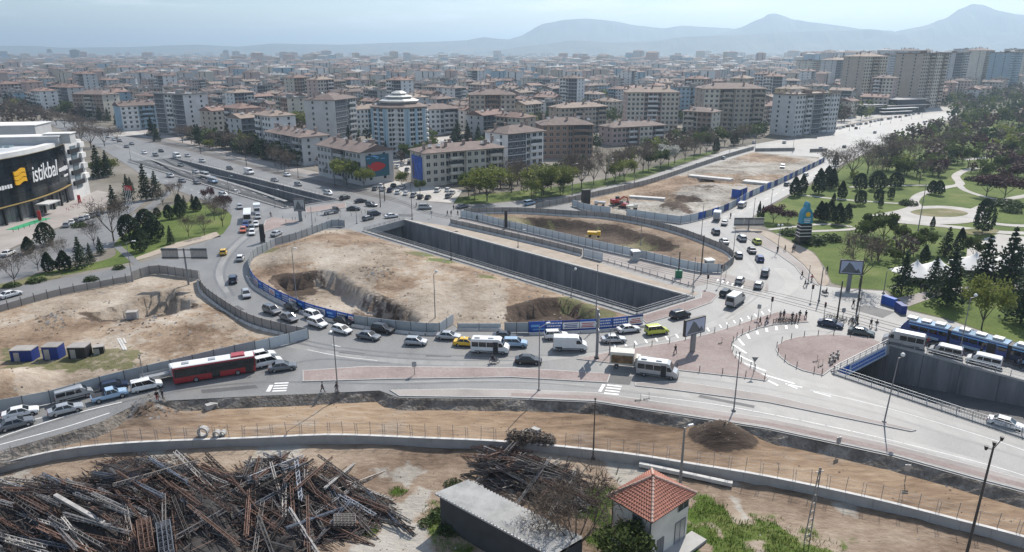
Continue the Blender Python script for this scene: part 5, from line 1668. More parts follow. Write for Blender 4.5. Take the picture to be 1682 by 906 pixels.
def car(kind,u,v,d,color,label,z=0.0,far=False,scale=1.0,name=None,group=VEHGROUP,roofbox=None):
 m=car_meshes(kind); s=m['s']
 # (u, v) is the contact line nearest the camera: move to the centre
 p=G(u,v,z)
 rz=heading(u,v,d,z)
 p=p + Vector((0,1,0))*(s['W']*.5*abs(math.cos(rz)) + s['L']*.38*abs(math.sin(rz)))
 o=empty(name or ("taxi" if color=='yellow' else "car"),(p.x,p.y,z),rz,label,"taxi" if color=='yellow' else "car",group)
 o.scale=(scale,)*3
 c=CP_[color]
 mlink("body",m['body'],o,c); mlink("window",m['window'],o); mlink("roof",m['roof'],o,c)
 wt,wr=wheel_meshes()
 for x in s['wx']:
  for sg in (-1,1):
   w_=mlink("wheel",wt,o,loc=(x,sg*(s['W']/2 - .115),.31))
   if not far: mlink("rim",wr,w_)
 if not far:
  mlink("bumper",m['trim'],o)
  x0,x1=s['st'][0][0],s['st'][-1][0]
  for sg in (-1,1):
   mlink("headlight",m['hl'],o,loc=(x1 - .16,sg*s['W']*.36,m['hz'])); mlink("taillight",m['tl'],o,loc=(x0 + .06,sg*s['W']*.385,m['tz']))
   mlink("mirror",m['mi'],o,loc=(s['gb'][1] - .55,sg*(s['W']/2 + .06),s['gb'][3] + .06))
  mlink("number_plate",m['pl'],o,loc=(x0 - .02,0,s['st'][4][2] + .42))
 if roofbox:
  mb=MB(); mb.box((-.3,0,s['H'] + .06),(.22,.5,.16)); mb.build("roof_sign",M['plate'],o)
 return o
def van_meshes(kind):
 if kind in VM: return VM[kind]
 SP_={'panel_van': dict(L=5.9,W=2.05,H=2.6,prof=[(-2.95,.42),(-2.95,2.45),(-2.8,2.58),(1.1,2.6),(1.5,2.45),(2.15,1.55),(2.75,1.25),(2.95,1.05),(2.95,.42)],wx=(-1.8,2.0),ws=((1.52,2.4),(2.12,1.6)),side=[(1.05,1.95,1.45,2.1)],rear=True),
   'minibus': dict(L=6.6,W=2.05,H=2.75,prof=[(-3.3,.42),(-3.3,2.5),(-3.1,2.68),(1.5,2.75),(1.95,2.55),(2.5,1.6),(3.1,1.3),(3.3,1.05),(3.3,.42)],wx=(-2.0,2.3),ws=((1.97,2.48),(2.47,1.65)),side=[(-3.1,-1.95,1.35,2.2),(-1.85,-.6,1.35,2.2),(-.5,.6,1.35,2.2),(1.55,2.3,1.4,2.1)],rear=True),
   'coach': dict(L=9.5,W=2.4,H=3.0,prof=[(-4.75,.45),(-4.75,2.8),(-4.6,3.0),(4.3,3.0),(4.6,2.8),(4.75,1.3),(4.75,.45)],wx=(-2.6,3.0),ws=((4.6,2.7),(4.74,1.35)),side=[(-4.5 + 1.5*k,-3.1 + 1.5*k,1.4,2.5) for k in range(6)],rear=True),
   'minivan': dict(L=5.0,W=1.92,H=1.95,prof=[(-2.5,.36),(-2.5,1.6),(-2.36,1.9),(.9,1.95),(1.2,1.85),(1.85,1.18),(2.35,1.0),(2.5,.8),(2.5,.36)],wx=(-1.55,1.65),ws=((1.22,1.8),(1.82,1.22)),side=[(-2.3,-1.1,1.12,1.7),(-1.0,.1,1.12,1.7),(.2,1.05,1.12,1.7)],rear=True)}
 s=SP_[kind]
 w_=s['W']/2
 b=MB()
 pr=s['prof']
 cz=sum(p[1] for p in pr)/len(pr)
 def sec(y,k):
  return [(x*(1 - (1 - k)*.35),y,cz + (z - cz)*k) for x,z in pr]
 def sec2(y,k,tum):
  return [(x*(1 - (1 - k)*.35),y*(1 - tum*max(0,(z - 1.2)/s['H'])),cz + (z - cz)*k) for x,z in pr]
 b.loft([sec2(-w_,.965,.12),sec2(-w_*.955,1,.12),sec2(w_*.955,1,.12),sec2(w_,.965,.12)])
 g=MB()
 (xa,za),(xb,zb)=s['ws']
 wt=w_*.80
 nx,nz_=(za - zb),(xb - xa); nl=math.hypot(nx,nz_); ox,oz=nx/nl*.02,nz_/nl*.02
 g.quad((xb + ox,-w_*.88,zb + oz),(xb + ox,w_*.88,zb + oz),(xa + ox,wt,za + oz),(xa + ox,-wt,za + oz))
 for (x0,x1,z0,z1) in s['side']:
  for sg in (-1,1):
   def Y(z): return sg*(w_*(1 - .12*max(0,(z - 1.2)/s['H'])) + .012)
   xr=x1 - (.25 if x1 > s['prof'][4][0] - .6 and kind !='coach' else 0)
   q=[(x0,Y(z0),z0),(x1,Y(z0),z0),(xr,Y(z1),z1),(x0,Y(z1),z1)]
   g.quad(*(q if sg < 0 else q[::-1]))
 if s['rear']:
  x=pr[0][0] - .012
  hb=1.35 if s['H'] > 2.2 else 1.1
  g.quad((x,w_*.8,hb),(x,-w_*.8,hb),(x,-w_*.72,pr[1][1] - .15),(x,w_*.72,pr[1][1] - .15))
 tr=MB()
 tr.box((pr[0][0] + .06,0,.5),(.22,s['W']*.93,.2)); tr.box((pr[-1][0] - .06,0,.55),(.24,s['W']*.93,.3))
 for sg in (-1,1):
  tr.box((0,sg*w_*.985,.6),(s['L']*.8,.05,.14))
 hl,tl,mi=MB(),MB(),MB()
 hl.box((0,0,0),(.16,.3,.24)); tl.box((0,0,0),(.06,.14,.5)); mi.box((0,0,0),(.1,.18,.3))
 VM[kind]=dict(body=b.mesh("body",CP_['white']),window=g.mesh("window",M['glass']),trim=tr.mesh("bumper",M['trim']),hl=hl.mesh("headlight",M['lamp_w']),tl=tl.mesh("taillight",M['lamp_r']),mi=mi.mesh("mirror",M['trim']),s=s)
 return VM[kind]
def van(kind,u,v,d,color,label,z=0.0,far=False,cat=None,group=VEHGROUP,extra=None):
 m=van_meshes(kind); s=m['s']
 p=G(u,v,z); rz=heading(u,v,d,z)
 p=p + Vector((0,1,0))*(s['W']*.5*abs(math.cos(rz)) + s['L']*.38*abs(math.sin(rz)))
 nm={'panel_van': "van",'minibus': "minibus",'coach': "bus",'minivan': "minivan"}[kind]
 o=empty(nm,(p.x,p.y,z),rz,label,cat or nm,group)
 mlink("body",m['body'],o,CP_[color]); mlink("window",m['window'],o)
 wt,wr=wheel_meshes(.36 if kind !='coach' else .46)
 r_=.36 if kind !='coach' else .46
 for x in s['wx']:
  for sg in (-1,1):
   w_=mlink("wheel",wt,o,loc=(x,sg*(s['W']/2 - .1),r_))
   if not far: mlink("rim",wr,w_)
 mlink("bumper",m['trim'],o)
 for sg in (-1,1):
  mlink("headlight",m['hl'],o,loc=(s['prof'][-1][0] - .1,sg*s['W']*.38,.95 if s['H'] > 2.2 else .8)); mlink("taillight",m['tl'],o,loc=(s['prof'][0][0] - .005,sg*s['W']*.44,1.05))
  if not far: mlink("mirror",m['mi'],o,loc=(s['ws'][1][0] - .2,sg*(s['W']/2 + .12),s['ws'][1][1] + .15))
 if extra=='door':
  mb=MB(); mb.box((1.05,-s['W']/2 - .0,1.35),(.85,.08,1.9)); mb.build("open_door",M['trim'],o)
  mb=MB()
  for x in (-2.2,0.2): mb.box((x,0,s['H'] + .08),(.9,.9,.18))
  mb.build("roof_vent",CP_['white'],o)
 if extra=='skirt':
  mb=MB(); mb.box((-2.0,-s['W']/2 - .01,.72),(1.2,.06,.3)); mb.build("rear_wheel_cover",M['trim'],o)
 return o
def pickup(u,v,d,color,label,flat=False,box=None,group=VEHGROUP,far=False):
 p=G(u,v); rz=heading(u,v,d)
 p=p + Vector((0,1,0))*(.95*abs(math.cos(rz)) + 1.9*abs(math.sin(rz)))
 nm="truck" if (flat or box) else "pickup"
 o=empty(nm,p,rz,label,nm,group)
 c=CP_[color]
 if not (flat or box):
  b=MB(); b.loft([ring(*q) for q in [(-2.5,.82,.5,.98),(-2.45,.88,.42,1.02),(-.6,.9,.38,1.02),(.0,.9,.36,1.06),(1.2,.9,.36,1.05),(1.9,.88,.38,.98),(2.35,.82,.42,.86),(2.48,.72,.5,.74)]])
  b.build("body",c,o)
  mb=MB(); mb.box((-1.5,0,1.035),(1.75,1.5,.03)); mb.build("load_bed",M['trim'],o)
  g=MB(); g.loft([[(-.55,-.82,1.02),(1.25,-.82,1.02),(1.25,.82,1.02),(-.55,.82,1.02)],[(-.42,-.68,1.62),(.55,-.68,1.62),(.55,.68,1.62),(-.42,.68,1.62)]]); g.build("window",M['glass'],o)
  r=MB(); r.box((.06,0,1.65),(1.08,1.42,.07))
  for sg in (-1,1):
   for a,q in (((-.55,.82),(-.42,.68)),((1.25,.82),(.55,.68)),((.3,.83),(.1,.69))):
    r.beam((a[0],sg*a[1],1.02),(q[0],sg*q[1],1.63),.09,.07)
  r.build("roof",c,o); wx=(-1.6,1.55)
 else:
  b=MB(); b.loft([[(x,-.92*k,z) for x,z in ((1.2,.5),(1.25,2.0),(1.45,2.15),(2.1,2.1),(2.75,1.2),(2.85,.5))] if False else [(x,s_,z) for x,z in ((1.2,.5),(1.25,2.0),(1.45,2.15),(2.1,2.1),(2.75,1.2),(2.85,.5))] for k,s_ in ((1,-.92),(1,.92))])
  b.build("cab",c,o)
  g=MB(); g.quad((2.74,-.8,1.25),(2.74,.8,1.25),(2.15,.76,2.04),(2.15,-.76,2.04))
  for sg in (-1,1):
   q=[(1.5,sg*.93,1.25),(2.5,sg*.93,1.25),(2.05,sg*.93,1.95),(1.5,sg*.93,1.95)]
   g.quad(*(q if sg < 0 else q[::-1]))
  g.build("window",M['glass'],o)
  fr=MB(); fr.box((-.6,0,.72),(3.8,1.0,.2)); fr.build("chassis",M['trim'],o)
  if box:
   bb=MB(); bb.box((-.85,0,1.9),(3.9,2.1,2.1)); bo=bb.build("box_body",CP_[box[0]],o)
   if box[1]:
    s_=MB()
    for sg in (-1,1): s_.box((-.85,sg*1.06,1.75),(3.5,.04,1.4))
    s_.build("side_panel",CP_[box[1]],o)
   dd=MB(); dd.box((-2.82,0,1.85),(.05,1.9,1.8)); dd.build("rear_door",M['galv'],o)
  else:
   bb=MB(); bb.box((-.95,0,.92),(4.2,2.0,.14))
   for sg in (-1,1): bb.box((-.95,sg*1.0,1.15),(4.2,.06,.36))
   bb.build("load_bed",M['galv'],o)
  wx=(-1.7,2.0)
 wt,wr=wheel_meshes(.36)
 for x in wx:
  for sg in (-1,1):
   w_=mlink("wheel",wt,o,loc=(x,sg*.82,.36)); mlink("rim",wr,w_)
 xr=-2.5 if not (flat or box) else -2.85
 for sg in (-1,1):
  mb=MB(); mb.box((xr - .02,sg*.8,.85),(.06,.16,.2)); mb.build("taillight",M['lamp_r'],o)
  mb=MB(); mb.box((2.4 if xr > -2.6 else 2.84,sg*.66,.78),(.12,.28,.15)); mb.build("headlight",M['lamp_w'],o)
 return o
def city_bus(u,v,d,label):
 p=G(u,v); rz=heading(u,v,d)
 p=p + Vector((0,1,0))*(1.28*abs(math.cos(rz)) + 3*abs(math.sin(rz)))
 o=empty("city_bus",p,rz,label,"bus",VEHGROUP)
 L,W=12.2,2.55
 b=MB()
 def sec(x,k=1.0):
  return [(x,-W/2*k,.35),(x,-W/2*k,2.75),(x,-W/2*.93*k,2.92),(x,W/2*.93*k,2.92),(x,W/2*k,2.75),(x,W/2*k,.35)]
 b.loft([sec(-L/2,.96),sec(-L/2 + .1),sec(L/2 - .25),sec(L/2,.93)]); b.build("body",CP_['bus red'],o)
 r=MB(); r.loft([[(x,-1.18*k,z),(x,1.18*k,z),(x,1.0*k,z + .12),(x,-1.0*k,z + .12)] for x,k,z in ((-6.05,1,2.9),(5.95,1,2.9))]); ro=r.build("roof",CP_['white'],o)
 for x,c,sz in ((3.6,'red',(2.2,1.7,.26)),(-.3,'white',(1.1,.9,.12)),(-4.2,'white',(1.1,.9,.12))):
  mb=MB(); mb.box((x,0,3.02 + sz[2]/2),sz,taper=.88); mb.build("roof_unit" if c=='red' else "roof_hatch",CP_[c] if c=='red' else M['galv'],ro)
 for sg in (-1,1):
  MB().box((0,sg*(W/2 - .01),1.98),(L - .3,.03,1.42)).build("window_band",M['trim'],o)
  for k in range(7):
   x0=-5.7 + k*1.52
   if sg < 0 and k in (3,6): continue
   g=MB(); g.box((x0 + .7,sg*(W/2 + .005),1.95),(1.42,.03,1.15)); g.build("window",M['glass'],o)
 for x in (.05,5.1):
  g=MB(); g.box((x - 0.6 + .6,-W/2 - .008,1.5),(1.2,.04,2.2)); dd=g.build("door",M['glass'],o)
  mb=MB(); mb.box((x,-W/2 - .03,1.5),(.06,.03,2.2)); mb.build("door_post",M['trim'],dd)
 g=MB(); g.box((L/2 + .005,0,1.85),(.05,2.2,1.5)); g.build("windscreen",M['glass'],o)
 g=MB(); g.box((-L/2 - .005,0,2.1),(.05,2.0,1.0)); g.build("rear_window",M['glass'],o)
 wt,wr=wheel_meshes(.48,.3)
 for x in (-2.9,3.3):
  for sg in (-1,1):
   w_=mlink("wheel",wt,o,loc=(x,sg*1.13,.48)); mlink("rim",wr,w_)
 for sg in (-1,1):
  mb=MB(); mb.box((L/2 + .0,sg*.95,.8),(.06,.35,.2)); mb.build("headlight",M['lamp_w'],o)
  mb=MB(); mb.box((-L/2 - .0,sg*1.1,1.0),(.05,.15,.5)); mb.build("taillight",M['lamp_r'],o)
  mb=MB(); mb.beam((5.9,sg*1.2,2.6),(6.4,sg*1.5,2.35),.06,.06); mb.box((6.42,sg*1.5,2.05),(.12,.2,.5)); mb.build("mirror",M['trim'],o)
def tram(pts,label):
 """an articulated tram along ground points, head first"""
 path=smooth_path(GL(pts),12)
 root=empty("tram",path[0],0,label,"tram",world=True)
 dist=[0]
 for a,b in zip(path,path[1:]): dist.append(dist[-1] + (b - a).length)
 def at(s):
  for i in range(len(path) - 1):
   if dist[i + 1] >=s: return path[i].lerp(path[i + 1],(s - dist[i])/(dist[i + 1] - dist[i]))
  return path[-1] + (path[-1] - path[-2]).normalized()*(s - dist[-1])
 s=0.0
 W=2.45
 for k,L in enumerate((7.6,8.6,6.2,8.6,6.2)):
  a,b=at(s),at(s + L)
  d=(b - a).normalized(); n=Vector((-d.y,d.x,0)); rz=math.atan2(d.y,d.x)
  c=(a + b)/2
  bl=(b - a).length
  mb=MB()
  mb.box((c.x,c.y,1.75),(bl,W,2.3),rz)
  if k==0:
   mb=MB()
   def sec(t,kz,kw): return [tuple(a + d*t + n*(W/2*q*kw) + Vector((0,0,z))) for q,z in ((-1,.6),(-1,2.9*kz),(1,2.9*kz),(1,.6))]
   mb.loft([sec(.0,.55,.8),sec(.5,.82,.94),sec(1.3,1,1),sec(bl,1,1)])
  body=mb.build("car_body",CP_['blue'] if k !=2 else CP_['navy'],root)
  for nm,z,h,m_,ex in (("roof_band",3.02,.26,CP_['light blue'],.02),("upper_stripe",2.55,.2,M['blue_pale'],.03),("skirt",.78,.5,CP_['light blue'],.05)):
   q=MB(); ins=1.2 if (k==0) else .05
   cc=c + d*(ins/2)
   wl=bl - .1 - ins
   if nm=="skirt": wl*=.62
   q.box((cc.x,cc.y,z),(wl,W + ex,h),rz); q.build(nm,m_,root)
  nw=int(bl/1.4)
  for i in range(nw):
   t=(i + .5)/nw
   if k==0 and t < .2: continue
   p=a + d*(bl*t)
   for sg in (-1,1):
    q=MB(); q.box((p.x + n.x*sg*(W/2 + .005),p.y + n.y*sg*(W/2 + .005),2.02),(bl/nw*.86,.04,.78),rz); q.build("window",M['glass'],root)
  for sg in (-1,1):
   p=c + n*(sg*(W/2 + .012)) + d*(bl*.24)
   if k !=0:
    q=MB(); q.box((p.x,p.y,1.6),(1.3,.05,1.95),rz); q.build("door",M['trim'],root)
  q=MB()
  for i in range(3):
   p=a + d*(bl*(.2 + .3*i)); q.box((p.x,p.y,3.36),(1.5,1.5,.4 if i !=1 else .26),rz)
  q.build("roof_equipment",M['galv'],root,stuff=True)
  q=MB()
  for t in (.25,.75):
   p=a + d*(bl*t); q.box((p.x,p.y,.4),(1.8,1.6,.55),rz)
  q.build("bogie",M['trim'],root,stuff=True)
  if k==0:
   p=a + d*.32
   q=MB(); q.loft([[tuple(a + d*t + n*(w_*1.0) + Vector((0,0,z))) for w_ in (-.95,.95)] + [tuple(a + d*(t - .03) + n*w_ + Vector((0,0,z + .01))) for w_ in (.95,-.95)] for t,z in ((.02,1.5),(.9,2.75))]); q.build("windscreen",M['glass'],root)
   q=MB(); q.box((p.x - d.x*.25,p.y - d.y*.25,1.0),(.5,W*.8,.8),rz); q.build("cab_front",CP_['white'],root)
   for sg in (-1,1):
    q=MB(); pp=a - d*.2 + n*(sg*.75); q.box((pp.x,pp.y,1.25),(.2,.35,.2),rz); q.build("headlight",M['lamp_w'],root)
  s +=L
  if k < 4:
   p=at(s + .3); q=MB(); q.box((p.x,p.y,1.7),(.75,W*.86,2.5),rz); q.build("joint",M['trim'],root)
   s +=.6
  if k==2:
   p=c; q=MB()
   q.beam((p.x,p.y,3.5),(p.x + d.x*1.1,p.y + d.y*1.1,4.5),.08,.08); q.beam((p.x + d.x*1.1,p.y + d.y*1.1,4.5),(p.x - d.x*.4,p.y - d.y*.4,5.4),.08,.08)
   q.beam(tuple(p - d*.4 + n*.9 + Vector((0,0,5.42))),tuple(p - d*.4 - n*.9 + Vector((0,0,5.42))),.1,.1); q.build("pantograph",M['galv'],root)
tram([(1480,546),(1540,560),(1620,581),(1690,600),(1800,630)],"long articulated blue tram with pale stripes standing by the park")

# ---------------- traffic
city_bus(345,628,(30,-5),"red city bus with white roof on the lower left road")
car('sedan',22,692,(18,-4),'white',"white sedan at the left edge, front car of the lane beside the dark one")
car('sedan',12,712,(18,-5),'grey',"dark grey sedan cut by the left edge, nearest the camera on the lower road")
car('sedan',97,687,(18,-4.5),'silver',"silver sedan by the white lane line on the lower left road")
van('minivan',110,664,(18,-4.5),'silver',"silver-grey people carrier with dark roof windows on the lower left road")
pickup(170,664,(18,-4.5),'light blue',"light blue pickup with open bed on the lower left road")
car('hatchback',180,646,(18,-4),'navy',"dark navy hatchback between the hoarding and the blue pickup")
car('mpv',233,647,(18,-4),'white',"white high-roofed car waiting behind the red bus")
pickup(258,632,(18,-4),'white',"small white flatbed truck beside the rear of the red bus",flat=True)
car('suv',426,596,(18,-4),'white',"white off-road car just ahead of the red bus")
car('mpv',436,606,(18,-4),'white',"white van with red side panel between the bus and the dark sedan")
car('sedan',460,613,(18,-2.5),'grey',"dark grey sedan ahead of the red bus beside the paved island tip")
car('hatchback',363,420,(4,-16),'yellow',"yellow taxi alone on the ring road by the sign gantry",roofbox=True)
car('hatchback',391,430,(6,-14),'white',"white hatchback near the hoarding behind the lone yellow taxi")
car('suv',378,467,(2,-14),'navy',"dark navy off-road car on the left of the ring road")
car('hatchback',400,491,(4,14),'silver',"silver hatchback on the ring road below the navy car")
car('suv',442,519,(18,7),'grey',"dark grey off-road car last in the queue by the mesh fence")
car('sedan',478,513,(18,7),'black',"black sedan against the blue hoarding at the queue's tail")
car('sedan',470,531,(18,7),'grey',"grey sedan in the queue beside the mesh fence corner")
car('suv',512,528,(18,6),'white',"white off-road car half hidden behind another white one in the queue")
car('suv',518,541,(18,6),'white',"white off-road car at the tip of the left site fence")
car('sedan',562,536,(18,5),'black',"black sedan beside the end of the blue hoarding")
car('hatchback',559,551,(18,4.5),'white',"white hatchback behind the lamp post in the queue")
car('suv',627,550,(18,3),'black',"black off-road car along the grey hoarding")
car('sedan',603,561,(18,3),'grey',"dark grey sedan in front of the black off-road car")
car('hatchback',682,569,(18,1.0),'silver',"silver hatchback alone in the middle of the near ring road")
car('sedan',736,560,(18,1),'silver',"silver sedan at the gap of the hoarding behind the yellow taxi")
car('sedan',765,571,(18,1),'yellow',"yellow taxi sedan behind the white minibus",roofbox=True)
van('minibus',805,583,(18,.8),'white',"white minibus with open dark side door on the near ring road",extra='door')
car('sedan',829,560,(18,.5),'black',"black sedan behind the white minibus with open door")
car('suv',846,572,(18,.3),'light blue',"pale blue off-road car ahead of the white minibus")
car('sedan',868,600,(18,.6),'black',"black sedan by the paved island under the thin lamp post")
car('suv',914,559,(18,-.6),'white',"white off-road car behind the large white van")
van('panel_van',937,578,(18,.4),'white',"large white panel van before the blue hoarding",extra='skirt')
car('sedan',1009,565,(18,-.6),'silver',"silver sedan under the tall sign mast")
car('sedan',1034,549,(18,-2),'white',"white sedan at the end of the blue hoarding")
car('mpv',1081,552,(18,-2),'lime',"lime yellow taxi van by the end of the blue hoarding")
car('suv',1120,526,(18,-4),'black',"black off-road car at the red paving of the trench end")
pickup(1032,608,(18,1.5),'cream',"small box truck with rusty sides behind the silver minibus",box=('cream','rust'))
van('minibus',1083,625,(18,2.6),'silver',"silver minibus with open door beside the red plaza",extra='door')
van('panel_van',1213,506,(10,-7),'silver',"grey-white panel van seen from behind on the right ring road")
car('hatchback',1196,489,(10,-7),'black',"black hatchback beside the grey-white van")
car('hatchback',1219,468,(6,-9),'silver',"silver hatchback crossing the tram rails, left of two")
car('hatchback',1250,476,(5,-9),'silver',"silver hatchback crossing the tram rails, right of two")
car('mpv',1261,456,(3,-9),'grey',"grey high-roofed car just before the tram rails")
car('hatchback',1251,431,(-5,-8),'blue',"deep blue hatchback on the right ring road")
car('hatchback',1216,425,(-5,-8),'silver',"silver hatchback near the fence corner of the crescent pit")
car('sedan',1238,417,(-6,-8),'grey',"dark grey sedan between the silver and lime cars")
car('hatchback',1246,402,(-7,-6),'lime',"lime yellow hatchback on the right ring road by the kerb")
car('suv',1221,397,(-7,-6),'silver',"silver off-road car beside the lime hatchback")
car('sedan',1192,402,(-7,-6),'silver',"silver sedan by the dark fence of the crescent pit")
car('suv',1178,386,(-6,-7),'grey',"grey off-road car alone below the white box truck")
car('sedan',1193,371,(4,-8),'silver',"silver sedan right behind the white box truck")
pickup(1181,363,(4,-8),'white',"white box truck by the corner of the blue hoarding",box=('white',None))
van('minivan',1222,342,(9,-6),'silver',"silver people carrier on the right avenue beside the blue hoarding")
car('hatchback',1295,306,(9,-6),'grey',"grey hatchback at the cypresses of the right avenue")
van('minivan',1288,277,(-3,8),'white',"white minivan on the avenue beyond the far hoarding",far=True)
car('sedan',1370,541,(18,3.5),'navy',"dark blue sedan at the crossing by the round red plaza")
car('sedan',1421,555,(18,3.2),'dark green',"dark green sedan near the banner bridge corner")
van('minibus',1494,576,(-18,-3.6),'silver',"silver minibus over the trench wall beside the tram head",group="vehicles on the tram street")
van('minivan',1563,591,(-18,-4),'silver',"silver van in the middle of the tram street",group="vehicles on the tram street")
van('minivan',1627,607,(-18,-4),'white',"white van nearest the right edge of the tram street",group="vehicles on the tram street")
car('sedan',1666,712,(18,5),'white',"white sedan at the right edge below the trench railing")
# ---- upper left of the junction
UG="vehicles waiting at the upper left of the junction"
for k,u,v,d,c,lab in (('hatchback',391,344,(3,10),'silver',"silver hatchback at the kerb of the showroom lawn"),('hatchback',421,360,(0,10),'silver',"silver hatchback under the rear of the white truck"),
  ('sedan',400,374,(-2,10),'blue',"bright blue car in front of the white coach"),('hatchback',396,383,(-3,10),'orange',"orange-red car at the front of the left lane"),
  ('sedan',417,373,(-2,10),'white',"white car in the middle of the right lane behind the coach"),('hatchback',410,380,(-2,10),'grey',"dark grey car just right of the orange-red car"),
  ('hatchback',411,387,(-3,10),'white',"white car at the very front of the waiting lanes"),('sedan',451,389,(14,-7),'silver',"silver sedan by the hoarding at the red paving")):
 car(k,u,v,d,c,lab,group=UG)
van('coach',400,366,(-1,10),'white',"white coach with dark windscreen facing the camera by the lawn",group=UG)
pickup(419,352,(0,10),'white',"white box truck above the waiting cars beside the coach",box=('white',None),group=UG)
NG="vehicles at the crossing above the trench"
pickup(541,353,(16,-3),'grey',"long grey recovery truck with empty bed by the small red paving",flat=True,group=NG)
for k,u,v,d,c,lab in (('suv',565,329,(14,-4),'black',"black off-road car at the trench corner by the rails"),('sedan',591,334,(16,-2),'black',"black sedan beside the rails above the crossing"),
  ('suv',609,340,(14,2),'grey',"grey off-road car in the middle of the crossing"),('sedan',580,346,(14,0),'black',"black sedan right of the recovery truck"),
  ('mpv',613,356,(16,-3),'navy',"dark navy van at the bridge edge"),('hatchback',603,363,(16,-4),'grey',"grey-blue hatchback nearest the bridge edge"),
  ('sedan',642,359,(16,-2),'white',"white sedan on the bridge edge right of the others"),('mpv',698,344,(16,0),'silver',"silver van crossing above the trench corner"),
  ('sedan',759,343,(14,-2),'grey',"dark grey car at the verge by the crescent fence"),('mpv',870,338,(14,-3),'light blue',"pale blue van at the mouth of the new road"),('sedan',886,334,(14,-3),'grey',"dark car next to the pale blue van")):
 car(k,u,v,d,c,lab,group=NG)
# ---- left avenue
LG="cars on the left avenue"
q=[(214,238,'grey'),(235,253,'white'),(253,257,'grey'),(262,250,'black'),(306,258,'silver'),(330,267,'silver'),(319,285,'silver'),(375,279,'black'),(277,292,'silver'),(296,300,'grey'),(321,303,'grey'),
  (364,324,'silver'),(449,299,'grey'),(488,306,'grey'),(537,321,'silver'),(194,233,'grey'),(185,231,'silver'),(175,226,'white'),(205,243,'grey'),(470,290,'white')]
LW={'grey': "grey",'white': "white",'black': "black",'silver': "silver",'dark green': "dark green"}
PL={(214,238): "near the far curve",(235,253): "heading down past the divider",(253,257): "left of the black one",(262,250): "in the far lane",(306,258): "beside the ramp head",(330,267): "on the lane above the ramp wall",(290,271): "entering the ramp",
  (319,285): "beside a lamp post before the ramp",(375,279): "above the ramp wall in the middle",(277,292): "highest on the side lane",(296,300): "second down the side lane",(321,303): "third down the side lane",(364,324): "lowest on the side lane under trees",
  (449,299): "above the ramp wall",(488,306): "between rails and ramp wall",(537,321): "at the low end above the ramp",(194,233): "under the divider trees",(185,231): "left of the divider trees",(175,226): "farthest up the avenue",(205,243): "at the divider nose",(470,290): "on the pavement by the rails"}
for i,(u,v,c) in enumerate(q):
 car(('sedan','hatchback','suv')[i % 3],u,v,(18,5.2),c,f"{LW[c]} car on the left avenue {PL[(u, v)]}",far=True,group=LG)
van('panel_van',287,260,(18,5),'white',"white van at the ramp head on the left avenue",far=True,group=LG)
van('panel_van',406,287,(18,5),'white',"white van above the ramp wall on the left avenue",far=True,group=LG)
def rampz(u):
 return 0
n0_,f0_,f1_,n1_=q3
def ramp_car(kind,s,t,c,label,fn=car):
 """a car on the sinking ramp: s along it, t across"""
 p=n0_.lerp(n1_,s).lerp(f0_.lerp(f1_,s),t)
 z=-.1 + (-6.5)*s
 u,v=pix((p.x,p.y,z))
 d=(n1_ - n0_).normalized(); pu=pix((p.x + d.x*3,p.y + d.y*3,z))
 fn(kind,u,v,(pu[0] - u,pu[1] - v),c,label,z=z,far=True,group="vehicles on the sinking ramp")
ramp_car("hatchback",.16,.7,"dark green","dark green car entering the top of the sinking ramp")
ramp_car("minibus",.38,.55,'silver',"silver minibus upper of the vehicles on the sinking ramp",van)
ramp_car('panel_van',.46,.45,'light blue',"pale blue van on the sinking ramp",van)
ramp_car('hatchback',.62,.42,'white',"white car in the middle of the sinking ramp")
ramp_car('hatchback',.76,.34,'white',"white car low on the sinking ramp in the wall's shade")
ramp_car('sedan',.86,.5,'grey',"grey car lowest on the sinking ramp")
# a lorry down in the middle trench
tp=q1[0].lerp(q1[3],.33).lerp(q1[1].lerp(q1[2],.33),.30)
uu=pix((tp.x,tp.y,-7.4)); dd_=(q1[3] - q1[0]).normalized(); pu=pix((tp.x + dd_.x*3,tp.y + dd_.y*3,-7.4))
lor=pickup(740,420,(pu[0] - uu[0],pu[1] - uu[1]),'white',"pale box lorry down in the middle trench, only its top showing",box=('light blue',None),group="vehicles in the middle trench")
lor.location=(tp.x,tp.y,-7.35); lor.scale=(1.35,)*3
# ---- parked cars
PG="cars parked north of the junction"
prow=[(615,313,'grey'),(628,314,'silver'),(640,316,'navy'),(653,319,'white'),(666,321,'white'),(679,324,'silver'),(690,327,'black'),(702,328,'black'),(718,316,'white'),(735,315,'white'),(742,320,'silver'),(736,326,'grey'),(625,308,'white'),(645,308,'black'),(660,311,'silver')]
ordw=ORDW
for i,(u,v,c) in enumerate(prow):
 row="front row" if i < 8 else ("right corner" if i < 12 else "back row")
 k=i if i < 8 else (i - 8 if i < 12 else i - 12)
 car(('hatchback','sedan','suv')[i % 3],u,v,(6,-5),c,f"{c} parked car, {ordw[k]} from left in the {row} before the cream block",far=True,group=PG)
for i,(u,v,c) in enumerate([(660,273,'silver'),(672,271,'black'),(682,270,'white'),(652,276,'white'),(668,281,'grey'),(640,282,'white')]):
 car('hatchback',u,v,(5,-4),c,f"{c} parked car, {ordw[i]} listed in the lot between the two advert blocks" if False else f"{c} parked car {('at the back', 'in the middle', 'at the right', 'at the left', 'nearest the road', 'alone at the left end')[i]} of the lot between the advert blocks",far=True,group="cars parked between the advert blocks")
for i,(u,v,c) in enumerate([(104,374,'silver'),(112,370,'white'),(120,367,'grey'),(129,364,'silver'),(138,361,'white'),(147,358,'silver'),(155,355,'light blue')]):
 car(('hatchback','sedan')[i % 2],u,v,(5,-9),c,f"{c} car, {ordw[i]} from left in the row before the showroom",far=True,group="cars parked before the showroom")
car('sedan',6,422,(12,-6),'white',"white car at the left edge before the showroom",group="cars parked before the showroom")
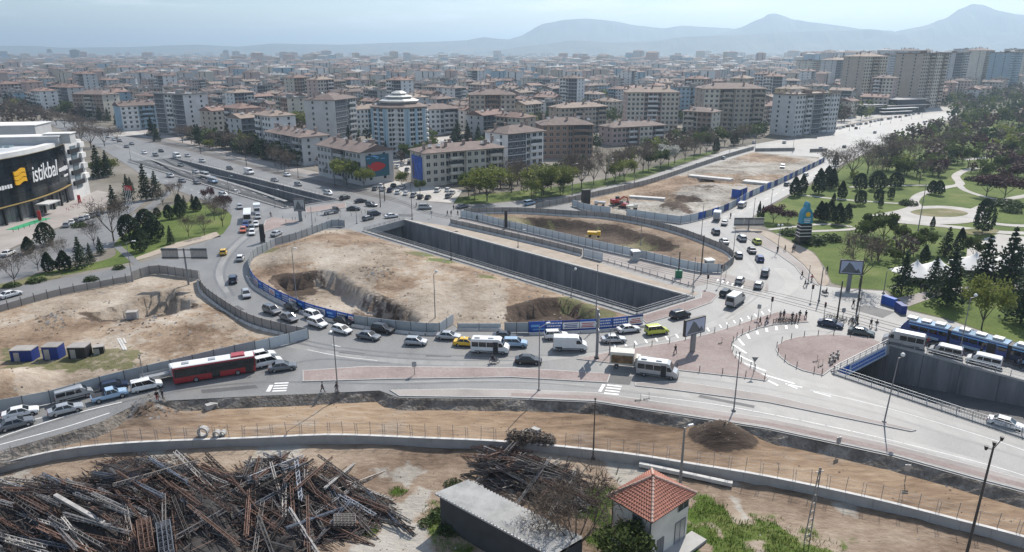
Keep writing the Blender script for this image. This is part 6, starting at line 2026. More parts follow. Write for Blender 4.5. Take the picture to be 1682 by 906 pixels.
for i,(u,v,c) in enumerate([(5,486,'white')]):
 car('sedan',8,492,(18,-5),c,"white car at the left edge on the side road",group="cars parked before the showroom")
FG="far cars on the right avenue"
for i in range(26):
 u=1330 + i*7.2 + TR.uniform(-2,2); v=221 - i*1.35 + TR.uniform(-.8,.8)
 car(('hatchback','sedan')[i % 2],u,v,(9,-3),('silver','white','grey','black')[(i*7) % 4],f"tiny parked car, {ORDW[i]} from left in the row before the white slab",far=True,group="far cars parked along the right avenue")
for u,v,c,w_ in ((1389,243,'grey',"in the near lanes by the bare trees"),(1439,219,'silver',"in the middle of the far lanes"),(1495,214,'grey',"near the far bend"),(1408,212,'black',"beside the parked row"),(1148,273,'white',"on the lane left of the cleared site"),(1190,262,'silver',"at the top of the cleared site"),(1240,236,'white',"at the far crossing"),(1290,236,'silver',"right of the far crossing"),(1350,246,'white',"between the far barriers"),(1520,202,'white',"at the end of the visible avenue"),(1326,290,'silver',"below the first bare trees")):
 car('hatchback',u,v,(9,-5),c,f"{c} car on the right avenue {w_}",far=True,group=FG)
# ================================================================ hoardings, fences, railings
def dirn(a,b): return math.atan2(b.y - a.y,b.x - a.x)
def fence(pts,label,step=2.4,h=2.0,mat='hoard_grey',post='pole_dark',base=None,cat="fence",name="construction_fence",smooth=True,mats=None,prints=None,post_h=None,thick=.06,rib=True,group=None):
 P=GL(pts)
 P=resample(smooth_path(P,6) if smooth else P,step) if smooth else [q for a,b in zip(P,P[1:]) for q in [a.lerp(b,k/max(1,round((b - a).length/step))) for k in range(max(1,round((b - a).length/step)))]] + [P[-1]]
 root=empty(name,P[0],0,label,cat,group,world=True)
 O=P[0]
 cache={}
 for i in range(len(P) - 1):
  a,b=P[i],P[i + 1]
  L=round((b - a).length,1)
  if L < .3: continue
  mk=mats[i % len(mats)] if mats else mat
  key=(L,mk)
  if key not in cache:
   mb=MB(); mb.box((0,0,h/2 + .06),(L - .03,thick,h - .08))
   if rib:
    n=max(2,int(L/.55))
    for k in range(n): mb.box(((k + .5)/n*L - L/2,0,h/2 + .06),(.10,thick + .05,h - .2))
   cache[key]=mb.mesh("panel",M[mk] if isinstance(mk,str) else mk)
  o=link("panel",cache[key],root)
  c=(a + b)/2 - O
  o.location=c; o.rotation_euler=(0,0,dirn(a,b))
  if prints and prints(i,len(P) - 1): prints(i,len(P) - 1)(o,L,h)
  if post:
   if 'post' not in cache:
    mb=MB(); mb.box((0,0,(post_h or h + .12)/2),(.09,.13,post_h or h + .12)); cache['post']=mb.mesh("post",M[post])
   q=link("post",cache['post'],root); q.location=a - O; q.rotation_euler=(0,0,dirn(a,b))
  if base:
   if ('b',L) not in cache:
    mb=MB(); mb.loft([[(x,-.26,0),(x,-.12,.48),(x,.12,.48),(x,.26,0)] for x in (-L/2 + .06,L/2 - .06)]); cache[('b',L)]=mb.mesh("base_block",M['barrier'])
   q=link("base_block",cache[('b',L)],root)
   n=Vector((-(b - a).y,(b - a).x,0)).normalized()
   q.location=c + n*base; q.rotation_euler=(0,0,dirn(a,b))
 return root
TP=random.Random(8)
def lines_print(o,L,h,mat='white',rows=3,side=-1):
 mb=MB()
 for k in range(rows):
  z=h*(.30 + .5*k/max(1,rows - 1))
  x=-L*.42
  while x < L*.38:
   w_=TP.uniform(.12,.42); mb.box((x + w_/2,side*.062,z),(w_,.012,h*.12)); x +=w_ + .1
 q=mb.build("print",M[mat],o,stuff=True)
def white_board(o,L,h,side=-1):
 mb=MB(); mb.box((0,side*.055,h*.52),(L - .1,.02,h*.62)); q=mb.build("white_board",M['white'],o)
 mb=MB()
 for k,z in enumerate((.36,.5,.66)):
  mb.box((TP.uniform(-.1,.1),side*.07,h*z),(L*TP.uniform(.55,.8),.012,h*.07))
 mb.build("print",M['red' if TP.random() < .5 else 'blue_dark'],q,stuff=True)
def stripes_print(o,L,h,side=-1):
 mb=MB()
 mb.box((L*.1,side*.058,h*.3),(L*.7,.014,h*.12)); mb.box((-L*.1,side*.058,h*.62),(L*.5,.014,h*.2)); mb.build("print",M['blue_pale'],o,stuff=True)
# round island
fence([(566,373),(550,371),(532,377),(486,394),(453,403),(437,412),(418,422),(411,430),(409,441),(412,454)],"grey panelled fence round the far left side of the round dirt island",mat='hoard_grey',h=2.1)
def pr_blue(i,n):
 if i % 6 in (2,5): return white_board
 if i % 6 in (0,3): return stripes_print
 return lines_print
fence([(412,455),(422,470),(440,482),(466,496),(506,513),(545,524),(582,533)],"bright blue printed hoarding curving round the left of the dirt island",mats=['blue','blue','blue'],base=-.9,prints=pr_blue,rib=False,name="hoarding",cat="hoarding",step=3.0)
fence([(582,533),(630,540),(689,546),(722,547)],"grey metal hoarding behind the queue of cars",mat='hoard_grey',base=-.9,step=3.0,name="hoarding",cat="hoarding")
fence([(722,547),(745,531)],"short grey hoarding return beside the gap to the dirt island",mat='hoard_pale',step=2.6,smooth=False,name="hoarding",cat="hoarding")
fence([(752,541),(787,541),(823,541)],"low pale barrier fence closing the gap of the dirt island",mat='hoard_pale',h=1.25,base=-.5,step=4.2,smooth=False)
fence([(829,546),(868,546)],"short grey hoarding left of the blue printed one",mat='hoard_grey',step=2.6,smooth=False,name="hoarding",cat="hoarding")
fence([(868,546.5),(940,543.5),(1000,540),(1061,533)],"blue printed hoarding along the right front of the dirt island",mats=['blue','blue','blue_dark','blue'],base=-1.0,step=3.2,rib=False,name="hoarding",cat="hoarding",h=2.2,prints=lambda i,n: (white_board if i in (2,3,6) else (stripes_print if i % 3==0 else lines_print)))
# left site
fence([(-60,528),(0,513),(101,485),(218,462)],"long mesh fence with dark posts above the left building site",mat='hoard_mesh',h=1.5,step=2.6,rib=False,thick=.04,post_h=2.1)
fence([(218,461),(254,450),(292,454),(327,459)],"dark board fence at the top corner of the left building site",mat='hoard_mesh',h=2.2,step=2.4)
fence([(329,461),(334,480),(356,499),(396,525),(430,539),(471,549)],"brown board fence curving down the right side of the left site",mat='hoard_mesh',h=2.1,step=2.4,base=-.5)
fence([(471,549),(507,556)],"short board fence at the tip of the left site",mat='hoard_mesh',h=2.0,step=2.4,smooth=False)
fence([(507,556),(470,566),(420,578)],"pale metal hoarding at the tip of the left site",mat='hoard_pale',h=2.0,step=3.6)
fence([(420,578),(362,591),(305,605),(216,626),(162,640),(76,665),(0,678),(-80,697)],"long grey metal hoarding behind the red bus and the queue",mat='hoard_grey',h=2.1,step=3.4,base=.0 if False else None,name="hoarding",cat="hoarding")
# crescent pit and tram corridor
fence([(740,368),(756,372),(814,385),(900,405),(958,420)],"low grey mesh fence with pale foot along the tram corridor",mat='hoard_mesh',h=1.7,step=2.8,base=-.5)
fence([(958,421),(990,429)],"grey board screen at the end of the tram corridor fence",mat='hoard_pale',h=2.1,step=4,smooth=False)
fence([(988,428),(1060,449),(1120,467),(1142,473)],"thin railing fence of the tram corridor near its right end",mat='galv',h=.35,step=2.2,rib=False,thick=.03,post_h=1.15,post='pole')
fence([(757,356),(782,361),(831,373),(887,386),(958,403),(1051,424),(1142,445),(1186,448)],"pale grey panelled hoarding between the tram corridor and the crescent pit",mat='hoard_pale',h=2.2,step=2.4,name="hoarding",cat="hoarding")
fence([(762,352),(802,350),(859,350),(940,355),(990,358),(1052,368),(1112,383),(1173,406),(1197,418),(1205,431),(1187,446)],"brownish board fence on pale blocks round the far side of the crescent pit",mat='hoard_mesh',h=1.9,step=2.5,base=-.5)
# far cleared site
fence([(880,343),(936,332),(1000,318),(1059,304),(1094,293),(1157,271),(1200,257),(1238,246)],"long grey board fence along the left of the far cleared site",mat='hoard_mesh',h=2.0,step=3.2)
fence([(940,338),(966,346),(1006,351)],"bluish white hoarding at the near left of the far cleared site",mat='hoard_pale',h=2.2,step=3.4,name="hoarding",cat="hoarding")
fence([(1029,354),(1075,361),(1118,367)],"bluish white hoarding facing the crescent pit at the far site",mat='hoard_pale',h=2.3,step=3.8,name="hoarding",cat="hoarding",smooth=False)
fence([(1118,367),(1144,362),(1194,346),(1234,323),(1279,303),(1320,283),(1354,266)],"blue and grey hoarding along the right avenue beside the far site",mats=['hoard_pale','hoard_pale','blue','hoard_grey','blue','hoard_pale','blue_dark'],h=2.4,step=4.0,name="hoarding",cat="hoarding")
for pts,lab in (([(1240,249),(1305,248)],"low wide barrier across the avenue above the cleared site"),([(1308,226),(1342,227)],"small far barrier on the avenue before the white slab"),([(1330,250),(1358,249)],"short pale barrier at the top of the right avenue hoarding")):
 fence(pts,lab,mat='hoard_mesh',h=1.8,step=4,smooth=False)
# ---- railings
def railing(a,b,label,h=1.05,px=True,z=.22,step=2.0,inward=0.25,par='galv',dense=True):
 a,b=(G(*a),G(*b)) if px else (a,b)
 root=empty("railing",a,0,label,"railing",world=True)
 d=b - a; L=d.length; d.normalize()
 n=max(1,int(L/step))
 for k in range(n + 1):
  p=a + d*(L*k/n)
  mb=MB(); mb.box((p.x,p.y,z + h/2),(.08,.08,h)); mb.build("post",M[par],root)
 for zz in (z + .12,z + h*.55,z + h):
  mb=MB(); mb.beam((a.x,a.y,zz),(b.x,b.y,zz),.06,.06); mb.build("rail",M[par],root)
 if dense:
  mb=MB()
  m=int(L/.35)
  for k in range(m):
   p=a + d*(L*(k + .5)/m); mb.beam((p.x,p.y,z + .12),(p.x,p.y,z + h),.035,.035)
  mb.build("baluster",M[par],root,stuff=True)
def off(a,b,dist):
 d=(b - a).normalized(); n=Vector((-d.y,d.x,0)); return a + n*dist,b + n*dist
railing(q1[0],q1[3],"long pale railing on the near edge of the middle trench",px=False)
railing(q1[3],q1[2],"pale railing across the right end of the middle trench",px=False)
railing(q1[0],q1[1],"low parapet rail on the bridge at the head of the middle trench",px=False,h=.8)
railing(q2[0],q2[3],"long grey railing on the near edge of the right trench",px=False)
railing(q2[0],q2[1],"railing above the blue banner of the right trench",px=False)
railing(q2[1],q2[2],"railing on the tram street edge of the right trench",px=False,dense=False)
railing(q3[0],q3[3],"long dark railing on the near edge of the sinking ramp",px=False,par='pole')
railing(q3[3],q3[2],"railing across the low end of the sinking ramp",px=False,par='pole')
railing(q3[1],q3[2],"railing of thin posts above the dark wall of the sinking ramp",px=False,dense=False,step=2.6)
# banner under the bridge edge
a,b=q2[0],q2[1]
d=(b - a).normalized(); nrm=Vector((d.y,-d.x,0))
if nrm.dot(q2[3] - q2[0]) < 0: nrm=-nrm
bo=empty("bridge_banner",a,0,"long blue and pale banner hung on the bridge over the right trench","banner",world=True)
Lb=(b - a).length
for s0,s1,mm in ((.06,.24,'blue'),(.24,.93,'blue_pale')):
 p,r_=a + d*(Lb*s0) + nrm*.36,a + d*(Lb*s1) + nrm*.36
 mb=MB(); mb.beam((p.x,p.y,-.62),(r_.x,r_.y,-.62),.05,1.9); mb.build("cloth",plain("faded_banner",(.42,.5,.62),.6) if mm=='blue_pale' else M['blue'],bo)
mb=MB()
for row,z in enumerate((-.25,-.95)):
 s=.27
 while s < .88:
  w_=TP.uniform(.012,.03); p=a + d*(Lb*s) + nrm*.40; r_=a + d*(Lb*(s + w_)) + nrm*.40
  mb.beam((p.x,p.y,z),(r_.x,r_.y,z),.03,.42); s +=w_ + .008
mb.build("print",M['blue'],bo,stuff=True)
# ---- wire fence on the low wall
wf=empty("wire_fence",wallp[0],0,"sparse fence of thin rods and wires on top of the long low wall","fence",world=True)
fp=resample(wallp,1.95)
pm=MB(); pm.beam((-.16,0,0),(-.16,0,1.9),.045,.045); pm.beam((.16,0,0),(.16,0,1.75),.045,.045)
for k in range(5): pm.beam((-.16,0,.3 + .32*k),(.16,0,.3 + .32*k),.025,.025)
pm2=MB(); pm2.beam((0,0,0),(0,0,2.1),.06,.06)
pms=(pm.mesh("post",M['pole']),pm2.mesh("post",M['pole']))
for i,p in enumerate(fp[:-1]):
 o=link("post",pms[i % 2],wf); o.location=p - wallp[0] + Vector((0,0,.0)); o.location.z=ZS + .1 - wallp[0].z; o.rotation_euler=(TP.uniform(-.04,.04),TP.uniform(-.05,.05),dirn(p,fp[i + 1]))
for zz in (.55,1.1,1.65):
 mb=MB()
 for a,b in zip(fp,fp[1:]): mb.beam((a.x,a.y,ZS + .13 + zz),(b.x,b.y,ZS + .13 + zz),.022,.022)
 mb.build("wire",M['pole'],wf)
# bollards round the red plazas
bm_=MB(); bm_.tube((0,0,0),(0,0,.9),.07,.06,8); bm_.ball((0,0,.93),.075)
BOL=bm_.mesh("bollard",M['pole_dark'])
def bollards(pts,step,label,closed=False):
 P=resample(smooth_path(GL(pts),5,closed),step)
 for i,p in enumerate(P):
  o=link("bollard",BOL); o.location=p + Vector((0,0,.13))
  tag(o,f"{ORDW[i]} {label}","bollard",label.replace("dark bollard","bollards"))
bollards([(1012,578),(1060,570),(1105,563),(1160,550),(1200,538),(1245,523)],3.6,"dark bollard along the upper kerb of the red plaza")
bollards([(1270,532),(1247,538),(1217,550),(1204,562),(1202,572),(1207,584),(1218,596),(1240,608)],2.3,"dark bollard along the curved kerb of the red plaza")
bollards([(1112,606),(1160,612),(1208,617),(1256,623)],3.6,"dark bollard along the lower kerb of the red plaza")
bollards([(1425,555),(1361,550),(1311,554),(1288,560),(1277,568),(1276,576),(1281,585),(1296,597),(1318,607),(1350,615)],2.9,"dark bollard round the half-moon red plaza")
bollards([(447,358),(470,360),(500,364),(530,362),(570,356),(600,350)],4.0,"thin bollard along the upper red paving")
bollards([(470,366),(500,358),(540,352),(590,345)],4.0,"thin bollard behind the recovery truck")
# ================================================================ the curved showroom at the left
def txt_mesh(body,size,shear=0.0,ext=.08):
 cu=bpy.data.curves.new("lettering",'FONT'); cu.body=body; cu.size=size; cu.shear=shear; cu.extrude=ext
 cu.space_character=.95
 o=bpy.data.objects.new("lettering_tmp",cu); COL.objects.link(o)
 bpy.context.view_layer.update()
 me=bpy.data.meshes.new_from_object(o.evaluated_get(bpy.context.evaluated_depsgraph_get()))
 bpy.data.objects.remove(o); bpy.data.curves.remove(cu)
 return me
def place_flat(name,me,mat,par,org,ux,org_root,z):
 """text mesh: local x along ux, local y up, facing away from the wall"""
 ux=Vector((ux.x,ux.y,0)).normalized()
 nrm=Vector((ux.y,-ux.x,0))
 me.transform(Matrix(((ux.x,0,nrm.x,0),(ux.y,0,nrm.y,0),(0,1,0,0),(0,0,0,1))))
 me.materials.clear(); me.materials.append(mat)
 o=link(name,me,par)
 o.location=org - org_root + Vector((0,0,z))
 return o
def showroom():
 fac=smooth_path(GL([(-110,412),(-60,394),(0,374),(60,356),(100,340),(121,328)]),10)
 root=empty("showroom_building",fac[-1],0,"curved dark glass showroom with a yellow wave sign and white roof edge","building",world=True)
 O=fac[-1]
 fac=resample(fac,2.9)
 H0,H1,H2=5.4,19.4,21.0
 glass=plain("dark_curtain_glass",(.012,.016,.02),.12,spec=.6,obj_vary=.5)
 shop=plain("shop_glass",(.10,.11,.115),.15,spec=.6,vary=.5,vscale=.4,obj_vary=.4)
 gold=plain("gold_trim",(.5,.36,.14),.4,.3)
 white=WALLS['white']
 N_=[]
 for i,p in enumerate(fac):
  t=(fac[min(i + 1,len(fac) - 1)] - fac[max(i - 1,0)]).normalized(); N_.append(Vector((t.y,-t.x,0)))
 for i in range(len(fac) - 1):
  a,b=fac[i],fac[i + 1]
  na,nb=N_[i],N_[i + 1]
  e=(b - a).normalized()*.04
  for k in range(5):
   z0,z1=H0 + .4 + (H1 - H0 - .4)*k/5 + .04,H0 + .4 + (H1 - H0 - .4)*(k + 1)/5 - .04
   mb=MB(); mb.prism([a + e,b - e,b - e - nb*.3,a + e - na*.3],z0,z1); mb.build("glass_panel",glass,root)
  mb=MB(); mb.prism([a + e - na*1.2,b - e - nb*1.2,b - e - nb*1.5,a + e - na*1.5],.2,H0); mb.build("shop_window",shop,root)
  if i % 2==0:
   mb=MB(); p=a - na*.6; mb.box((p.x,p.y,H0/2),(.6,.6,H0),dirn(a,b)); mb.build("column",M['black'],root)
 def band(name,z0,z1,o0,o1,mat):
  mb=MB()
  for i in range(len(fac) - 1):
   a,b,na,nb=fac[i],fac[i + 1],N_[i],N_[i + 1]
   V=[a + na*o1,b + nb*o1,b + nb*o0,a + na*o0]
   mb.add([(p.x,p.y,z) for z in (z0,z1) for p in V],((0,1,5,4),(2,3,7,6),(4,5,6,7),(3,2,1,0)))
  return mb.build(name,mat,root)
 band("gold_trim",H0 + .05,H0 + .3,-.6,.35,gold); band("gold_trim",H1,H1 + .22,-.5,.2,gold)
 band("backing_wall",.0,H1 + .1,-2.2,-1.55,M['black']); band("soffit",H0 - .3,H0 - .06,-1.6,.25,M['black'])
 band("parapet",H1 + .22,H2,-2.4,.35,white)
 band("plinth",-.2,.2,-1.7,-.9,M['concrete'])
 back=[p - n*55 for p,n in zip(fac,N_)]
 mb=MB(); mb.prism([p - n*2.2 for p,n in zip(fac,N_)] + back[::-1],-.2,H2 - .7,0); mb.build("roof",soil("showroom_roof",[(0.3,(.36,.38,.40)),(0.55,(.52,.53,.54)),(0.7,(.6,.6,.6))],.1,.1,1.0,.7),root)
 r=random.Random(2)
 for k in range(16):                                            # roof lights
  i=r.randrange(len(fac) - 6,len(fac) - 1) if k % 2 else r.randrange(3,len(fac) - 1)
  p=fac[i] - N_[i]*r.uniform(8,30)
  mb=MB(); mb.box((p.x,p.y,H2 - .5),(3.4,1.6,.4),dirn(fac[i - 1],fac[i]),taper=.85); mb.build("roof_light",plain("roof_light_glass",(.2,.27,.3),.2) if k==0 else bpy.data.materials["roof_light_glass"],root)
 # plant rooms on the roof
 for u,v,sz in ((82,224,(8,5,3.2)),(25,226,(22,7,2.6)),(-20,214,(30,14,4.5))):
  p=G(u,v + 14,H2 - .7); mb=MB(); mb.box((p.x,p.y + 6,H2 - .7 + sz[2]/2),sz,.2); q=mb.build("plant_room",WALLS['pale grey'],root)
  mb=MB(); mb.box((p.x,p.y + 6,H2 - .6 + sz[2]),(sz[0] + .6,sz[1] + .6,.25),.2); mb.build("flat_roof",white,q)
 # white stair tower at the end
 A,B=G(121,328),G(147,318)
 d=(B - A); L=d.length; d.normalize(); n=Vector((d.y,-d.x,0)); rz=math.atan2(d.y,d.x)
 T=hgt(134,323,231)
 mb=MB(); mb.prism([A + n*.4,B + n*.4,B - n*6,A - n*6],-.2,T); mb.build("stair_tower",white,root)
 gm=plain("stair_glass",(.16,.2,.22),.15,spec=.6)
 c=A.lerp(B,.42) + n*.45
 mb=MB(); mb.box((c.x,c.y,T*.55),(L*.32,.3,T*.74),rz); mb.build("stair_window",gm,root)
 for k in range(4):
  z=T*(.28 + .185*k)
  p=A.lerp(B,.40) + n*.6; mb=MB(); mb.box((p.x,p.y,z),(L*.62,.9,T*.075),rz); mb.build("dark_recess",M['black'],root)
  p=A.lerp(B,.88) + n*.7; mb=MB(); mb.box((p.x,p.y,z + T*.075),(L*.26,1.0,T*.09),rz); mb.build("white_fin",white,root)
 # yellow waves and white lettering
 def onfac(u):
  best=min(range(len(fac) - 1),key=lambda i: abs(pix(fac[i])[0] - u))
  a,b=fac[max(0,best - 1)],fac[min(len(fac) - 1,best + 1)]
  ua,ub=pix(a)[0],pix(b)[0]
  return a.lerp(b,(u - ua)/(ub - ua)),(b - a).normalized()
 def zat(p,v):
  x=p.y
  dz=-(v - IMH/2)/FPX
  return CAMH + (dz*CP - SP)*x/(dz*SP + CP)
 pL,_=onfac(36); pR,_=onfac(55)
 ux=(pR - pL).normalized(); Lw=(pR - pL).length
 nrm=Vector((ux.y,-ux.x,0))
 zb,zt=zat(pL,304),zat(pL,281)
 yel=plain("sign_yellow",(.80,.42,.01),.45)
 for k in range(3):
  mb=MB(); hgt_=(zt - zb)/3
  ringf,ringb=[],[]
  for s in range(11):
   t=s/10; p=pL + ux*(Lw*t) + nrm*.55
   w_=math.sin(t*math.pi*2 + math.pi)*hgt_*.22 + t*hgt_*.25
   ringf.append((p,zb + hgt_*k + w_))
  for (p,z),(q,z2) in zip(ringf,ringf[1:]):
   for o_ in (0,):
    V=[(p.x,p.y,z + .1),(q.x,q.y,z2 + .1),(q.x,q.y,z2 + hgt_*.92),(p.x,p.y,z + hgt_*.92)]
    W_=[(x - nrm.x*.35,y - nrm.y*.35,zz) for x,y,zz in V]
    mb.add(V + W_,((0,1,2,3),(3,2,6,7),(1,0,4,5),(7,6,5,4)))
  mb.build("wave_emblem",yel,root)
 pS,_=onfac(58.5); pE,_=onfac(100.5)
 ux=(pE - pS).normalized(); Lt=(pE - pS).length
 me=txt_mesh("istikbal",6.2,.22)
 w_=max(v.co.x for v in me.vertices); h_=max(v.co.y for v in me.vertices)
 Ht=zat(pS,273.5) - zat(pS,299.5)
 me.transform(Matrix.Diagonal((Lt/w_,Ht/h_,1,1)))
 nrm=Vector((ux.y,-ux.x,0))
 place_flat("sign_lettering",me,M['white'],root,pS + nrm*1.3,ux,O,zat(pS,299.5))
 for u0,u1,v0,rows,hh in ((105,118,284,1,1.7),(111,119,291,1,.9),(0,32,316,1,1.4)):
  pa,_=onfac(u0); pb,_=onfac(min(u1,118)); ux=(pb - pa).normalized(); nn=Vector((ux.y,-ux.x,0)); Lx=(pb - pa).length
  mb=MB(); x=0.0; zz=zat(pa,v0)
  while x < Lx - .6:
   q=pa + ux*(x + .4) + nn*.5; mb.box((q.x,q.y,zz + hh*.5),(.75,.15,hh*r.uniform(.55,.9)),math.atan2(ux.y,ux.x)); x +=1.05
  mb.build("small_lettering",M['white'],root,stuff=True)
 # entrance canopy and steps
 p,t=onfac(74); nn=Vector((t.y,-t.x,0)); q=p + nn*1.6
 mb=MB(); mb.box((q.x,q.y,3.7),(7,4,.35),math.atan2(t.y,t.x)); mb.build("canopy",WALLS['pale grey'],root)
 return fac,N_
FAC,FN=showroom()
def strip_on(u0,v0,u1,v1,wd,z,name,mat,label,cat,h=.05):
 a,b=G(u0,v0),G(u1,v1); mb=MB(); c=(a + b)/2
 mb.box((0,0,h/2),((b - a).length,wd,h)); o=mb.build(name,mat); o.location=(c.x,c.y,z); o.rotation_euler=(0,0,dirn(a,b)); return tag(o,label,cat)
strip_on(18,377,76,358,3.2,0.0,"green_carpet",plain("green_carpet",(.03,.28,.13),.9),"green carpet strip before the showroom entrance","carpet")
for k in range(7):
 p=G(22 + k*9,381 - k*2.9); o=link("bollard",BOL,None); o.location=p; tag(o,f"{ORDW[k]} small bollard along the green carpet","bollard","bollards along the green carpet")
for i,(u,v,vt) in enumerate(((66,362,346),(131,333,320))):
 p=G(u,v); h=hgt(u,v,vt); o=empty("advert_column",p,.3,("red advert column at the green carpet","red advert column beside the white stair tower")[i],"sign")
 mb=MB(); mb.box((0,0,h/2 + .1),(.9,.3,h - .2)); mb.build("panel",M['red'],o); mb=MB(); mb.box((0,0,.06),(1.2,.6,.12)); mb.build("foot",M['galv'],o)
for k in range(9):
 p=G(110 + k*3.6,347 - k*1.9 + (k % 2)*3); o=empty("barrier_post",p,0,f"{ORDW[k]} thin red-white barrier post by the showroom corner","post","barrier posts by the showroom corner")
 mb=MB(); mb.tube((0,0,0),(0,0,1.6),.07,.07,6); mb.build("shaft",M['white'],o); mb=MB(); mb.tube((0,0,.7),(0,0,1.15),.09,.09,6); mb.build("red_band",M['red'],o)
for i,(u,v) in enumerate(((211,349),(214,350),(217,351),(220,352))):
 p=G(u,v); h=hgt(u,v,304 + i*1.5); o=empty("flagpole",p,.4,("white flagpole flying a red flag, leftmost of four","bare white flagpole, second of four","bare white flagpole, third of four","bare white flagpole, rightmost of four")[i],"flagpole","flagpoles by the showroom")
 mb=MB(); mb.tube((0,0,0),(0,0,h),.09,.05,7); mb.build("shaft",M['white'],o)
 if i==0:
  mb=MB()
  for k in range(5):
   y0,y1=.12*math.sin(k*1.1),.12*math.sin((k + 1)*1.1)
   mb.add([(.05 + k*.42,y0,h - 1.6 - .05*k),(.47 + k*.42,y1,h - 1.65 - .05*k),(.47 + k*.42,y1,h - .15 - .05*k),(.05 + k*.42,y0,h - .1 - .05*k)],((0,1,2,3),))
  mb.build("flag",M['red'],o)
# ================================================================ foreground: gatehouse, shed, scrap heaps
def gatehouse():
 ze=3.1
 Lc,Fc,Rc=G(996.5,816,ze),G(1071,860.5,ze),G(1154.7,817.5,ze)
 # square the plan
 e1=(Lc - Fc); e2=(Rc - Fc)
 s1,s2=e1.length,e2.length
 e1.normalize(); e2=(e2 - e1*e2.dot(e1)).normalized()
 C0=Fc
 ctr=C0 + e1*s1/2 + e2*s2/2
 root=empty("gatehouse",(ctr.x,ctr.y,ZY),0,"small pale two storey gatehouse with hipped orange tile roof","house",world=True)
 def P(a,b,z): q=C0 + e1*a + e2*b; return Vector((q.x,q.y,z))
 o=.55
 wm=plain("gatehouse_render",(.62,.60,.54),.85,vary=.12,vscale=.5)
 mb=MB(); mb.prism([P(o,o,0),P(s1 - o,o,0),P(s1 - o,s2 - o,0),P(o,s2 - o,0)],ZY - .4,ze); mb.build("wall",wm,root)
 mb=MB(); mb.prism([P(.02,.02,0),P(s1 - .02,.02,0),P(s1 - .02,s2 - .02,0),P(.02,s2 - .02,0)],ze - .02,ze + .12); mb.build("eaves",plain("eaves_board",(.12,.09,.08),.7),root)
 za=ze + .12
 rise=2.35
 AP=P(s1/2,s2/2,za + rise)
 tile=plain("clay_tile",(.35,.15,.105),.8,vary=.2,vscale=2.5)
 rf=MB()
 cor=[P(0,0,za),P(s1,0,za),P(s1,s2,za),P(0,s2,za)]
 rf.add([tuple(c) for c in cor] + [tuple(AP)],((1,0,4),(2,1,4),(3,2,4),(0,3,4)))
 ro=rf.build("roof",plain("roof_underlay",(.2,.08,.05),.9),root)
 rows=12
 for f in range(4):
  a,b=cor[f],cor[(f + 1) % 4]
  n=(b - a).cross(AP - a).normalized()
  if n.z < 0: n=-n
  L=(b - a).length
  for k in range(rows):
   t0,t1=k/rows,min(1.0,(k + 1.12)/rows)
   mb=MB()
   pa0,pb0=a.lerp(AP,t0),b.lerp(AP,t0)
   pa1,pb1=a.lerp(AP,t1),b.lerp(AP,t1)
   m=max(2,int((pb0 - pa0).length/.165))
   V0,V1,VB=[],[],[]
   for i in range(m + 1):
    s=i/m; hh=.055 + .045*math.cos(i*math.pi)
    V0.append(pa0.lerp(pb0,s) + n*(hh + .07)); V1.append(pa1.lerp(pb1,s) + n*(hh*.5 + .01)); VB.append(pa0.lerp(pb0,s))
   V=V0 + V1 + VB; q=m + 1
   F=[(i + 1,i,q + i,q + i + 1) for i in range(m)] + [(i,i + 1,2*q + i + 1,2*q + i) for i in range(m)]
   mb.add([tuple(v) for v in V],[f_[::-1] for f_ in F])
   mb.build("tile_course",tile,ro)
 for c in cor:
  mb=MB(); k=12
  for i in range(k):
   p,q=c.lerp(AP,i/k),c.lerp(AP,(i + 1.1)/k); mb.tube(p + Vector((0,0,.12)),q + Vector((0,0,.09)),.15,.12,7)
  mb.build("ridge_tile",plain("ridge_mortar",(.46,.33,.27),.85,vary=.2,vscale=4),ro,stuff=True)
 mb=MB(); mb.ball(tuple(AP + Vector((0,0,.12))),.22); mb.build("finial",tile,ro)
 # openings: on the left wall (along e1) and on the right wall (along e2)
 fr=plain("grey_steel",(.2,.205,.21),.5,.2)
 def opening(wall,t0,t1,z0,z1,name,mat):
  mb=MB()
  if wall==1: a,b,n=P(o + (s1 - 2*o)*t0,o,0),P(o + (s1 - 2*o)*t1,o,0),-e2
  else: a,b,n=P(o,o + (s2 - 2*o)*t0,0),P(o,o + (s2 - 2*o)*t1,0),-e1
  mb.prism([a + n*.05,b + n*.05,b - n*.1,a - n*.1],z0,z1); q=mb.build(name,mat,root)
  mb=MB()
  for z in (z0,z1): mb.beam((a.x + n.x*.06,a.y + n.y*.06,z),(b.x + n.x*.06,b.y + n.y*.06,z),.1,.07)
  for p in (a,a.lerp(b,.5),b): mb.beam((p.x + n.x*.06,p.y + n.y*.06,z0),(p.x + n.x*.06,p.y + n.y*.06,z1),.06,.08)
  mb.build("frame",fr,q)
 H=ze - ZY
 opening(1,.22,.46,ze - 1.75,ze - .55,"window",M['glass_win'])
 opening(2,.70,.97,ze - 1.35,ze - .45,"window",M['glass_win'])
 opening(2,.66,.93,ZY + .1,ZY + 2.9,"roller_door",M['galv'])
 opening(2,.20,.36,ZY + .05,ZY + 2.3,"door",fr)
 mb=MB()
 for q in (P(o - .06,o - .06,0),P(s1 - o + .05,o - .05,0)): mb.tube((q.x,q.y,ZY),(q.x,q.y,ze),.06,.06,7)
 mb.build("downpipe",M['black'],root,stuff=True)
 mb=MB(); mb.prism([P(-1.4,.4,0),P(.6,.4,0),P(.6,s2 + .6,0),P(-1.4,s2 + .6,0)],ZY - .1,ZY + .22); mb.build("apron",M['concrete'],root)
gatehouse()
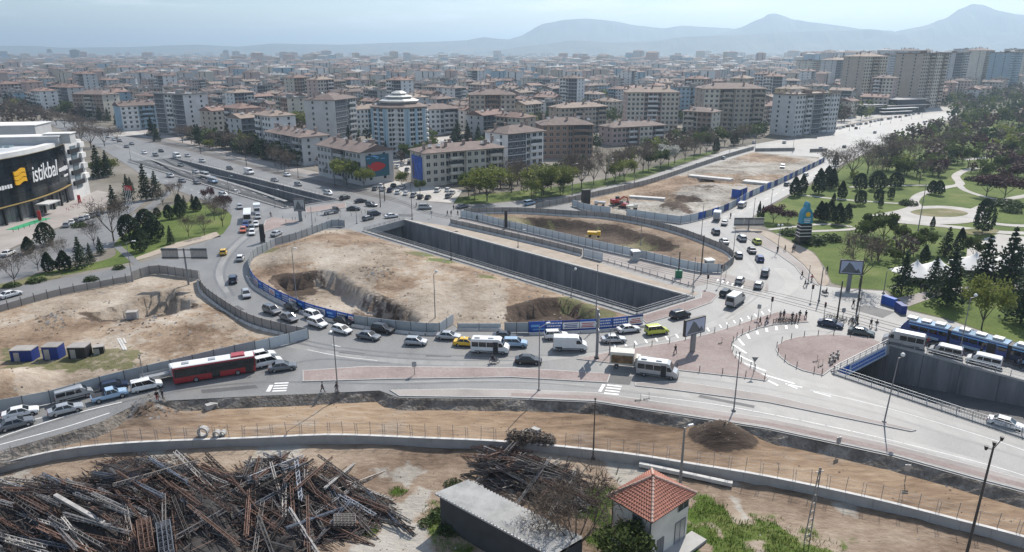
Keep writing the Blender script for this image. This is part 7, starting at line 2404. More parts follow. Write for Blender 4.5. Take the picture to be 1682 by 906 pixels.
def shed():
 zr=1.9
 A,B,Cc=G(715,810,zr),G(770,788,zr - .9),G(918,862,zr - .9)
 D=A + (Cc - B)
 Ln=(Cc - B)
 D=A + Ln*1.25; Cc=B + Ln*1.25
 root=empty("shed",(A.x,A.y,ZY),0,"low dark shed with a long grey corrugated metal roof","shed",world=True)
 n=36; m=3
 sh_=[]
 mb=MB()
 up=(D - A).cross(B - A).normalized()
 if up.z < 0: up=-up
 for i in range(n*2 + 1):
  t=i/(n*2); w_=.10*math.cos(i*math.pi)
  for j in range(m + 1):
   p=A.lerp(D,t).lerp(B.lerp(Cc,t),j/m) + up*w_; mb.v.append(tuple(p))
 for i in range(n*2):
  for j in range(m):
   mb.f.append((i*(m + 1) + j,(i + 1)*(m + 1) + j,(i + 1)*(m + 1) + j + 1,i*(m + 1) + j + 1)); mb.m.append(0)
 mb.build("roof",soil("corrugated_metal",[(0.3,(.27,.27,.265)),(0.5,(.38,.38,.37)),(0.7,(.46,.46,.45))],.35,.05,2.0,.7,spec=.3),root)
 mb=MB(); d1=(D - A).normalized(); d2=(B - A).normalized()
 i_=.35
 q=[A + d1*i_ + d2*i_,D + d2*i_,Cc - d2*i_,B + d1*i_ - d2*i_]
 V=[(p.x,p.y,ZY - .3) for p in q] + [tuple(p - Vector((0,0,.15))) for p in q]
 mb.add(V,((0,1,5,4),(1,2,6,5),(2,3,7,6),(3,0,4,7))); mb.build("wall",plain("dark_shed_wall",(.045,.047,.05),.8,vary=.2,vscale=.6),root)
 mb=MB(); mb.beam(tuple(A - Vector((0,0,.1))),tuple(D - Vector((0,0,.1))),.1,.2); mb.beam(tuple(A - Vector((0,0,.1))),tuple(B - Vector((0,0,.1))),.1,.2); mb.build("fascia",M['galv'],root)
 p=G(768,786,.2); mb=MB(); mb.prism([G(740,790,0),G(778,768,0),G(795,776,0),G(758,800,0)],ZY - .1,ZY + .7); o=mb.build("concrete_block",M['concrete']); tag(o,"pale concrete slab block at the head of the shed","concrete block")
shed()
# ---- steel lattice scrap
STEEL={'rust': plain("rusty_steel",(.15,.09,.068),.8,.2,vary=.4,vscale=1.5,obj_vary=.4),'grey': plain("weathered_steel",(.21,.195,.185),.65,.3,vary=.3,vscale=1.5,obj_vary=.4),'pale': plain("pale_steel",(.34,.325,.31),.6,.3,vary=.25,vscale=1.5,obj_vary=.3),
   'dark': plain("dark_steel",(.06,.052,.05),.7,.3,vary=.4,vscale=1.5,obj_vary=.5),'blue': plain("blue_grey_steel",(.16,.18,.215),.6,.3,vary=.3,vscale=1.5,obj_vary=.3)}
def lattice(L,w_,square):
 mb=MB(); r=.045
 cs=[(-w_/2,-w_/2),(w_/2,-w_/2),(w_/2,w_/2),(-w_/2,w_/2)] if square else [(-w_/2,-w_*.29),(w_/2,-w_*.29),(0,w_*.58)]
 for y,z in cs: mb.beam((-L/2,y,z),(L/2,y,z),r*1.7,r*1.7)
 n=int(L/(w_*1.15)); k=len(cs)
 for i in range(n):
  x0,x1=-L/2 + L*i/n,-L/2 + L*(i + 1)/n
  for j in range(k):
   a,b=cs[j],cs[(j + 1) % k]
   if i % 2: a,b=b,a
   mb.tube((x0,a[0],a[1]),(x1,b[0],b[1]),r*.6,r*.6,3,cap=False)
   if i % 2==0: mb.tube((x0,a[0],a[1]),(x0,b[0],b[1]),r*.6,r*.6,3,cap=False)
 return mb.mesh("lattice_girder",STEEL['rust'])
LATT=[lattice(8.5,.36,False),lattice(10.0,.42,False),lattice(8.0,.32,True),lattice(6.0,.42,True),lattice(9.5,.28,False)]
SR=random.Random(31)
def girder(p,az,tilt,kind,mat,label,group):
 o=link("lattice_girder",LATT[kind]); o.location=p; o.rotation_euler=(SR.uniform(0,1.5),tilt,az)
 o.material_slots[0].link='OBJECT'; o.material_slots[0].material=STEEL[mat]
 return tag(o,label,"girder",group)
HEAP=[(G(u,v,ZY),r,h) for u,v,r,h in ((60,850,8,2.6),(-40,860,9,2.8),(160,860,8,2.6),(250,810,8,2.8),(340,850,8,2.5),(440,800,6.5,2.6),(520,815,5.5,2.4),(480,870,6,1.8),(570,860,4,1.2),(320,905,8,1.4),(200,780,5,1.4),(620,835,2.5,.6))]
HEAP2=[(G(u,v,ZY),r,h) for u,v,r,h in ((840,785,4.5,2.6),(890,800,4.5,2.4),(930,815,3.5,1.6),(820,765,3.5,1.8))]
def hz_at(x,y,HP): return max(h*max(0,1 - ((x - c.x)**2 + (y - c.y)**2)/(r*r)) for c,r,h in HP)
def heap_field(poly,HP,n,azf,labels,group,matw):
 P=GL(poly,ZY); x0,x1=min(p.x for p in P),max(p.x for p in P); y0,y1=min(p.y for p in P),max(p.y for p in P)
 k=0; tries=0
 while k < n and tries < n*40:
  tries +=1
  x,y=SR.uniform(x0,x1),SR.uniform(y0,y1)
  if not inside(x,y,P): continue
  z=ZY + .25 + hz_at(x,y,HP)*SR.uniform(.35,1.05)
  u,v=pix((x,y,z))
  az=azf(u,v) + SR.gauss(0,.11)
  kind=SR.choice((0,0,1,2,4,4,3)); mat=SR.choice(matw)
  # slope of the heap along the girder
  d=2.6; zh=((hz_at(x + math.cos(az)*d,y + math.sin(az)*d,HP)) - hz_at(x - math.cos(az)*d,y - math.sin(az)*d,HP))/(2*d)
  zone='at its left end' if u < 130 else ('left of its middle' if u < 270 else ('in its middle' if u < 400 else ('right of its middle' if u < 520 else 'at its right end')))
  lab=labels[mat] + (' ' + zone + (' towards the wall' if v < 825 else ' towards the camera') if len(HP) > 5 else (', upper left part' if u < 850 and v < 790 else ', lower left part' if u < 850 else ', upper right part' if v < 795 else ', lower right part'))
  girder((x,y,z),az,-math.atan(zh)*.8 + SR.gauss(0,.07),kind,mat,lab,group)
  k +=1
def az1(u,v):
 if u > 400 and u < 560: return SR.choice((-.55,-1.25,.95,-.75,1.4,-1.0))
 if 200 < u < 330 and v > 845: return -1.05
 if u < 220: return SR.choice((-.38,-.44,-.34,-.42,-.62))
 return SR.choice((-.62,-.7,-.58,-.66,-.6,-.6,-.64,.9))
LB={'rust': "rust brown lattice girder in the big scrap heap",'grey': "grey weathered lattice girder in the big scrap heap",'pale': "pale grey lattice girder in the big scrap heap",'dark': "blackened lattice girder in the big scrap heap",'blue': "bluish lattice girder in the big scrap heap"}
heap_field([(-60,800),(60,800),(150,795),(230,770),(300,765),(400,770),(470,752),(560,785),(640,815),(650,850),(560,885),(470,905),(300,915),(60,915),(-60,900)],HEAP,265,az1,LB,"girders of the big scrap heap",['rust','rust','rust','rust','grey','grey','pale','dark','dark','blue'])
heap_field([(785,760),(840,742),(900,765),(960,795),(950,820),(900,838),(840,810),(790,790)],HEAP2,60,lambda u,v: SR.choice((-.55,-.4,-.7,-.3,1.0)),{k: v.replace("big scrap heap","small heap behind the shed") for k,v in LB.items()},"girders of the small heap behind the shed",['dark','dark','grey','rust','pale'])
def scrap_core(HP,name,n,seed,label):
 """tangled rods and cut offs under the girders"""
 r=random.Random(seed); mb=MB()
 for c,rad,h in HP:
  for k in range(int(n*rad/6)):
   a,q=r.uniform(0,6.28),rad*math.sqrt(r.random())*1.02
   x,y=c.x + math.cos(a)*q,c.y + math.sin(a)*q
   z=ZY + .1 + hz_at(x,y,HP)*r.uniform(.1,.9)
   t=r.choice((-.55,-.6,-.4,-.6,.9)) + r.gauss(0,.25); L=r.uniform(.8,3.2); s=r.gauss(0,.22)
   d=Vector((math.cos(t),math.sin(t),s)).normalized()*L/2
   p=Vector((x,y,z)); mb.tube(p - d,p + d,r.uniform(.03,.06),None,3,r.choice((0,0,1,1,1,2)),cap=False)
  n_=10
  V=[(c.x + math.cos(i*6.283/n_)*rad*.86,c.y + math.sin(i*6.283/n_)*rad*.86,ZY - .1) for i in range(n_)] + [(c.x + math.cos(i*6.283/n_)*rad*.45,c.y + math.sin(i*6.283/n_)*rad*.45,ZY + h*.5) for i in range(n_)] + [(c.x,c.y,ZY + h*.66)]
  mb.add(V,[(i,(i + 1) % n_,n_ + (i + 1) % n_,n_ + i) for i in range(n_)] + [(n_ + i,n_ + (i + 1) % n_,2*n_) for i in range(n_)],0)
 o=mb.build(name,[STEEL['dark'],STEEL['rust'],STEEL['grey'],STEEL['pale']],stuff=True)
 tag(o,label)
scrap_core(HEAP,"scrap_steel",260,3,"tangled rods and cut-offs under the girders of the big heap")
scrap_core(HEAP2,"scrap_steel",300,4,"tangled rods and cut-offs of the small heap behind the shed")
# squared stacks of frames at the front of the heap
for i,(u,v,az,L,mat,lab) in enumerate(((240,884,-1.05,4.6,'rust',"stack of rusty steel frames leaning towards the camera in the big heap"),(272,889,-1.08,4.6,'blue',"stack of bluish steel frames beside the rusty one in the big heap"),(130,838,-.42,9,'pale',"long pale steel beam lying over the left of the big heap"),(565,860,.25,2.4,'grey',"pale flat frame stack at the right foot of the big heap"))):
 p=G(u,v,ZY + (1.5,1.4,2.6,.8)[i]); mb=MB()
 if i==2: mb.box((0,0,.2),(8,.45,.35))
 else:
  for k in range(5):
   for x in (-L/2,L/2): mb.beam((x,-.7,k*.2),(x,.7,k*.2),.07,.07)
   for y in (-.7,-.2,.25,.7): mb.beam((-L/2,y,k*.2 + .06),(L/2,y,k*.2 + .06),.07,.07)
   for q in range(7): mb.beam((-L/2 + L*q/6,-.7,k*.2),(-L/2 + L*q/6,.7,k*.2),.05,.05)
 o=mb.build("steel_frames",STEEL[mat]); o.location=p; o.rotation_euler=(0,.18,az); tag(o,lab,"steel frames")
# ---- concrete beam, blocks, clods
a,b=G(1050,762,ZY + .5),G(1203,795,ZY + .3)
mb=MB(); d=b - a; mb.beam((0,0,0),d,.55,.5); mb.beam(d*.98,d,.6,.56); o=mb.build("concrete_pole",M['barrier']); o.location=a; tag(o,"pale concrete pole lying along the low wall near the gatehouse","concrete pole")
def clods(name,regions,seed,mats,label):
 r=random.Random(seed); mb=MB()
 for (poly,n,(s0,s1),zf) in regions:
  P=GL(poly,zf(None,None)) if callable(zf) and zf.__code__.co_argcount==2 else GL(poly)
  x0,x1=min(p.x for p in P),max(p.x for p in P); y0,y1=min(p.y for p in P),max(p.y for p in P)
  k=0; tr=0
  while k < n and tr < n*20:
   tr +=1
   x,y=r.uniform(x0,x1),r.uniform(y0,y1)
   if not inside(x,y,P): continue
   s=s0 + (s1 - s0)*r.random()**3
   z=zf(x,y) if zf(None,None) is None else zf(x,y)
   k +=1
   V=[(x + q[0]*s*r.uniform(.6,1.2),y + q[1]*s*r.uniform(.6,1.2),z + q[2]*s*r.uniform(.5,1)) for q in ((1,0,0),(-.5,.9,0),(-.5,-.9,0),(.3,.2,.8),(-.3,.1,.7))]
   mb.add(V,((0,1,3),(1,4,3),(1,2,4),(2,0,3),(2,3,4)),r.randrange(len(mats)))
 return tag(mb.build(name,mats,stuff=True),label)
STN=[plain("clod_brown",(.2,.145,.105),.95,obj_vary=0),plain("clod_tan",(.34,.27,.2),.95),plain("stone_grey",(.36,.345,.325),.9)]
def gz(f,base=None): return lambda x,y: (None if x is None else f(x,y,3.0)) if base is None else (base if x is None else f(x,y,3.0))
yz=lambda x,y: ZY if x is None else yard_z(x,y,3) - .03
sz=lambda x,y: ZS if x is None else strip_z(x,y,3) - .03
iz=lambda x,y: 0.0 if x is None else isl_z(x,y,8) - .03
lz=lambda x,y: 0.0 if x is None else .03 + lef_p(x,y) + lef_h(x,y) + nz(x,y,.1)*.3 + nz(x,y,.5,4)*.22 - .03
clods("rubble",[([(0,770),(1700,900),(1682,1000),(600,1000),(0,830)],900,(.04,.22),yz),([(600,770),(790,770),(700,905),(560,905),(640,840)],500,(.04,.2),yz),([(20,745),(300,665),(640,660),(1100,690),(1682,830),(1682,870),(1250,770),(700,710),(200,715)],1100,(.04,.2),sz),
     ([(205,690),(230,665),(262,660),(300,680),(260,692)],260,(.08,.4),sz),([(1140,700),(1190,680),(1230,712),(1200,730),(1150,725)],200,(.06,.3),sz)],5,STN,"stones and clods strewn over the foreground earth")
clods("rubble",[([(440,400),(560,380),(1000,515),(840,540),(740,528),(600,520),(430,450)],900,(.06,.4),iz),([(590,455),(640,448),(650,470),(600,475)],120,(.15,.6),iz),([(0,520),(320,470),(430,545),(300,600),(0,670)],900,(.06,.4),lz),([(55,520),(105,518),(110,540),(50,545)],120,(.15,.6),lz),([(150,520),(300,525),(330,560),(140,545)],200,(.1,.5),lz)],6,STN,"stones and clods strewn over the building sites")
# ---- bare bushes and trees by the shed
t_=tree('bare_tree',945,925,790,"large bare grey bush tree beside the corrugated shed",None,1.0,ZY)
t_=tree('bare_tree',905,905,812,"smaller bare bush overhanging the shed roof",None,1.1,ZY)
t_=tree('leafy_tree',1040,925,858,"fresh green young tree in front of the gatehouse wall",None,1.1,ZY)
t_=tree('leafy_tree',1005,925,868,"fresh green bush left of the gatehouse corner",None,1.2,ZY)
for i,(u,v,vt) in enumerate(((722,850,836),(738,872,858),(745,800,788),(700,862,852))):
 tree('bush',u,v,vt,f"green weeds at the shed, {('left of its roof corner', 'in its shade', 'at its far end', 'farthest left')[i]}","weeds by the shed",1.4,ZY)
# grass blades over the green patches
r=random.Random(9); mb=MB()
for c,rad in GRB:
 for k in range(int(230*rad)):
  a,q=r.uniform(0,6.28),rad*math.sqrt(r.random())*1.0
  x,y=c.x + math.cos(a)*q,c.y + math.sin(a)*q
  if nz(x,y,.35,12) > r.uniform(.05,.5): continue
  z=yard_z(x,y,3) - .03; h=r.uniform(.08,.4)*(1 + nz(x,y,.8,3)); t=r.uniform(0,3.14); w_=.05
  mb.add([(x - math.cos(t)*w_,y - math.sin(t)*w_,z),(x + math.cos(t)*w_,y + math.sin(t)*w_,z),(x + r.gauss(0,.1),y + r.gauss(0,.1),z + h)],((0,1,2),),r.randrange(2))
tag(mb.build("grass",[leafmat("grass_blade",(.065,.12,.02),.4),LEAF['yellow']],stuff=True),"lush grass tufts by the gatehouse and shed")
# ---- things on the building sites
def cabin(u,v,sz,rz,mat,label,roofm='hoard_mesh',name="site_container",cat="container"):
 p=G(u,v); L,W,H=sz; o=empty(name,p + Vector((0,W/2,0)),rz,label,cat)
 mb=MB(); mb.box((0,0,H/2 + .1),(L,W,H))
 for k in range(int(L/.5)): mb.box((-L/2 + .25 + k*.5,0,H/2 + .1),(.18,W + .1,H - .3))
 mb.build("body",M[mat] if mat in M else CP_[mat],o)
 mb=MB(); mb.box((0,0,H + .16),(L + .15,W + .15,.12)); mb.build("roof",M[roofm],o)
 mb=MB(); mb.box((-L*.2,-W/2 - .06,H*.45 + .1),(.9,.05,H*.8)); mb.build("door",M['galv'],o)
cabin(36,595,(3.5,2.2,2.0),.05,'blue_dark',"blue site container, left of three by the long hoarding")
cabin(84,592,(2.6,2.2,2.3),.05,'blue_dark',"blue site container, middle of three by the long hoarding")
cabin(127,590,(2.9,2.2,2.0),.05,'black',"dark site container with rusty top, right of three")
cabin(1216,324,(7,3,3.0),AVR,'blue',"bright blue site container in the far cleared site")
cabin(160,583,(1.6,1.4,1.3),.4,'black',"small dark tank beside the site containers",name="tank",cat="tank")
cabin(216,527,(1.9,1.3,1.6),.2,'galv',"grey metal box at the edge of the left pit",name="metal_box",cat="metal box")
for u0,v0,u1,v1,wd,lab in ((1132,290,1202,297,3.5,"pale concrete strip across the upper part of the far cleared site"),(1034,325,1092,329,2.5,"pale concrete strip in the near part of the far cleared site"),(1222,299,1262,303,5,"pale concrete slab at the right of the far cleared site")):
 a,b=G(u0,v0),G(u1,v1); mb=MB().beam((a.x,a.y,.45),(b.x,b.y,.45),wd,.9); tag(mb.build("concrete_slab",M['barrier']),lab,"concrete slab")
for i,(u0,v0,u1,v1) in enumerate(((188,548,204,577),(196,555,208,577),(201,553,207,566))):
 a,b=G(u0,v0),G(u1,v1); mb=MB(); mb.beam((a.x,a.y,.25),(b.x,b.y,.25),.3,.2); o=mb.build("plank",M['barrier']); tag(o,("longest pale plank lying by the weeds of the left site","middle pale plank lying by the weeds of the left site","shortest pale plank lying by the weeds of the left site")[i],"plank")
def digger(u,v,rz,mat,label,s=1.0):
 p=G(u,v); o=empty("excavator",p,rz,label,"excavator"); o.scale=(s,)*3; mt=CP_[mat]
 for sg in (-1,1):
  mb=MB(); mb.loft([[(x,sg*1.1 + y,z) for x,z in ((-1.6,.1),(1.6,.1),(1.9,.5),(1.5,.9),(-1.5,.9),(-1.9,.5))] for y in (-.28,.28)]); mb.build("track",M['trim'],o)
 mb=MB(); mb.box((-.6,0,1.55),(2.8,2.3,1.1),taper=.94); mb.build("body",mt,o)
 mb=MB(); mb.box((.7,.6,2.1),(1.3,1.0,1.7),taper=.85); mb.build("cab",M['glass'],o)
 mb=MB(); mb.beam((.9,-.2,1.7),(2.8,-.2,2.9),.35,.45); mb.beam((2.8,-.2,2.9),(4.3,-.2,2.3),.3,.4); mb.build("boom",mt,o)
 mb=MB(); mb.beam((4.3,-.2,2.4),(4.5,-.2,1.0),.25,.35); mb.build("arm",mt,o)
 mb=MB(); mb.box((4.4,-.2,.7),(.9,1.0,.7),taper=.7); mb.build("bucket",M['trim'],o)
digger(1012,336,.3,'red',"red excavator at the near left of the far cleared site",.95)
digger(1024,341,2.6,'red',"smaller dull red machine right of the red excavator",.8)
def dumper(u,v,rz,label,mat='yellow'):
 p=G(u,v); o=empty("dump_truck",p,rz,label,"dump truck"); o.scale=(.75,)*3; mt=CP_[mat]
 mb=MB(); mb.box((-.8,0,1.6),(3.2,2.1,1.0),taper=1.12); mb.build("skip",mt,o)
 mb=MB(); mb.box((1.7,0,1.6),(1.3,1.9,1.6),taper=.9); mb.build("cab",mt,o)
 wt,wr=wheel_meshes(.48,.3)
 for x in (-1.6,1.6):
  for sg in (-1,1): mlink("wheel",wt,o,loc=(x,sg*.95,.48))
dumper(976,389,-.2,"yellow dump truck down in the crescent pit")
dumper(1038,344,.3,"pale lorry parked in the far cleared site",'cream')
dumper(985,338,2.8,"grey lorry behind the bluish hoarding of the far site",'silver')
for i,(u,v,R_,lab) in enumerate(((335,716,.75,"large grey concrete ring on the dirt behind the low wall"),(357,717,.5,"smaller concrete ring right of the large one"),(367,715,.4,"smallest concrete ring behind the low wall"))):
 p=G(u,v,ZS); mb=MB(); k=16
 rg=[[(math.cos(a)*q,y,math.sin(a)*q) for a in [j*6.2832/k for j in range(k)]] for q,y in ((R_,-.4),(R_,.4),(R_*.72,.4),(R_*.72,-.4),(R_,-.4))]
 mb.loft(rg,caps=False); o=mb.build("concrete_ring",M['concrete']); o.location=p + Vector((0,0,R_)); tag(o,lab,"concrete ring")
for i,(u,v) in enumerate(((352,668),(345,671),(700,656),(880,712),(868,714))):
 p=G(u,v,ZS); mb=MB(); mb.box((0,0,.4),(1.4,.9,.8),taper=.9); o=mb.build("concrete_block",M['concrete']); o.location=p; o.rotation_euler=(.05,.08,i*.8); tag(o,f"broken concrete block on the orange dirt {('by the grey rubble, right one', 'by the grey rubble, left one', 'under the paved road edge', 'among dark scrub, right one', 'among dark scrub, left one')[i]}","concrete block")
for i,(u,v,vt) in enumerate(((850,725,708),(868,722,706),(886,724,710),(900,726,714))):
 tree('dry_scrub',u,v,vt,f"dry dark scrub on the dirt behind the wall, {('leftmost', 'second from left', 'third from left', 'rightmost')[i]} of four","dry scrub behind the low wall",1.2,ZS)
# ================================================================ poles, signs, people, bikes, tents
def polemesh(h,r0=.11,r1=.06,arms=(1.6,),mat='pole',lamp=True):
 P={}
 mb=MB(); mb.tube((0,0,0),(0,0,h),r0,r1,8); P['shaft']=(mb,mat)
 mb=MB(); mb.box((0,0,.12),(.45,.45,.24),taper=.8); P['base']=(mb,mat)
 return P
def lamp(u,v,vt,label,arms=(1.6,),az=None,mat='pole',r0=.11,globe=False,group=None,z=0.0,lean=0):
 b=G(u,v,z); x,y=(u - IMW/2)/FPX,-(vt - IMH/2)/FPX
 d=Vector((x,y*SP + CP,y*CP - SP)); h=CAMH + d.z*b.y/d.y - z
 o=empty("street_lamp",b,az if az is not None else TP.uniform(-.4,.4),label,"street lamp",group)
 mb=MB(); mb.tube((0,0,0),(lean,0,h),r0,r0*.55,8); mb.build("shaft",M[mat],o)
 mb=MB(); mb.box((0,0,.15),(.5,.5,.3),taper=.75); mb.build("base",M[mat],o)
 for a in arms:
  mb=MB(); mb.beam((lean,0,h - .05),(lean + a,0,h + .3*abs(a)/1.6),.07,.07); q=mb.build("arm",M[mat],o)
  mb=MB()
  if globe: mb.ball((lean + a,0,h + .42),.3)
  else: mb.box((lean + a,0,h + .3*abs(a)/1.6 + .02),(.85,.3,.16),taper=.8)
  mb.build("lamp_head",M['plate' if globe or mat !='pole_dark' else 'trim'],q)
 if not arms:
  mb=MB(); mb.ball((lean,0,h + .1),.16); mb.build("cap",M[mat],o)
 return o
for u,v,vt,lab,kw in ((555,643,541,"tall lamp post standing between two walkers on the front road",dict(az=-1.5)),(885,642,537,"tall lamp post in front of the black sedan on the paved island",dict(az=.6)),(1205,675,580,"tall bare pole at the lower kerb before the red plaza",dict(arms=(),r0=.12)),
  (1452,694,588,"tall lamp post with bright round head before the right trench",dict(az=.2,globe=True,arms=(.6,),lean=.5)),(1576,579,489,"lamp post in front of the tram's second car",dict(az=.2,arms=(.9,),globe=True)),(974,753,656,"thin dark lamp post on the yard side of the low wall",dict(arms=(),mat='pole_dark',z=ZY)),
  (1117,796,702,"thick grey lamp post right behind the gatehouse roof",dict(az=.4,r0=.2,arms=(.9,),z=ZY)),(487,490,408,"lamp post inside the left of the dirt island",dict(arms=(.8,))),(715,525,449,"lamp post in the middle front of the dirt island",dict(arms=(.5,),globe=True)),
  (741,427,381,"dark lamp post on the near edge of the middle trench, left",dict(mat='pole_dark')),(938,489,444,"lamp post on the near edge of the middle trench, middle",dict(globe=True,arms=(.8,))),(978,540,436,"thin tall pole by the right end of the middle trench",dict(arms=())),
  (677,360,303,"tall black pole at the head corner of the middle trench",dict(mat='pole_dark',arms=())),(586,367,345,"short pole on the bridge head left of the trench",dict(arms=())),(513,371,341,"lamp post behind the fence of the upper red paving",dict(arms=())),
  (1152,386,334,"double-armed lamp post by the far hoarding corner",dict(arms=(1.5,-1.5))),(1266,339,313,"lamp post with round head on the right avenue kerb",dict(globe=True,arms=(.1,))),(1237,360,326,"grey mast behind the sign boards of the right avenue",dict(arms=())),(1204,421,375,"thin pole on the lane line of the right ring road",dict(arms=())),
  (1277,413,372,"lamp post with bright lamps beside two walkers on the right pavement",dict(globe=True,arms=(.5,-.5))),(1138,479,424,"grey mast at the right end of the middle trench",dict(arms=())),(851,406,378,"lamp post on the far edge of the middle trench",dict()),(1052,402,352,"thin pole before the crescent pit hoarding",dict(arms=())),
  (1327,466,437,"lamp post among walkers on the right pavement, left one",dict(arms=())),(1345,494,440,"thick mast on the tram crossing point",dict(r0=.16,arms=())),(1451,482,444,"lamp post at the park corner by the conifer",dict(arms=(1.0,))),(218,462,398,"lamp post at the top fence of the left building site",dict()),(238,636,584,"thin pole behind the red bus's rear",dict(arms=())),
  (1508,378,302,"tall grey mast in the middle of the park",dict(r0=.16,arms=())),(318,298,262,"lamp post on the side-lane railing, upper",dict()),(376,318,290,"lamp post on the side-lane railing, middle",dict()),(452,340,312,"lamp post low by the ramp wall",dict()),(215,262,236,"lamp post at the head of the side-lane railing",dict()),(468,282,256,"lamp post by the rails before the long grey block",dict(mat='pole_dark')),(490,292,264,"lamp post by the rails before the fish advert block",dict(mat='pole_dark')),(550,304,272,"dark lamp post by the rails near the fish advert",dict(mat='pole_dark')),
  (940,320,270,"lamp post on the north verge, left",dict()),(998,306,262,"lamp post on the north verge, middle",dict()),(1042,300,278,"lamp post on the north verge, right",dict()),(1198,256,214,"lamp post at the upper end of the new road",dict()),(1304,228,196,"lamp post below the white slab",dict()),(1240,242,210,"lamp post at the far crossing",dict()),(1370,222,196,"lamp post before the end of the white slab",dict()),(1302,250,216,"tall pole above the cleared site",dict())):
 lamp(u,v,vt,lab,**kw)
# park lamps along the avenue, far row
for i in range(8):
 u=1395 + i*17; v=214 - i*3.2; lamp(u,v,v - 20 + i,f"{ORDW[i]} far lamp post from left in the right avenue's median",group="far lamp posts on the right avenue")
# three-headed lamp and lattice mast in the foreground
p=G(1588,908,ZY); h=13.2
o=empty("street_lamp",p,.35,"dark three-headed lamp mast at the lower right","street lamp")
mb=MB(); mb.tube((0,0,0),(.35,0,h),.16,.1,8); mb.build("shaft",M['pole_dark'],o)
for k,(x,z) in enumerate(((-.75,h + .1),(.35,h + .35),(1.35,h + .75))):
 mb=MB(); mb.beam((.35,0,h - .3),(x,0,z - .1),.07,.07); q=mb.build("arm",M['pole_dark'],o)
 mb=MB(); mb.tube((x,0,z - .25),(x,0,z + .2),.12,.22,8); mb.build("lamp_head",M['black'],q)
p=G(1326,885,ZY); o=empty("lattice_mast",p,.3,"narrow lattice power mast on the grass edge at lower right","mast")
mb=MB(); hh=9.2
for sx in (-.38,.38): mb.beam((sx,0,0),(sx*.25 + .35,0,hh),.09,.09)
for k in range(9):
 t=k/9; t2=(k + .6)/9
 a=lambda s,q: (s*(.38 - .29*q) + .35*q,0,hh*q)
 mb.beam(a(-1,t),a(1,t2),.05,.05); mb.beam(a(-1,t2),a(1,t2),.05,.05)
mb.build("frame",M['pole'],o); mb=MB(); mb.beam((-.2,0,hh - .5),(.9,0,hh - .5),.08,.08); mb.build("crossarm",M['pole'],o)
# sign mast whose boards are seen edge-on
p=G(980,589); o=empty("sign_mast",p,0,"thick steel sign mast with two boards seen edge-on","sign mast")
H=hgt(980,589,508); mb=MB(); mb.tube((0,0,0),(0,0,H),.26,.2,10); mb.build("shaft",M['pole'],o); mb=MB(); mb.box((0,0,.2),(.9,.9,.4),taper=.7); mb.build("base",M['pole_dark'],o)
for z in (H - 1.6,H - 4.3):
 mb=MB(); mb.box((.05,.3,z),(.12,3.6,2.2)); mb.build("sign_board",M['galv'],o)
lamp(1001,583,541,"thin pole with small sign beside the edge-on sign mast",arms=())
# back of the gantry boards at left, and by the right avenue
def gantry(u,v,vt,w_,h_,label,boards=2,rz=0.0):
 p=G(u,v); H=hgt(u,v,vt); o=empty("sign_gantry",p,rz,label,"sign gantry")
 mb=MB(); mb.tube((0,0,0),(0,0,H),.22,.18,8); mb.build("post",M['pole'],o)
 for z in (H - h_*.15,H - h_*.85):
  mb=MB(); mb.beam((-w_/2,-.12,z),(w_/2,-.12,z),.16,.2); mb.build("beam",M['pole_dark'],o)
 for k in range(boards):
  x=-w_/2 + w_*(k + .5)/boards; bw=w_/boards*(.72 if boards==2 else .97)
  x=x + (-.13*w_/boards if k==0 else .13*w_/boards) if boards==2 else x
  mb=MB(); mb.box((x,.1,H - h_/2),(bw,.1,h_))
  for q in range(5): mb.box((x - bw/2 + bw*(q + .5)/5,.02,H - h_/2),(.06,.08,h_))
  mb.build("sign_board",M['galv'],o)
gantry(310,468,407,10.2,2.6,"grey back of a wide two-board road sign at the top of the left site")
gantry(1229,378,357,8.8,2.5,"grey back of a wide road sign on the right avenue kerb",3)
# billboards
def billboard(u,v,vt,w_,h_,rz,label,pole_h,face='pale',post_r=.42):
 p=G(u,v); H=hgt(u,v,vt); o=empty("billboard",p,rz,label,"billboard")
 mb=MB(); mb.box((0,0,pole_h/2),(post_r*2,post_r*1.2,pole_h)); mb.build("post",M['pole'],o)
 zc=pole_h + h_/2
 mb=MB(); mb.box((0,0,zc),(w_,.5,h_)); b=mb.build("cabinet",M['pole_dark'],o)
 for sg in (-1,1):
  mb=MB(); mb.box((0,sg*.27,zc),(w_ - .4,.04,h_ - .4)); f=mb.build("poster",plain("poster_pale",(.42,.45,.55),.4) if face=='pale' else M[face],b)
  mb=MB(); yy=sg*.30
  V=[(-w_*.42,yy,zc - h_*.38),(w_*.30,yy,zc - h_*.38),(w_*.02,yy,zc + h_*.2),(-w_*.12,yy,zc + h_*.36),(-w_*.25,yy,zc + .05)]
  mb.add(V,(tuple(range(5)),)); mb.add([(w_*.1,yy,zc - h_*.38),(w_*.44,yy,zc - h_*.38),(w_*.3,yy,zc - h_*.05)],((0,1,2),)); mb.build("print",plain("poster_dark",(.12,.125,.13),.5),f)
billboard(1137,578,521,4.8,3.0,.55,"large two-sided billboard with dark frame on the red plaza",3.4)
billboard(1393,474,440,4.7,3.2,-.25,"pale billboard at the park corner under the bare tree",3.4)
billboard(494,363,338,3.4,3.8,.1,"square billboard on dark post at the upper red paving",3.2,'galv',.5)
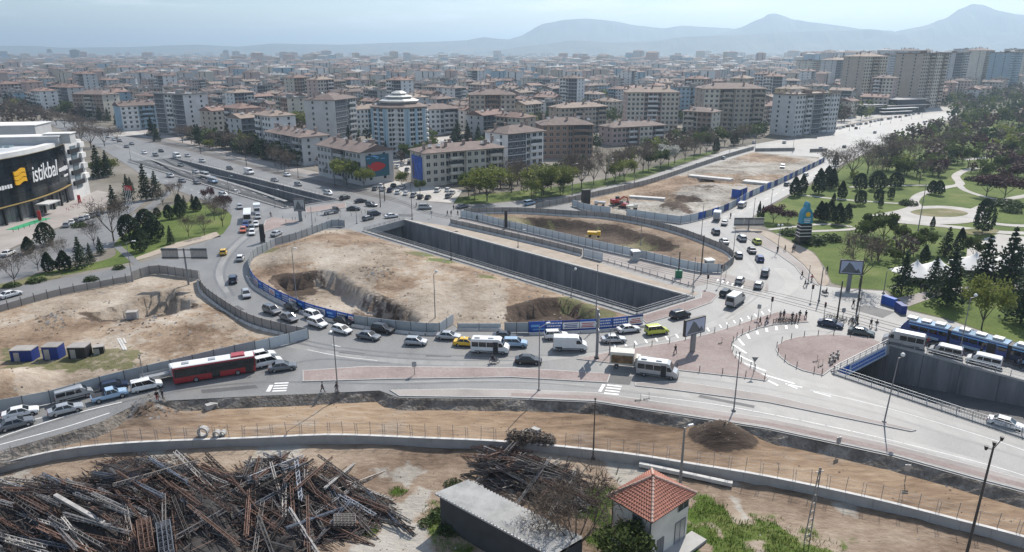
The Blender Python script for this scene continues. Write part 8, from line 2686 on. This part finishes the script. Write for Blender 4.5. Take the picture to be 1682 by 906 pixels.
def pillar(u,v,vt,w_,label,mat='pole_dark'):
 p=G(u,v); h=hgt(u,v,vt); o=empty("advert_pillar",p,.3,label,"advert pillar"); mb=MB(); mb.box((0,0,h/2 + .1),(w_,w_*.5,h - .1)); mb.build("cabinet",M[mat],o); mb=MB(); mb.box((0,0,.08),(w_*1.3,w_*.9,.16)); mb.build("foot",M['concrete'],o)
 mb=MB(); mb.box((0,-w_*.26,h/2 + .1),(w_*.8,.03,h*.8)); mb.build("screen",M['black'],o)
pillar(432,398,368,1.3,"dark advert pillar at the kerb above the round island fence"); pillar(962,336,311,2.8,"dark brown advert tower at the near left of the far site"); pillar(831,375,345,.8,"slim dark pillar standing in the tram corridor")
# traffic lights and small signs
def signal(u,v,vt,label,sign=None):
 p=G(u,v); h=hgt(u,v,vt)
 if u in (1374,1486): p,h=G(u,v,ZS),2.6
 o=empty("traffic_light" if not sign else "road_sign",p,TP.uniform(-.5,.5),label,"traffic light" if not sign else "road sign")
 mb=MB(); mb.tube((0,0,0),(0,0,h),.06,.05,7); mb.build("post",M['pole'],o)
 if sign=='tri': mb=MB(); mb.add([(-.55,-.08,h),(.55,-.08,h),(0,-.08,h - .95),(-.55,-.04,h),(.55,-.04,h),(0,-.04,h - .95)],((1,0,2),(3,4,5),(0,1,4,3),(1,2,5,4),(2,0,3,5))); mb.build("sign_plate",M['pole'],o)
 elif sign=='rect': mb=MB(); mb.box((0,-.05,h - .5),(.7,.06,.9)); mb.build("sign_plate",M['galv'],o)
 else:
  mb=MB(); mb.box((0,-.12,h - .45),(.36,.3,1.0)); q=mb.build("signal_head",M['black'],o)
  for k in range(3):
   mb=MB(); mb.tube((0,-.27,h - .14 - .3*k),(0,-.36,h - .14 - .3*k),.11,.12,8); mb.build("lens",M[('lamp_r','trim','trim')[k]],q)
for u,v,vt,lab,sg in ((681,616,593,"small sign post seen from behind on the long paved island",'rect'),(1265,521,487,"double traffic light at the tip of the red plaza",None),(1245,524,499,"pale round-backed sign post beside the traffic light of the plaza",'rect'),(1237,616,586,"triangular give-way sign seen from behind on the plaza's lower tip",'tri'),
  (1161,473,450,"traffic light at the tram rails before the ring road",None),(1353,522,496,"traffic light on the tram crossing island",None),(1183,468,434,"traffic light mast at the crescent fence corner",None),(1192,455,436,"umbrella-like sign post by the crescent fence corner",'rect'),(1332,493,467,"traffic light on the right pavement near the motorcycle",None),
  (1410,520,478,"tall thin mast on the paved plaza right of the billboard pole",'rect'),(1384,522,505,"small sign near the parked bicycles",'rect'),(1374,745,716,"pale sign post at the dirt edge of the right road",'rect'),(709,358,346,"small sign post above the trench corner, right",'rect'),(1486,792,778,"low post at the dirt edge far right",'rect'),(437,408,384,"traffic light above the round island fence",None)):
 signal(u,v,vt,lab,sg)
# catenary masts
for i,(u,v,vt) in enumerate(((1114,455,413),(1151,451,386),(1375,523,461),(1407,512,452),(625,340,306),(632,330,300),(405,272,238),(330,252,220))):
 p=G(u,v); h=hgt(u,v,vt); o=empty("catenary_mast",p,0,("green-boxed tram mast at the right end of the corridor","dark tram mast by the kiosk at the crescent corner","thick dark tram mast below the park billboard","thin dark tram mast right of the park billboard","tram mast at the upper crossing, left","tram mast at the upper crossing, right","tram mast above the ramp wall","tram mast higher up the left avenue")[i],"mast")
 mb=MB(); mb.tube((0,0,0),(0,0,h),.17,.13,8); mb.build("shaft",M['pole_dark'],o); mb=MB(); mb.beam((0,0,h - .5),(-2.2,-1.6,h - .3),.07,.07); mb.build("bracket",M['pole_dark'],o)
 if i==0: mb=MB(); mb.box((0,-.3,.9),(1.5,.9,1.7)); mb.build("green_box",plain("green_cabinet",(.02,.16,.08),.5),o)
# kiosks
for u,v,lab in ((1164,442,"small grey guard kiosk with white roof at the crescent corner"),(1043,427,"small grey guard kiosk before the pale hoarding")):
 p=G(u,v); o=empty("kiosk",p,.2,lab,"kiosk"); mb=MB(); mb.box((0,0,1.2),(1.7,1.7,2.4)); mb.build("wall",M['hoard_grey'],o); mb=MB(); mb.box((0,0,2.48),(2.1,2.1,.18)); mb.build("roof",M['white'],o); mb=MB(); mb.box((0,0,1.5),(1.74,1.3,.9)); mb.build("window",M['glass_win'],o,stuff=True)
# blue site bins by the tram head
for u0,v0,u1,v1,m_,lab in ((1449,497,1470,504,'blue',"blue-topped dark barrier by the tram stop path"),(1473,508,1484,516,'blue_dark',"dark blue booth right before the tram head")):
 a,b=G(u0,v0),G(u1,v1); mb=MB(); mb.beam((a.x,a.y,.9),(b.x,b.y,.9),1.1,1.7); o=mb.build("barrier",M[m_]); tag(o,lab,"barrier")
# the painted tower of the park, with its striped foot
def park_tower():
 p=G(1318,399); H=hgt(1318,399,331); o=empty("tower_model",p,.1,"blue tower-like fair sign with black and white striped lower half","sign tower")
 k=H/13.0
 mb=MB(); mb.box((0,0,.8*k),(3.6*k,2.4,1.6*k),taper=.95); mb.build("foot",M['pole_dark'],o)
 for j in range(9): mb=MB(); mb.box((0,0,(1.7 + j*.52)*k),((3.8 - .03*j)*k,2.3,.26*k)); mb.build("black_band",M['black'],o); mb=MB(); mb.box((0,0,(1.96 + j*.52)*k),((3.8 - .03*j)*k,2.2,.26*k)); mb.build("white_band",M['white'] if j % 2 else M['black'],o)
 tq=plain("turquoise_panel",(.03,.24,.36),.5)
 mb=MB(); mb.loft([[(x*k,y,z*k) for x,y in ((-w_,-1),(w_,-1),(w_,1),(-w_,1))] for w_,z in ((1.75,6.4),(1.6,9.5),(1.1,10.6),(.55,11.2),(.5,12.2),(.05,13.0))]); b=mb.build("blue_panel",tq,o)
 mb=MB(); mb.tube((.05*k,-1.02,9.3*k),(.05*k,-1.1,9.3*k),.75*k,.75*k,14); mb.build("yellow_emblem",CP_['yellow'],b)
 mb=MB()
 for j in range(3): mb.box((0,-1.06,(7.9 - .5*j)*k),((2.2 - .2*j)*k,.05,.22*k))
 mb.build("print",M['white'],b,stuff=True)
park_tower()
# tents
def tent(u,v,vt,R_,label):
 p=G(u,v); H=hgt(u,v,vt); o=empty("tent",p,.2,label,"tent","white tents in the lower park")
 n=12; rg=[]
 for f in (0,.12,.3,.55,.8,1.0):
  q=R_*(1 - f)**1.7 + .05; z=1.9 + (H - 1.9)*f
  rg.append([(q*math.cos(i*6.2832/n)*(1 + .08*(i % 2)*(1 - f)),q*math.sin(i*6.2832/n)*(1 + .08*(i % 2)*(1 - f)),z - (.35 if i % 2 and f==0 else 0)) for i in range(n)])
 mb=MB(); mb.loft(rg,caps=False); mb.build("canopy",WALLS['white'],o,smooth=True)
 mb=MB()
 for i in range(0,n,2): a=i*6.2832/n; mb.tube((R_*.97*math.cos(a),R_*.97*math.sin(a),0),(R_*.97*math.cos(a),R_*.97*math.sin(a),1.95),.06,.06,6)
 mb.tube((0,0,0),(0,0,H),.09,.06,6); mb.build("pole",M['galv'],o,stuff=True)
for u,v,vt,R_,lab in ((1502,459,426,4.6,"white peaked tent, leftmost behind the conifer"),(1536,456,421,4.4,"white peaked tent, second from left"),(1598,446,413,5.2,"white peaked tent, third from left behind tall conifers"),(1670,442,407,5.0,"white peaked tent, rightmost")):
 tent(u,v,vt,R_,lab)
# ---------------------------------------------------------------- people
def figure(pose):
 """one continuous body grown with the Skin modifier; returns meshes for skin, top, trousers, hair"""
 s={'stand': (.06,-.06,.10,-.10,.05,-.05),'walk': (.30,-.32,-.28,.30,.0,.12),'walk2': (-.26,.28,.25,-.28,.1,.0),'sit': (.45,.42,.30,.30,.0,.0)}[pose]
 def grow(nodes,edges,name,mat,sub=1):
  me=bpy.data.meshes.new("g"); me.from_pydata([n[:3] for n in nodes],edges,[])
  ob=bpy.data.objects.new("g",me); COL.objects.link(ob)
  ob.modifiers.new("s",'SKIN')
  for d,n in zip(me.skin_vertices[0].data,nodes): d.radius=(n[3],n[4] if len(n) > 4 else n[3]); d.use_root=False
  me.skin_vertices[0].data[0].use_root=True
  sb=ob.modifiers.new("b",'SUBSURF'); sb.levels=sub; sb.render_levels=sub
  bpy.context.view_layer.update()
  out=bpy.data.meshes.new_from_object(ob.evaluated_get(bpy.context.evaluated_depsgraph_get())); out.name=name
  out.materials.clear(); out.materials.append(mat)
  bpy.data.objects.remove(ob)
  return out
 sit=pose=='sit'
 hip=.92
 kn=[(s[0]*.55 if not sit else .42,.10,.50 if not sit else .88),(s[1]*.55 if not sit else .42,-.10,.50 if not sit else .88)]
 ft=[(s[0] if not sit else .40,.10,.09 if s[4] < .1 else .18),(s[1] if not sit else .40,-.10,.09 if s[5] < .1 else .2)]
 if sit: ft=[(.38,.16,.42),(.38,-.16,.42)]; kn=[(.40,.16,.86),(.40,-.16,.86)]
 toe=[(f[0] + .17,f[1],f[2] - .03) for f in ft]
 el=[(s[2]*.5,.25,1.14),(s[3]*.5,-.25,1.14)]; ha=[(s[2] + .05,.24,.90),(s[3] + .05,-.24,.90)]
 if sit: el=[(.18,.26,1.18),(.18,-.26,1.18)]; ha=[(.45,.22,1.08),(.45,-.22,1.08)]
 body=[(0,0,hip,.13,.15),(0,0,1.12,.11,.14),(.01,0,1.34,.12,.17),(.02,0,1.47,.06),(.03,0,1.56,.075,.07),(.045,0,1.64,.10,.085),(.035,0,1.72,.085,.075),
   (0,.09,.86,.09),(*kn[0],.06),(*ft[0],.042),(*toe[0],.04),(0,-.09,.86,.09),(*kn[1],.06),(*ft[1],.042),(*toe[1],.04),
   (0,.18,1.40,.06),(*el[0],.042),(*ha[0],.03),(0,-.18,1.40,.06),(*el[1],.042),(*ha[1],.03)]
 ed=[(0,1),(1,2),(2,3),(3,4),(4,5),(5,6),(0,7),(7,8),(8,9),(9,10),(0,11),(11,12),(12,13),(13,14),(2,15),(15,16),(16,17),(2,18),(18,19),(19,20)]
 skin=grow(body,ed,"body",M['skin'])
 # palms, fingers and thumbs, nose and ears joined to the same body
 mb=MB()
 for h_,e_ in ((ha[0],el[0]),(ha[1],el[1])):
  d=(Vector(h_) - Vector(e_)).normalized(); sd=1 if h_[1] > 0 else -1
  c=Vector(h_) + d*.05; mb.beam(Vector(h_) - d*.02,Vector(h_) + d*.09,.03,.08)
  for k in range(4):
   b0=Vector(h_) + d*.085 + Vector((.03 - .02*k,0,0)); L=(.06,.075,.07,.055)[k]; m_=b0 + d*L*.55; mb.tube(b0,m_,.009,.009,5); mb.tube(m_,m_ + (d + Vector((0,-sd*.5,0))).normalized()*L*.5,.009,.007,5)
  t0=Vector(h_) + d*.02 + Vector((.04,0,0)); mb.tube(t0,t0 + (d + Vector((.6,0,0))).normalized()*.06,.011,.008,5)
 mb.tube((.135,0,1.655),(.165,0,1.635),.012,.018,5)
 for sg in (-1,1): mb.ball((.03,sg*.085,1.645),.025,n=6,k=4); mb.ball((.128,sg*.032,1.672),.012,n=5,k=3)
 bmx=bmesh.new(); bmx.from_mesh(skin); tmp=mb.mesh("t",M['skin']); bmx.from_mesh(tmp); bmx.to_mesh(skin); bmx.free()
 top=grow([(0,0,.88,.16,.19),(0,0,1.12,.14,.18),(.01,0,1.36,.145,.20),(.02,0,1.46,.085),(0,.19,1.40,.085),(*el[0],.062),(*[a + (b - a)*.8 for a,b in zip(el[0],ha[0])],.05),(0,-.19,1.40,.085),(*el[1],.062),(*[a + (b - a)*.8 for a,b in zip(el[1],ha[1])],.05)],
    [(0,1),(1,2),(2,3),(2,4),(4,5),(5,6),(2,7),(7,8),(8,9)],"jacket",M['cloth'])
 an=[[a + (b - a)*.9 for a,b in zip(kn[i],ft[i])] for i in (0,1)]
 tro=grow([(0,0,.95,.15,.17),(0,.09,.85,.115),(*kn[0],.082),(*an[0],.065),(0,-.09,.85,.115),(*kn[1],.082),(*an[1],.065)],[(0,1),(1,2),(2,3),(0,4),(4,5),(5,6)],"trousers",M['cloth'])
 hr=MB(); hr.ball((.015,0,1.70),.108,n=9,k=6); hair=hr.mesh("hair",M['hair'],True)
 sh=MB()
 for f,t in zip(ft,toe): sh.beam(Vector(f) + Vector((-.06,0,-.045)),Vector(t) + Vector((.05,0,-.02)),.1,.09)
 return dict(body=skin,jacket=top,trousers=tro,hair=hair,shoe=sh.mesh("shoes",M['black']))
M['skin']=plain("skin",(.42,.26,.19),.6); M['cloth']=plain("cloth",(.05,.05,.06),.9); M['hair']=plain("dark_hair",(.02,.015,.012),.7)
CL={'black': plain("black_cloth",(.015,.015,.018),.9),'grey': plain("grey_cloth",(.12,.12,.13),.9),'navy': plain("navy_cloth",(.02,.03,.07),.9),'brown': plain("brown_cloth",(.10,.06,.04),.9),'white': plain("white_cloth",(.6,.6,.58),.9),'red': plain("red_cloth",(.35,.03,.03),.9),'beige': plain("beige_cloth",(.38,.3,.22),.9),'denim': plain("denim",(.06,.09,.16),.9)}
FIG={k: figure(k) for k in ('stand','walk','walk2','sit')}
def person(u,v,pose,az,top,tro,label,z=0.0,group=None,loc=None):
 o=empty("person",loc if loc is not None else G(u,v,z),az,label,"person",group)
 for k,me in FIG[pose].items():
  q=link(k,me,o)
  if k in ('jacket','trousers'):
   q.material_slots[0].link='OBJECT'; q.material_slots[0].material=CL[top if k=='jacket' else tro]
 return o
PEOPLE=[(530,644,'walk',0,'black','black',"left of two dark walkers on the front road by the lamp post"),(553,644,'walk2',0,'black','grey',"walker in dark jacket right at the tall lamp post"),(259,658,'stand',2,'black','red',"person with red trousers standing above the grey rubble"),(268,656,'stand',1,'black','black',"person in black beside the red-trousered one above the rubble"),
 (1109,581,'walk',-1.2,'black','grey',"lone walker in black on the red plaza left of the billboard"),(1248,534,'walk',2.4,'black','black',"walker in black at the curved kerb of the plaza, left one"),(1259,532,'walk2',2.4,'black','denim',"walker in black at the curved kerb of the plaza, right one"),(1281,524,'stand',.5,'grey','grey',"person in grey waiting at the plaza tip with bicycles, left"),(1287,522,'stand',2,'navy','black',"person in navy waiting at the plaza tip"),(1301,526,'walk',1,'black','black',"tall-looking person in black at the grey post of the plaza tip"),(1307,528,'stand',0,'brown','navy',"person in brown crouched near the plaza tip post"),(1313,523,'walk',.7,'black','black',"walker in black leaving the plaza tip, left of two"),(1323,523,'walk2',.7,'black','grey',"walker in black leaving the plaza tip, right of two"),
 (1277,414,'stand',1,'black','black',"person in black under the lamp post on the right pavement"),(1289,413,'walk',2,'black','black',"walker in black right of the lamp post on the right pavement"),(1302,413,'stand',2,'navy','black',"left one of the pair by the striped sign tower"),(1305,412,'stand',0,'black','black',"right one of the pair by the striped sign tower"),(1317,456,'walk',2,'black','black',"walker in black on the kerb of the ring road, upper"),(1322,471,'walk',2,'grey','black',"walker in grey on the kerb of the ring road, lower"),(1333,462,'walk2',2,'red','black',"walker in a red top on the right pavement"),(1358,448,'walk',1.7,'black','black',"walker in black on the sand by the park"),
 (1401,504,'walk',1.6,'black','black',"tall dark walker on the paved plaza, left of two"),(1410,500,'walk2',1.6,'black','navy',"dark walker on the paved plaza, right of two"),(1399,533,'stand',1,'grey','black',"person behind the parked bicycles, left"),(1407,531,'stand',2,'brown','black',"person behind the parked bicycles, right"),(1430,537,'walk',-1.6,'black','beige',"walker with beige trousers on the rails, left of two"),(1439,539,'walk2',-1.6,'black','white',"walker with white trousers on the rails, right of two"),(1523,568,'walk',2,'red','black',"walker with a red top between minibus and tram"),(1526,571,'walk',1,'navy','black',"walker in navy between minibus and tram"),(1544,563,'walk',2,'black','black',"dark walker beside the tram's second car"),(1610,585,'stand',2,'black','black',"person in black at the front of the white van"),
 (684,340,'walk',0,'black','black',"dark walker on the crossing left of the silver van"),(689,341,'walk2',0,'navy','black',"navy walker on the crossing left of the silver van"),(735,354,'walk',-1,'black','black',"walker at the tram corridor entry, leftmost"),(741,354,'walk2',-1,'black','black',"walker at the tram corridor entry, second"),(745,344,'stand',-1,'navy','black',"person near the verge at the tram corridor entry"),(752,354,'walk',-1,'black','black',"walker at the tram corridor entry, rightmost"),(783,362,'walk',-.6,'black','black',"left walker of a pair inside the tram corridor"),(787,361,'walk2',-.6,'black','black',"right walker of a pair inside the tram corridor"),(445,356,'walk',1,'brown','grey',"walker at the upper tip of the red paving"),(1512,478,'stand',1,'navy','black',"left one of three people on the shaded park path"),(1518,477,'stand',2,'black','black',"middle one of three people on the shaded park path"),(1523,478,'walk',0,'grey','black',"right one of three people on the shaded park path")]
for u,v,pose,az,a,b,lab in PEOPLE: person(u,v,pose,az,a,b,lab)
# ---- two-wheelers
def wheel_ring(mb,x,z,r,m=0):
 k=12; rg=[[(x + math.cos(a)*q,y,z + math.sin(a)*q) for a in [j*6.2832/k for j in range(k)]] for q,y in ((r,-.03),(r,.03),(r*.8,.03),(r*.8,-.03),(r,-.03))]
 mb.loft(rg,m,caps=False)
def bike_parts():
 w_=[]
 for x in (-.5,.5): mb=MB(); wheel_ring(mb,x,.33,.33); w_.append(mb.mesh("wheel",M['tyre']))
 f=MB(); f.tube((-.5,0,.33),(-.05,0,.3),.02); f.tube((-.5,0,.33),(-.15,0,.8),.02); f.tube((-.05,0,.3),(-.15,0,.85),.02); f.tube((-.05,0,.3),(.35,0,.8),.025); f.tube((-.12,0,.78),(.35,0,.85),.025); f.tube((.5,0,.33),(.33,0,.95),.02); f.tube((.33,-.25,1.0),(.33,.25,1.0),.018)
 s=MB(); s.box((-.17,0,.9),(.24,.13,.06)); return dict(wheel=w_,frame=f.mesh("frame",M['pole_dark']),saddle=s.mesh("saddle",M['black']))
def moto_parts():
 w_=[]
 for x in (-.6,.62): mb=MB(); wheel_ring(mb,x,.3,.3); w_.append(mb.mesh("wheel",M['tyre']))
 b=MB(); b.loft([[(x,y*w2,z) for y,z in ((-1,zb),(-1,zt),(1,zt),(1,zb))] for x,w2,zb,zt in ((-.85,.12,.55,.75),(-.3,.17,.3,.72),(.1,.15,.25,.5),(.35,.12,.3,.9),(.6,.1,.55,.85))]); b.tube((.62,0,.3),(.4,0,1.0),.04)
 s=MB(); s.box((-.35,0,.78),(.75,.28,.1)); h=MB(); h.tube((.38,-.33,1.05),(.38,.33,1.05),.02); h.box((.45,0,.95),(.12,.2,.18)); return dict(wheel=w_,frame=b.mesh("fairing",M['pole']),saddle=s.mesh("seat",M['black']),bar=h.mesh("handlebar",M['black']))
def kick_parts():
 w_=[]
 for x in (-.45,.45): mb=MB(); wheel_ring(mb,x,.11,.11); w_.append(mb.mesh("wheel",M['tyre']))
 f=MB(); f.box((-.05,0,.14),(.85,.16,.05)); f.tube((.42,0,.12),(.36,0,1.1),.025); f.tube((.36,-.24,1.1),(.36,.24,1.1),.018); return dict(wheel=w_,frame=f.mesh("deck",M['trim']))
TW={'bicycle': bike_parts(),'motorcycle': moto_parts(),'kick_scooter': kick_parts()}
def two(kind,u,v,az,label,group=None,z=0.0,rider=None):
 p=G(u,v,z); o=empty(kind,p,az,label,kind.replace("_"," "),group)
 for k,me in TW[kind].items():
  if k=='wheel':
   for w_ in me: link("wheel",w_,o)
  else: link(k,me,o)
 if rider:
  loc=p + Vector((-.38*math.cos(az),-.38*math.sin(az),-.05 if kind=='motorcycle' else .02)); person(0,0,'sit',az,rider[0],rider[1],rider[2],loc=loc)
two('motorcycle',812,596,.1,"pale motor scooter riding before the white minibus",rider=('black','black',"rider in black on the scooter before the white minibus"))
two('motorcycle',1200,357,1.2,"motorcycle beside the white box truck",rider=('black','navy',"rider in dark clothes beside the white box truck"))
two('motorcycle',1354,484,2.3,"motorcycle crossing towards the right pavement",rider=('black','grey',"rider in black crossing towards the right pavement"))
for i,(u,v,az) in enumerate(((1363,592,1.0),(1368,589,1.2),(1372,591,1.1),(1366,597,.8),(1376,586,1.3))): two('motorcycle',u,v,az,f"parked motorcycle on the half-moon plaza, {('leftmost', 'second from left', 'third from left', 'nearest the camera', 'rightmost')[i]}","motorcycles parked on the half-moon plaza",.13)
for i,(u,v,az) in enumerate(((1048,658,.2),(1062,656,.3))): two('kick_scooter',u,v,az,f"{('left', 'right')[i]} of two kick scooters on the front pavement","kick scooters on the front pavement",.13)
for i,(u,v,az) in enumerate(((1339,594,.4),(1349,601,.7),(1344,602,1.2))): two('kick_scooter',u,v,az,f"kick scooter on the half-moon plaza, {('upper', 'right lower', 'left lower')[i]} one","kick scooters on the half-moon plaza",.13)
two('kick_scooter',1183,564,.6,"kick scooter lying alone on the red plaza",None,.13)
for i in range(9): two('bicycle',1276 + i*4.4,529 - (i % 2),.2 + .1*i,f"parked bicycle at the plaza tip, {ORDW[i]} from left","bicycles parked at the plaza tip",.13)
for i in range(8): two('bicycle',1360 + i*7,522 + i*1.6,.1 + .15*i,f"parked bicycle by the tram crossing, {ORDW[i]} from left","bicycles parked by the tram crossing")
two('bicycle',1671,603,1.9,"bicycle ridden behind the white van",rider=('black','denim',"cyclist in black behind the white van"))
# ================================================================ mountains and the haze
def ridge(name,pts,D,depth_f,depth_b,mat,seed):
 """a range whose skyline runs through the pixels pts at distance D"""
 rows=[(-1.0,0),(-.7,.10),(-.45,.28),(-.25,.55),(-.1,.82),(0,1.0),(.35,.55),(1.0,0)]
 path=[]
 us=[]
 u=pts[0][0]
 while u <=pts[-1][0]:
  us.append(u); u +=5
 V,F=[],[]
 n=len(us)
 for k,(dy,hh) in enumerate(rows):
  for i,u in enumerate(us):
   for (a,b) in zip(pts,pts[1:]):
    if a[0] <=u <=b[0]:
     t=(u - a[0])/(b[0] - a[0])
     t=t*t*(3 - 2*t)*.5 + t*.5
     v=a[1] + (b[1] - a[1])*t
     break
   x,y=(u - IMW/2)/FPX,-(v - IMH/2)/FPX
   d=Vector((x,y*SP + CP,y*CP - SP))
   z=CAMH + d.z*D/d.y
   X=d.x*D/d.y
   off=(depth_f if dy < 0 else depth_b)*dy
   rr=nz(u*.02,k*1.7,1.0,seed)*.16 + nz(u*.07,k,1.0,seed + 3)*.09
   h=z*max(0,hh + (rr*hh*1.3 if 0 < hh < 1 else 0)) + (nz(u*.05,0,1,seed)*z*.015 if hh==1 else 0)
   V.append((X*(1 + off/D*.3),D + off*(1 + rr),max(h,-5 if hh==0 else 2)))
 for k in range(len(rows) - 1):
  for i in range(n - 1):
   F.append((k*n + i,k*n + i + 1,(k + 1)*n + i + 1,(k + 1)*n + i))
 mb=MB(); mb.add(V,F)
 return struct(mb.build(name,mat,smooth=False))
MH=soil("mountain_rock",[(0.3,(.04,.045,.04)),(0.5,(.075,.075,.065)),(0.7,(.13,.12,.10))],0.002,0.0,0.01)
ridge("mountain_range",[(790,82),(830,66),(850,60),(895,38),(930,32),(965,30),(1005,34),(1050,42),(1090,46),(1120,42),(1160,44),(1200,46),(1260,60),(1330,82)],10200,1500,1600,MH,1)
ridge("mountain_range",[(1080,82),(1140,62),(1180,55),(1215,45),(1250,30),(1263,22.5),(1274,22),(1305,32),(1340,37),(1380,42),(1415,47),(1465,50),(1500,66),(1530,82)],9200,1500,1500,MH,2)
ridge("mountain_range",[(1400,82),(1480,49),(1510,44),(1550,31),(1580,13),(1598,6),(1612,7),(1640,17),(1670,23),(1720,27),(1800,46),(1950,82)],8400,1400,1500,MH,3)
ridge("hills",[(800,84),(880,74),(940,66),(1010,70),(1060,68),(1130,60),(1200,58),(1290,52),(1380,50),(1440,49),(1500,62),(1560,58),(1600,60),(1700,56),(1900,60),(2050,84)],7700,1100,900,MH,4)
ridge("hills",[(-420,84),(-200,76),(0,75),(60,75),(100,78),(200,77),(320,73),(390,76),(450,71),(500,72),(560,73),(640,70),(720,68),(760,66),(795,61),(830,64),(870,66),(960,84)],9800,1500,1400,MH,5)
hz_m=bpy.data.materials.new("haze_air"); hz_m.use_nodes=True
ht=hz_m.node_tree
for n in list(ht.nodes):
 if n.type=='BSDF_PRINCIPLED': ht.nodes.remove(n)
pv=N(ht,"ShaderNodeVolumePrincipled")
pv.inputs["Color"].default_value=(.64,.83,1.0,1)
pv.inputs["Density"].default_value=HAZE_D
pv.inputs["Anisotropy"].default_value=0.45
ht.links.new(pv.outputs[0],[n for n in ht.nodes if n.type=='OUTPUT_MATERIAL'][0].inputs["Volume"])
_top=max(v.co.z for o in bpy.data.objects if o.name.startswith(("mountain_range","hills")) for v in o.data.vertices) + 6
mb=MB(); mb.box((0,12000,(_top - 9.6)/2),(52000,31000,_top + 9.6)); tag(mb.build("haze",hz_m),kind="stuff")
